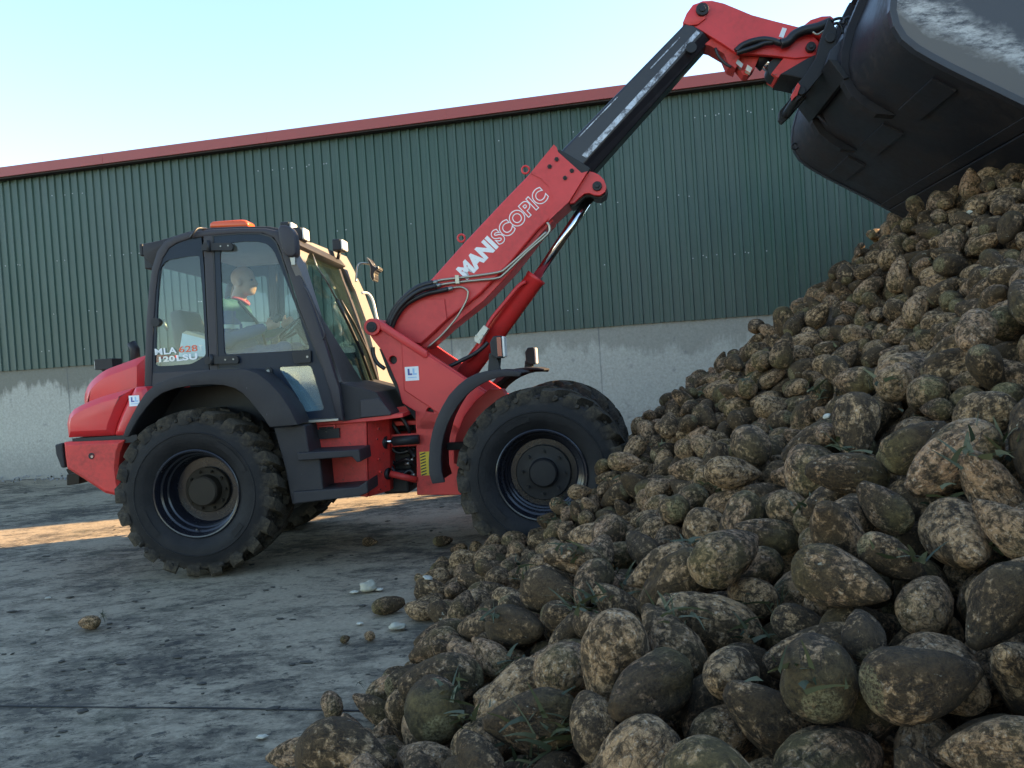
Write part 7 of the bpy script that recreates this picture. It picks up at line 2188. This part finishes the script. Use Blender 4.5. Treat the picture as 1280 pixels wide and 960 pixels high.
    -129,-87,209,2,2019,2736,1403,-16,-249,-570,227,10,-339,1422,34,469,-318,-654,248,6,2179,3223,1489,304,-753,-478,127,9,1975,4186,1232,-537,-734,368,232,
    13,2175,4378,1315,117,506,-722,224,12,2149,4670,1247,-581,-347,587,234,6,2242,3338,1521,698,171,489,228,5,2112,3622,1416,-746,642,-176,227,10,2192,4737,
    1289,451,-624,-556,224,12,2309,4465,1389,82,231,79,183,8,2356,4701,1417,82,384,-156,162,3,2077,4882,1157,-167,-718,-592,238,1,-361,1210,34,-784,-506,314,
    237,11,-346,1130,31,664,485,565,153,9,2397,3313,1622,-36,741,-307,188,11,2368,3557,1555,99,-261,-878,230,7,2510,3728,1608,-827,-229,135,191,10,2530,4038,
    1581,-53,-345,416,274,9,2362,4113,1469,-461,-172,-823,210,2,2499,4335,1528,335,724,-145,226,0,2543,4601,1490,522,-663,-12,227,11,2654,4314,1594,-700,13,
    -40,259,1,2424,4927,1443,635,-409,-4,281,10,-413,1135,31,226,448,733,278,1,
]

# ---------------------------------------------------------------- beets
def beet_material(name, k_scale, per_island):
    k = NT(name)
    if per_island:
        g = k.n('ShaderNodeNewGeometry'); rnd = g.outputs['Random Per Island']
    else:
        oi = k.n('ShaderNodeObjectInfo'); rnd = oi.outputs['Random']
    tc = k.n('ShaderNodeTexCoord')
    off = k.n('ShaderNodeCombineXYZ')
    for i, f in enumerate((91.0, 57.0, 33.0)):
        k.l(k.math('MULTIPLY', rnd, f), off.inputs[i])
    sc_ = k.n('ShaderNodeVectorMath', operation='SCALE'); sc_.inputs['Scale'].default_value = k_scale
    k.l(tc.outputs['Object'], sc_.inputs[0])
    ad = k.n('ShaderNodeVectorMath', operation='ADD')
    k.l(sc_.outputs[0], ad.inputs[0]); k.l(off.outputs[0], ad.inputs[1])
    v = ad.outputs[0]
    at = k.n('ShaderNodeAttribute'); at.attribute_name = 'along'
    along = at.outputs['Fac']
    r2 = k.math('FRACT', k.math('MULTIPLY', rnd, 7.13))
    r3 = k.math('FRACT', k.math('MULTIPLY', rnd, 17.7))
    big = k.noise(v, 2.6, 5, 0.6, 0.4)
    mid = k.noise(v, 13.0, 9, 0.74, 0.35)
    fine = k.noise(v, 45.0, 4, 0.7)
    # clinging soil
    soil = k.ramp(fine, [(0.25, (0.022, 0.0115, 0.0050)), (0.5, (0.064, 0.035, 0.0145)), (0.8, (0.150, 0.084, 0.037))])
    soil = k.mix(k.math('MULTIPLY', k.step(mid, 0.42, 0.62), 0.55), soil, (0.150, 0.083, 0.037))
    # rubbed skin showing through
    skin = k.mix(r3, (0.72, 0.405, 0.190), (0.66, 0.325, 0.165))
    skin = k.mix(k.math('MULTIPLY', k.step(fine, 0.35, 0.65), 0.7), skin, (0.20, 0.110, 0.062))
    cover = k.math('ADD', k.math('MULTIPLY', big, 0.48), k.math('MULTIPLY', mid, 0.62))
    thr = k.math('ADD', 0.495, k.math('MULTIPLY', r2, 0.12))
    bare = k.step(k.math('SUBTRACT', cover, thr), -0.02, 0.08)
    bare = k.math('MULTIPLY', bare, k.step(mid, 0.36, 0.50))
    c = k.mix(k.math('MULTIPLY', bare, 0.9), soil, skin)
    # olive tint towards the crown
    gm = k.math('MULTIPLY', k.step(k.math('ADD', along, k.math('MULTIPLY', k.math('SUBTRACT', big, 0.5), 0.9)), 0.50, 0.12), k.step(r3, 0.25, 0.75))
    c = k.mix(k.math('MULTIPLY', gm, 0.30), c, k.ramp(mid, [(0.35, (0.070, 0.052, 0.018)), (0.65, (0.30, 0.235, 0.075))]))
    # cream highlights of clean skin, and dark creases running along the root
    hl = k.noise(v, 24.0, 5, 0.7, 0.25)
    c = k.mix(k.math('MULTIPLY', k.math('MULTIPLY', k.step(hl, 0.54, 0.68), bare), 0.7), c, (0.70, 0.55, 0.40))
    st_ = k.n('ShaderNodeMapping'); st_.inputs['Scale'].default_value = (0.9, 3.2, 3.2); k.l(v, st_.inputs['Vector'])
    cr = k.noise(st_.outputs['Vector'], 2.6, 6, 0.62, 0.2)
    crease = k.math('SUBTRACT', 1.0, k.step(k.math('ABSOLUTE', k.math('SUBTRACT', cr, 0.5)), 0.006, 0.030))
    crease = k.math('MULTIPLY', crease, k.step(big, 0.40, 0.55))
    c = k.mix(k.math('MULTIPLY', crease, 0.45), c, (0.022, 0.014, 0.008))
    # the sliced crown
    crown = k.math('MULTIPLY', k.step(k.math('ADD', along, k.math('MULTIPLY', k.math('SUBTRACT', mid, 0.5), 0.05)), 0.062, 0.045), k.step(r2, 0.62, 0.66))
    crown = k.math('MULTIPLY', crown, k.step(fine, 0.40, 0.62))
    c = k.mix(k.math('MULTIPLY', crown, 0.7), c, (0.34, 0.27, 0.13))
    # pale scuffs down to the flesh
    sc2 = k.noise(v, 5.5, 6, 0.7, 0.8)
    scuff = k.math('MULTIPLY', k.step(sc2, 0.66, 0.70), k.step(r2, 0.35, 0.75))
    c = k.mix(k.math('MULTIPLY', scuff, 0.8), c, (0.46, 0.40, 0.30))
    k.set(Base_Color=c, Roughness=k.math('SUBTRACT', 0.86, k.math('MULTIPLY', bare, 0.22)), Specular_IOR_Level=0.35)
    h = k.math('ADD', k.math('MULTIPLY', fine, 0.5), k.math('ADD', k.math('MULTIPLY', mid, 1.2), k.math('ADD', k.math('MULTIPLY', bare, -0.3), k.math('MULTIPLY', crease, -1.0))))
    k.bump(h, 0.9, 0.018)
    return k.m
M['beet'] = beet_material('sugar_beet_skin', 1.0, False)
M['beetheap'] = beet_material('heaped_beet_skin', 5.0, True)

_raw = np.array(BEET_DATA, dtype=float).reshape(-1, 8)
NIND = 285
HI = []
for kk in range(NVAR):
    v_, f_ = beet_shape(kk, 26, 30)
    me = bpy.data.meshes.new('sugar_beet')
    me.from_pydata(v_, [], f_)
    a_ = me.attributes.new('along', 'FLOAT', 'POINT')
    a_.data.foreach_set('value', [p[0] + 0.42 for p in v_])
    me.materials.append(M['beet'])
    for p in me.polygons: p.use_smooth = True
    HI.append(me)

HEAP_GROUP = 'sugar beets in the heap'
def beet_words(p, qt, L):
    """Where in the heap a beet lies, how big it looks and which way its root tip points."""
    u, v, z = project(p)
    u2, v2, _ = project(p + qt @ Vector((L * 0.4, 0, 0)))
    du, dv = u2 - u, v2 - v
    px_len = math.hypot(du, dv) / 0.4
    size = 'big' if L / z * FPX > 95 else ('middling' if L / z * FPX > 62 else 'small')
    if px_len < 0.55 * L / z * FPX:
        way = 'seen end on'
    elif abs(du) > abs(dv):
        way = 'tip to the right' if du > 0 else 'tip to the left'
    else:
        way = 'tip pointing down' if dv > 0 else 'tip pointing up'
    row = 'on the bottom edge' if v > 880 else 'low down' if v > 780 else 'in the lower half' if v > 690 else 'halfway up' if v > 590 else 'in the upper heap' if v > 450 else 'near the crest'
    col = 'at the left foot' if u < 520 else 'left of the front hub' if u < 670 else 'below the front wheel rim' if u < 790 else 'under the boom nose' if u < 960 else 'under the bucket corner' if u < 1130 else 'by the right edge'
    return (f'{size} beet, {way}, {row} {col}', u)

def place_beet(loc, quat, L, k, label, group=HEAP_GROUP):
    o = link(bpy.data.objects.new('sugar_beet', HI[k]))
    o.location = loc
    o.rotation_mode = 'QUATERNION'
    o.rotation_quaternion = quat
    o.scale = (L, L, L)
    tag(o, label, 'sugar beet', group)
    return o

placed = []
lowV, lowF, lowA = [], [], []
LO = [beet_shape(kk, 13, 15) for kk in range(NVAR)]
nbase = 0
for i, r in enumerate(_raw):
    loc = Vector((r[0] / 500, r[1] / 500, r[2] / 500))
    xyz = Vector((r[3] / 1000, r[4] / 1000, r[5] / 1000))
    w = math.sqrt(max(0.0, 1 - xyz.length_squared))
    qt = Quaternion((w, *xyz)).normalized()
    L = r[6] / 1000
    kk = int(r[7])
    if i < NIND:
        lab, u_ = beet_words(loc, qt, L)
        o = place_beet(loc, qt, L, kk, lab)
        placed.append((u_, L, o))
    else:
        vv, ff = LO[kk]
        Rm = qt.to_matrix() * L
        base = len(lowV)
        for p in vv:
            lowV.append(tuple(Rm @ Vector(p) + loc)); lowA.append(p[0] + 0.42)
        lowF.extend(tuple(x + base for x in g) for g in ff)

# where two or three share a description, say which of them
by = {}
for u_, L, o in placed:
    by.setdefault(o['label'], []).append((u_, o))
for lab, os_ in by.items():
    os_.sort(key=lambda t: t[0])
    w = {2: ('leftmost', 'rightmost'), 3: ('leftmost', 'central', 'rightmost')}.get(len(os_))
    if w:
        for (u_, o), a in zip(os_, w):
            o['label'] = f'{lab}, {a}'
# the rest of the heap: the beets further off, over the body of the heap itself
xs = np.concatenate([np.arange(-1.6, 5.5, 0.16), np.arange(5.5, 19.2, 0.3)])
ys = np.arange(-0.4, 12.6, 0.16)
X_, Y_ = np.meshgrid(xs, ys)
Z_ = heap_height(X_, Y_)
base = len(lowV)
nx = len(xs)
for j in range(len(ys)):
    for i in range(nx):
        x, y, z = X_[j, i], Y_[j, i], Z_[j, i]
        n1 = noise.noise(Vector((x * 5, y * 5, 1.0))); n2 = noise.noise(Vector((x * 2, y * 2, 7.0)))
        inside = x < 5.4
        zz = z + (0.05 * n1 + 0.05 * n2) - (0.20 if inside else 0.05)
        # keep the slab clear where the machine stands
        lowV.append((x, y, max(zz, -0.08))); lowA.append(0.8)
for j in range(len(ys) - 1):
    for i in range(nx - 1):
        q4 = (base + j * nx + i, base + j * nx + i + 1, base + (j + 1) * nx + i + 1, base + (j + 1) * nx + i)
        if max(lowV[t][2] for t in q4) > -0.06:
            lowF.append(q4)
# beets lying on the parts of the heap out of the picture, so the slope goes on
rr = random.Random(21)
for _ in range(2400):
    x, y = rr.uniform(1.5, 15), rr.uniform(0.2, 11.5)
    if x < y * 0.70 + 0.75 and y < 9.2 : continue
    z = float(heap_height(np.array([x]), np.array([y]))[0])
    if z < 0.1: continue
    vv, ff = LO[rr.randrange(NVAR)]
    L = rr.uniform(0.15, 0.27)
    Rm = Euler((rr.uniform(0, 6.28), rr.gauss(0, 0.4), rr.uniform(0, 6.28))).to_matrix() * L
    b0 = len(lowV)
    for p in vv:
        lowV.append(tuple(Rm @ Vector(p) + Vector((x, y, z + 0.02)))); lowA.append(p[0] + 0.42)
    lowF.extend(tuple(t + b0 for t in g) for g in ff)
me = bpy.data.meshes.new('beet_heap')
me.from_pydata(lowV, [], lowF)
a_ = me.attributes.new('along', 'FLOAT', 'POINT')
a_.data.foreach_set('value', lowA)
me.materials.append(M['beetheap'])
for p in me.polygons: p.use_smooth = True
hp = link(bpy.data.objects.new('beet_heap', me))
tag(hp, 'great sloping heap of muddy sugar beets filling the right side', 'beet heap', kind='stuff')

# ---------------------------------------------------------------- loose beets and bits on the slab
def yard(u, v, z=0.0):
    r_ = ray(u, v)
    return CAM + r_ * ((z - CAMZ) / r_.z)

def loose(u, vbase, L, k, eul, label, lift=0.36):
    p = yard(u, vbase)
    o = place_beet(p + Vector((0, 0, L * lift * 0.62)), Euler(eul).to_quaternion(), L, k, label, 'beets lying loose on the yard')
    return o
loose(113, 786, 0.185, 3, (0.3, 0.1, 2.7), 'lone sugar beet with a green wisp lying left on the open concrete')
loose(416, 893, 0.175, 5, (0.2, -0.25, 1.9), 'round whiskery greenish beet standing alone in front of the heap foot')
loose(553, 683, 0.20, 1, (1.2, 0.1, 0.6), 'pointed brown beet lying beside the front tyre')
loose(575, 692, 0.17, 7, (0.6, 0.2, 2.6), 'small dull beet touching the front tyre below the fender')
loose(596, 690, 0.17, 9, (0.6, 0.2, 1.2), 'muddy beet pressed against the bottom of the front tyre')
loose(462, 682, 0.15, 4, (0.2, 0.1, 0.2), 'dark mud covered beet lying in the shade between the two wheels')
loose(432, 803, 0.085, 2, (0.2, 0.1, 1.2), 'tiny brown beet fragment lying furthest out from the heap foot')
loose(462, 800, 0.105, 6, (1.4, 0.1, 2.2), 'small brown beet fragment lying close to the heap foot')

loose(374, 962, 0.26, 8, (0.5, 0.15, 2.9), 'long olive beet at the bottom edge, furthest left of the near foot')
loose(432, 972, 0.24, 10, (1.5, 0.1, 0.4), 'brown beet at the bottom edge, second from the left of the near foot')
loose(474, 952, 0.22, 0, (0.4, -1.1, 0.5), 'upright tan beet standing at the bottom edge left of the big near beets')
loose(520, 906, 0.15, 11, (0.9, 0.1, 2.2), 'small muddy beet alone in the gap at the near heap foot')

def chip(u, v, s, label, hgt, mat, seed):
    rr = random.Random(seed)
    bm = bmesh.new()
    vs = bmesh.ops.create_icosphere(bm, subdivisions=3, radius=1)['verts']
    p = yard(u, v)
    for q in vs:
        n = 1 + 0.35 * noise.noise(q.co * 1.6 + Vector((seed, 0, 0))) + 0.12 * noise.noise(q.co * 5 + Vector((seed, 0, 0)))
        q.co = p + Vector((q.co.x * s * n, q.co.y * s * n * 0.8, (q.co.z * 0.9 + 0.8) * hgt * n))
    o = obj('beet_chip', bm, mat, None, True)
    tag(o, label, 'beet chip', 'broken pieces of beet on the concrete')
M['flesh'] = painted('beet_flesh', (0.50, 0.46, 0.37), 0.6, 1.2, (0.16, 0.12, 0.07), 30)
M['fleshdull'] = painted('dull_beet_flesh', (0.40, 0.36, 0.27), 0.8, 0.8, (0.12, 0.10, 0.07), 18)
chip(460, 739, 0.062, 'round pale lump of broken beet beside the heap foot', 0.04, M['fleshdull'], 3)
chip(443, 741, 0.030, 'small white flake left of the pale broken lump', 0.008, M['flesh'], 4)
chip(474, 738, 0.026, 'small white flake right of the pale broken lump', 0.010, M['flesh'], 5)
chip(450, 780, 0.022, 'white speck alone on the concrete below the broken lump', 0.006, M['flesh'], 6)
chip(60, 748, 0.022, 'white speck on the concrete in front of the rear wheel', 0.006, M['flesh'], 8)
chip(497, 786, 0.050, 'whitish scrap tucked against the heap foot', 0.02, M['fleshdull'], 9)
chip(328, 922, 0.022, 'white speck low on the near concrete', 0.006, M['flesh'], 10)

# bright cut faces among the heap
def on_heap(u, v):
    r_ = ray(u, v)
    t = 0.8
    while t < 14:
        p = CAM + r_ * t
        if p.z < float(heap_height(np.array([p.x]), np.array([p.y]))[0]) + 0.02 or p.z < 0:
            return p
        t += 0.03
    return CAM + r_ * 8
from mathutils.bvhtree import BVHTree
def heap_tree():
    V, F = list(map(Vector, lowV)), list(lowF)
    for _, L, o in placed:
        vv, ff = LO[HI.index(o.data)]
        Rm = o.rotation_quaternion.to_matrix() * L
        b0 = len(V)
        V.extend(Rm @ Vector(p) + o.location for p in vv)
        F.extend(tuple(t + b0 for t in g) for g in ff)
    return BVHTree.FromPolygons(V, F)
TREE = heap_tree()
def hit(u, v):
    h = TREE.ray_cast(CAM, ray(u, v).normalized(), 40)
    return (h[0], h[1]) if h[0] is not None else (on_heap(u, v), Vector((0, 0, 1)))
for n_, (u, v, s, lab) in enumerate(((535, 722, 0.042, 'bright white slice of beet lying on the edge of the heap'), (1033, 520, 0.022, 'white cut beet face in the middle of the heap'),
                                     (1212, 266, 0.028, 'pale chip near the top of the heap under the bucket'))):
    p, nn = hit(u, v)
    bm = bmesh.new()
    vs_ = bmesh.ops.create_icosphere(bm, subdivisions=3, radius=1)['verts']
    qd = nn.to_track_quat('Z', 'Y')
    for q in vs_:
        f = 1 + 0.3 * noise.noise(q.co * 1.7 + Vector((n_ * 3, 0, 0))) + 0.15 * noise.noise(q.co * 5 + Vector((n_, 0, 0)))
        q.co = p + qd @ Vector((q.co.x * s * f, q.co.y * s * f * 0.7, q.co.z * s * 0.22 * f))
    o = obj('beet_chip', bm, M['flesh'], None, True)
    tag(o, lab, 'beet chip', 'broken pieces of beet in the heap')

# ---------------------------------------------------------------- green leaf tufts and clods
def leaf_tufts():
    k = NT('beet_leaf_green')
    oi = k.n('ShaderNodeNewGeometry')
    c = k.mix(oi.outputs['Random Per Island'], (0.016, 0.028, 0.010), (0.075, 0.072, 0.028))
    k.set(Base_Color=c, Roughness=0.6)
    V, F = [], []
    rr = random.Random(9)
    spots = [(1022, 492, 1.1), (1060, 560, .8), (770, 712, 1.2), (776, 725, 1), (650, 706, 1.0), (655, 720, .8), (730, 762, 1.1), (745, 750, .7), (688, 918, 1.3), (675, 935, 1.1), (694, 900, 1), (840, 768, 1), (1240, 560, 1.1), (1262, 572, 1.1), (1225, 575, .8),
             (965, 762, 1.2), (700, 630, 1), (765, 600, .8), (935, 480, .7), (880, 490, .6), (1110, 480, .7), (860, 680, .8), (720, 690, .9), (1010, 640, .8), (905, 610, .7), (1150, 520, .7), (690, 650, .8), (1240, 690, .7), (1000, 840, .9), (620, 770, .8),
             (560, 862, .9), (1190, 610, .7), (820, 560, .6), (960, 545, .7), (1045, 430, .6), (1160, 330, .5), (930, 790, .9), (640, 830, .7), (585, 905, .8), (1130, 700, .8)]
    for u, v, s in spots:
        p, nn = hit(u, v)
        dep = (p - CAM).length
        for _ in range(int(16 * s)):
            b = p + Vector((rr.gauss(0, 0.03), rr.gauss(0, 0.03), rr.gauss(0, 0.015)))
            d = Vector((rr.gauss(0, 1), rr.gauss(0, 1), rr.uniform(0.2, 1.4))).normalized()
            Lb = rr.uniform(0.05, 0.12) * s
            wd = rr.uniform(0.003, 0.010)
            sidev = d.cross(Vector((rr.uniform(-1, 1), rr.uniform(-1, 1), 0.3))).normalized()
            sag = Vector((0, 0, -Lb * rr.uniform(0.1, 0.55)))
            b0 = len(V)
            for i in range(4):
                t = i / 3
                c_ = b + d * (Lb * t) + sag * t * t
                w_ = wd * (1 - 0.85 * t)
                V.append(c_ + sidev * w_); V.append(c_ - sidev * w_)
            for i in range(3):
                F.append((b0 + 2 * i, b0 + 2 * i + 1, b0 + 2 * i + 3, b0 + 2 * i + 2))
    # wisp on the lone beet
    for (u, v) in ((128, 772), (130, 775), (450, 866)):
        p = yard(u, v + 12) + Vector((0, 0, 0.09))
        for _ in range(14):
            d = Vector((rr.gauss(0.5, 0.7), rr.gauss(0, 0.7), rr.uniform(-0.4, 0.6))).normalized()
            sidev = d.cross(Vector((0.1, 0.2, 1))).normalized()
            b0 = len(V); Lb = rr.uniform(0.03, 0.07)
            for i in range(4):
                t = i / 3
                c_ = p + d * Lb * t - Vector((0, 0, 0.02 * t * t)); w_ = 0.003 * (1 - 0.8 * t)
                V.append(c_ + sidev * w_); V.append(c_ - sidev * w_)
            for i in range(3):
                F.append((b0 + 2 * i, b0 + 2 * i + 1, b0 + 2 * i + 3, b0 + 2 * i + 2))
    o = obj('beet_leaves', ([tuple(p) for p in V], [], F), k.m)
    tag(o, 'wisps of torn green beet leaves caught between the beets', 'leaves', kind='stuff')
leaf_tufts()

def clods():
    rr = random.Random(4)
    bm = bmesh.new()
    M['clod'] = painted('dried_mud', (0.045, 0.038, 0.029), 0.9, 0.5, (0.08, 0.07, 0.055), 12, bump=0.2)
    for _ in range(260):
        u, v = rr.uniform(-40, 720), 600 + 370 * rr.random() ** 1.3
        p = yard(u, v)
        s = rr.choice((0.006, 0.008, 0.011, 0.015, 0.022)) * rr.uniform(0.7, 1.3)
        e = rr.uniform(0.6, 2.2)
        q = bmesh.ops.create_icosphere(bm, subdivisions=1, radius=1)['verts']
        a = WALL.rot + rr.gauss(0, 0.3)
        ca, sa = math.cos(a), math.sin(a)
        for w in q:
            x, y, z = w.co.x * s * e * rr.uniform(0.8, 1.2), w.co.y * s * rr.uniform(0.8, 1.2), w.co.z * s * 0.28
            w.co = p + Vector((x * ca - y * sa, x * sa + y * ca, z - 0.003))
    # gravel and grit washed against the plinth
    for _ in range(1500):
        x = rr.uniform(-10, 15); y = -abs(rr.gauss(0, 0.22)) - 0.02
        s = rr.uniform(0.006, 0.018)
        q = bmesh.ops.create_icosphere(bm, subdivisions=1, radius=s)['verts']
        p = WALL.pt(x, y, s * 0.3 + max(0, 0.10 + y * 0.5) * rr.random())
        mi = 1 if rr.random() < 0.85 else 0
        for w in q:
            w.co = p + w.co * rr.uniform(0.8, 1.2)
        for f in {f for w in q for f in w.link_faces}:
            f.material_index = mi
    M['grit'] = plain('pale_grit', (0.26, 0.26, 0.265), 0.85)
    o = obj('mud_clods', bm, [M['clod'], M['grit']])
    tag(o, 'crumbs of dried mud and grit scattered over the concrete', 'mud', kind='stuff')
clods()

# ---------------------------------------------------------------- camera, sun and sky
cam = bpy.data.cameras.new('camera')
cam.sensor_fit = 'HORIZONTAL'
cam.sensor_width = 36.0
cam.lens = FPX / 1280 * 36.0
cam.clip_start = 0.05
cam.clip_end = 3000
co = link(bpy.data.objects.new('camera', cam))
co.matrix_world = Matrix.Translation(CAM) @ Matrix((_R, _U, -_F)).transposed().to_4x4()
scene.camera = co

SUN_AZ, SUN_EL = math.radians(SUN_AZ_DEG), math.radians(SUN_EL_DEG)
sd = Vector((math.cos(SUN_AZ) * math.cos(SUN_EL), math.sin(SUN_AZ) * math.cos(SUN_EL), math.sin(SUN_EL)))
sun = bpy.data.lights.new('sun', 'SUN')
sun.energy = 5.0
sun.angle = math.radians(0.5)
sun.color = (1.0, 0.80, 0.58)
so = link(bpy.data.objects.new('sun', sun))
so.rotation_euler = sd.to_track_quat('Z', 'Y').to_euler()
so.location = (10, 5, 12)

world = bpy.data.worlds.new('World')
scene.world = world
world.use_nodes = True
wt = world.node_tree
bg = wt.nodes['Background']
sky = wt.nodes.new('ShaderNodeTexSky')
sky.sky_type = 'NISHITA'
sky.sun_disc = False
sky.sun_elevation = SUN_EL
sky.sun_rotation = math.pi / 2 - SUN_AZ
sky.air_density = 1.0
sky.dust_density = 0.0
sky.ozone_density = 5.5
wt.links.new(sky.outputs['Color'], bg.inputs['Color'])
bg.inputs['Strength'].default_value = 0.15

vs = scene.view_settings
vs.view_transform = 'Standard'
vs.look = 'None'
vs.gamma = 1.0
vs.exposure = EXPOSURE
vs.use_curve_mapping = False
# the camera's own white balance, set for open shade
vs.use_white_balance = True
vs.white_balance_temperature = 9500
vs.white_balance_tint = 10.0
scene.render.resolution_x = 1024
scene.render.resolution_y = 768
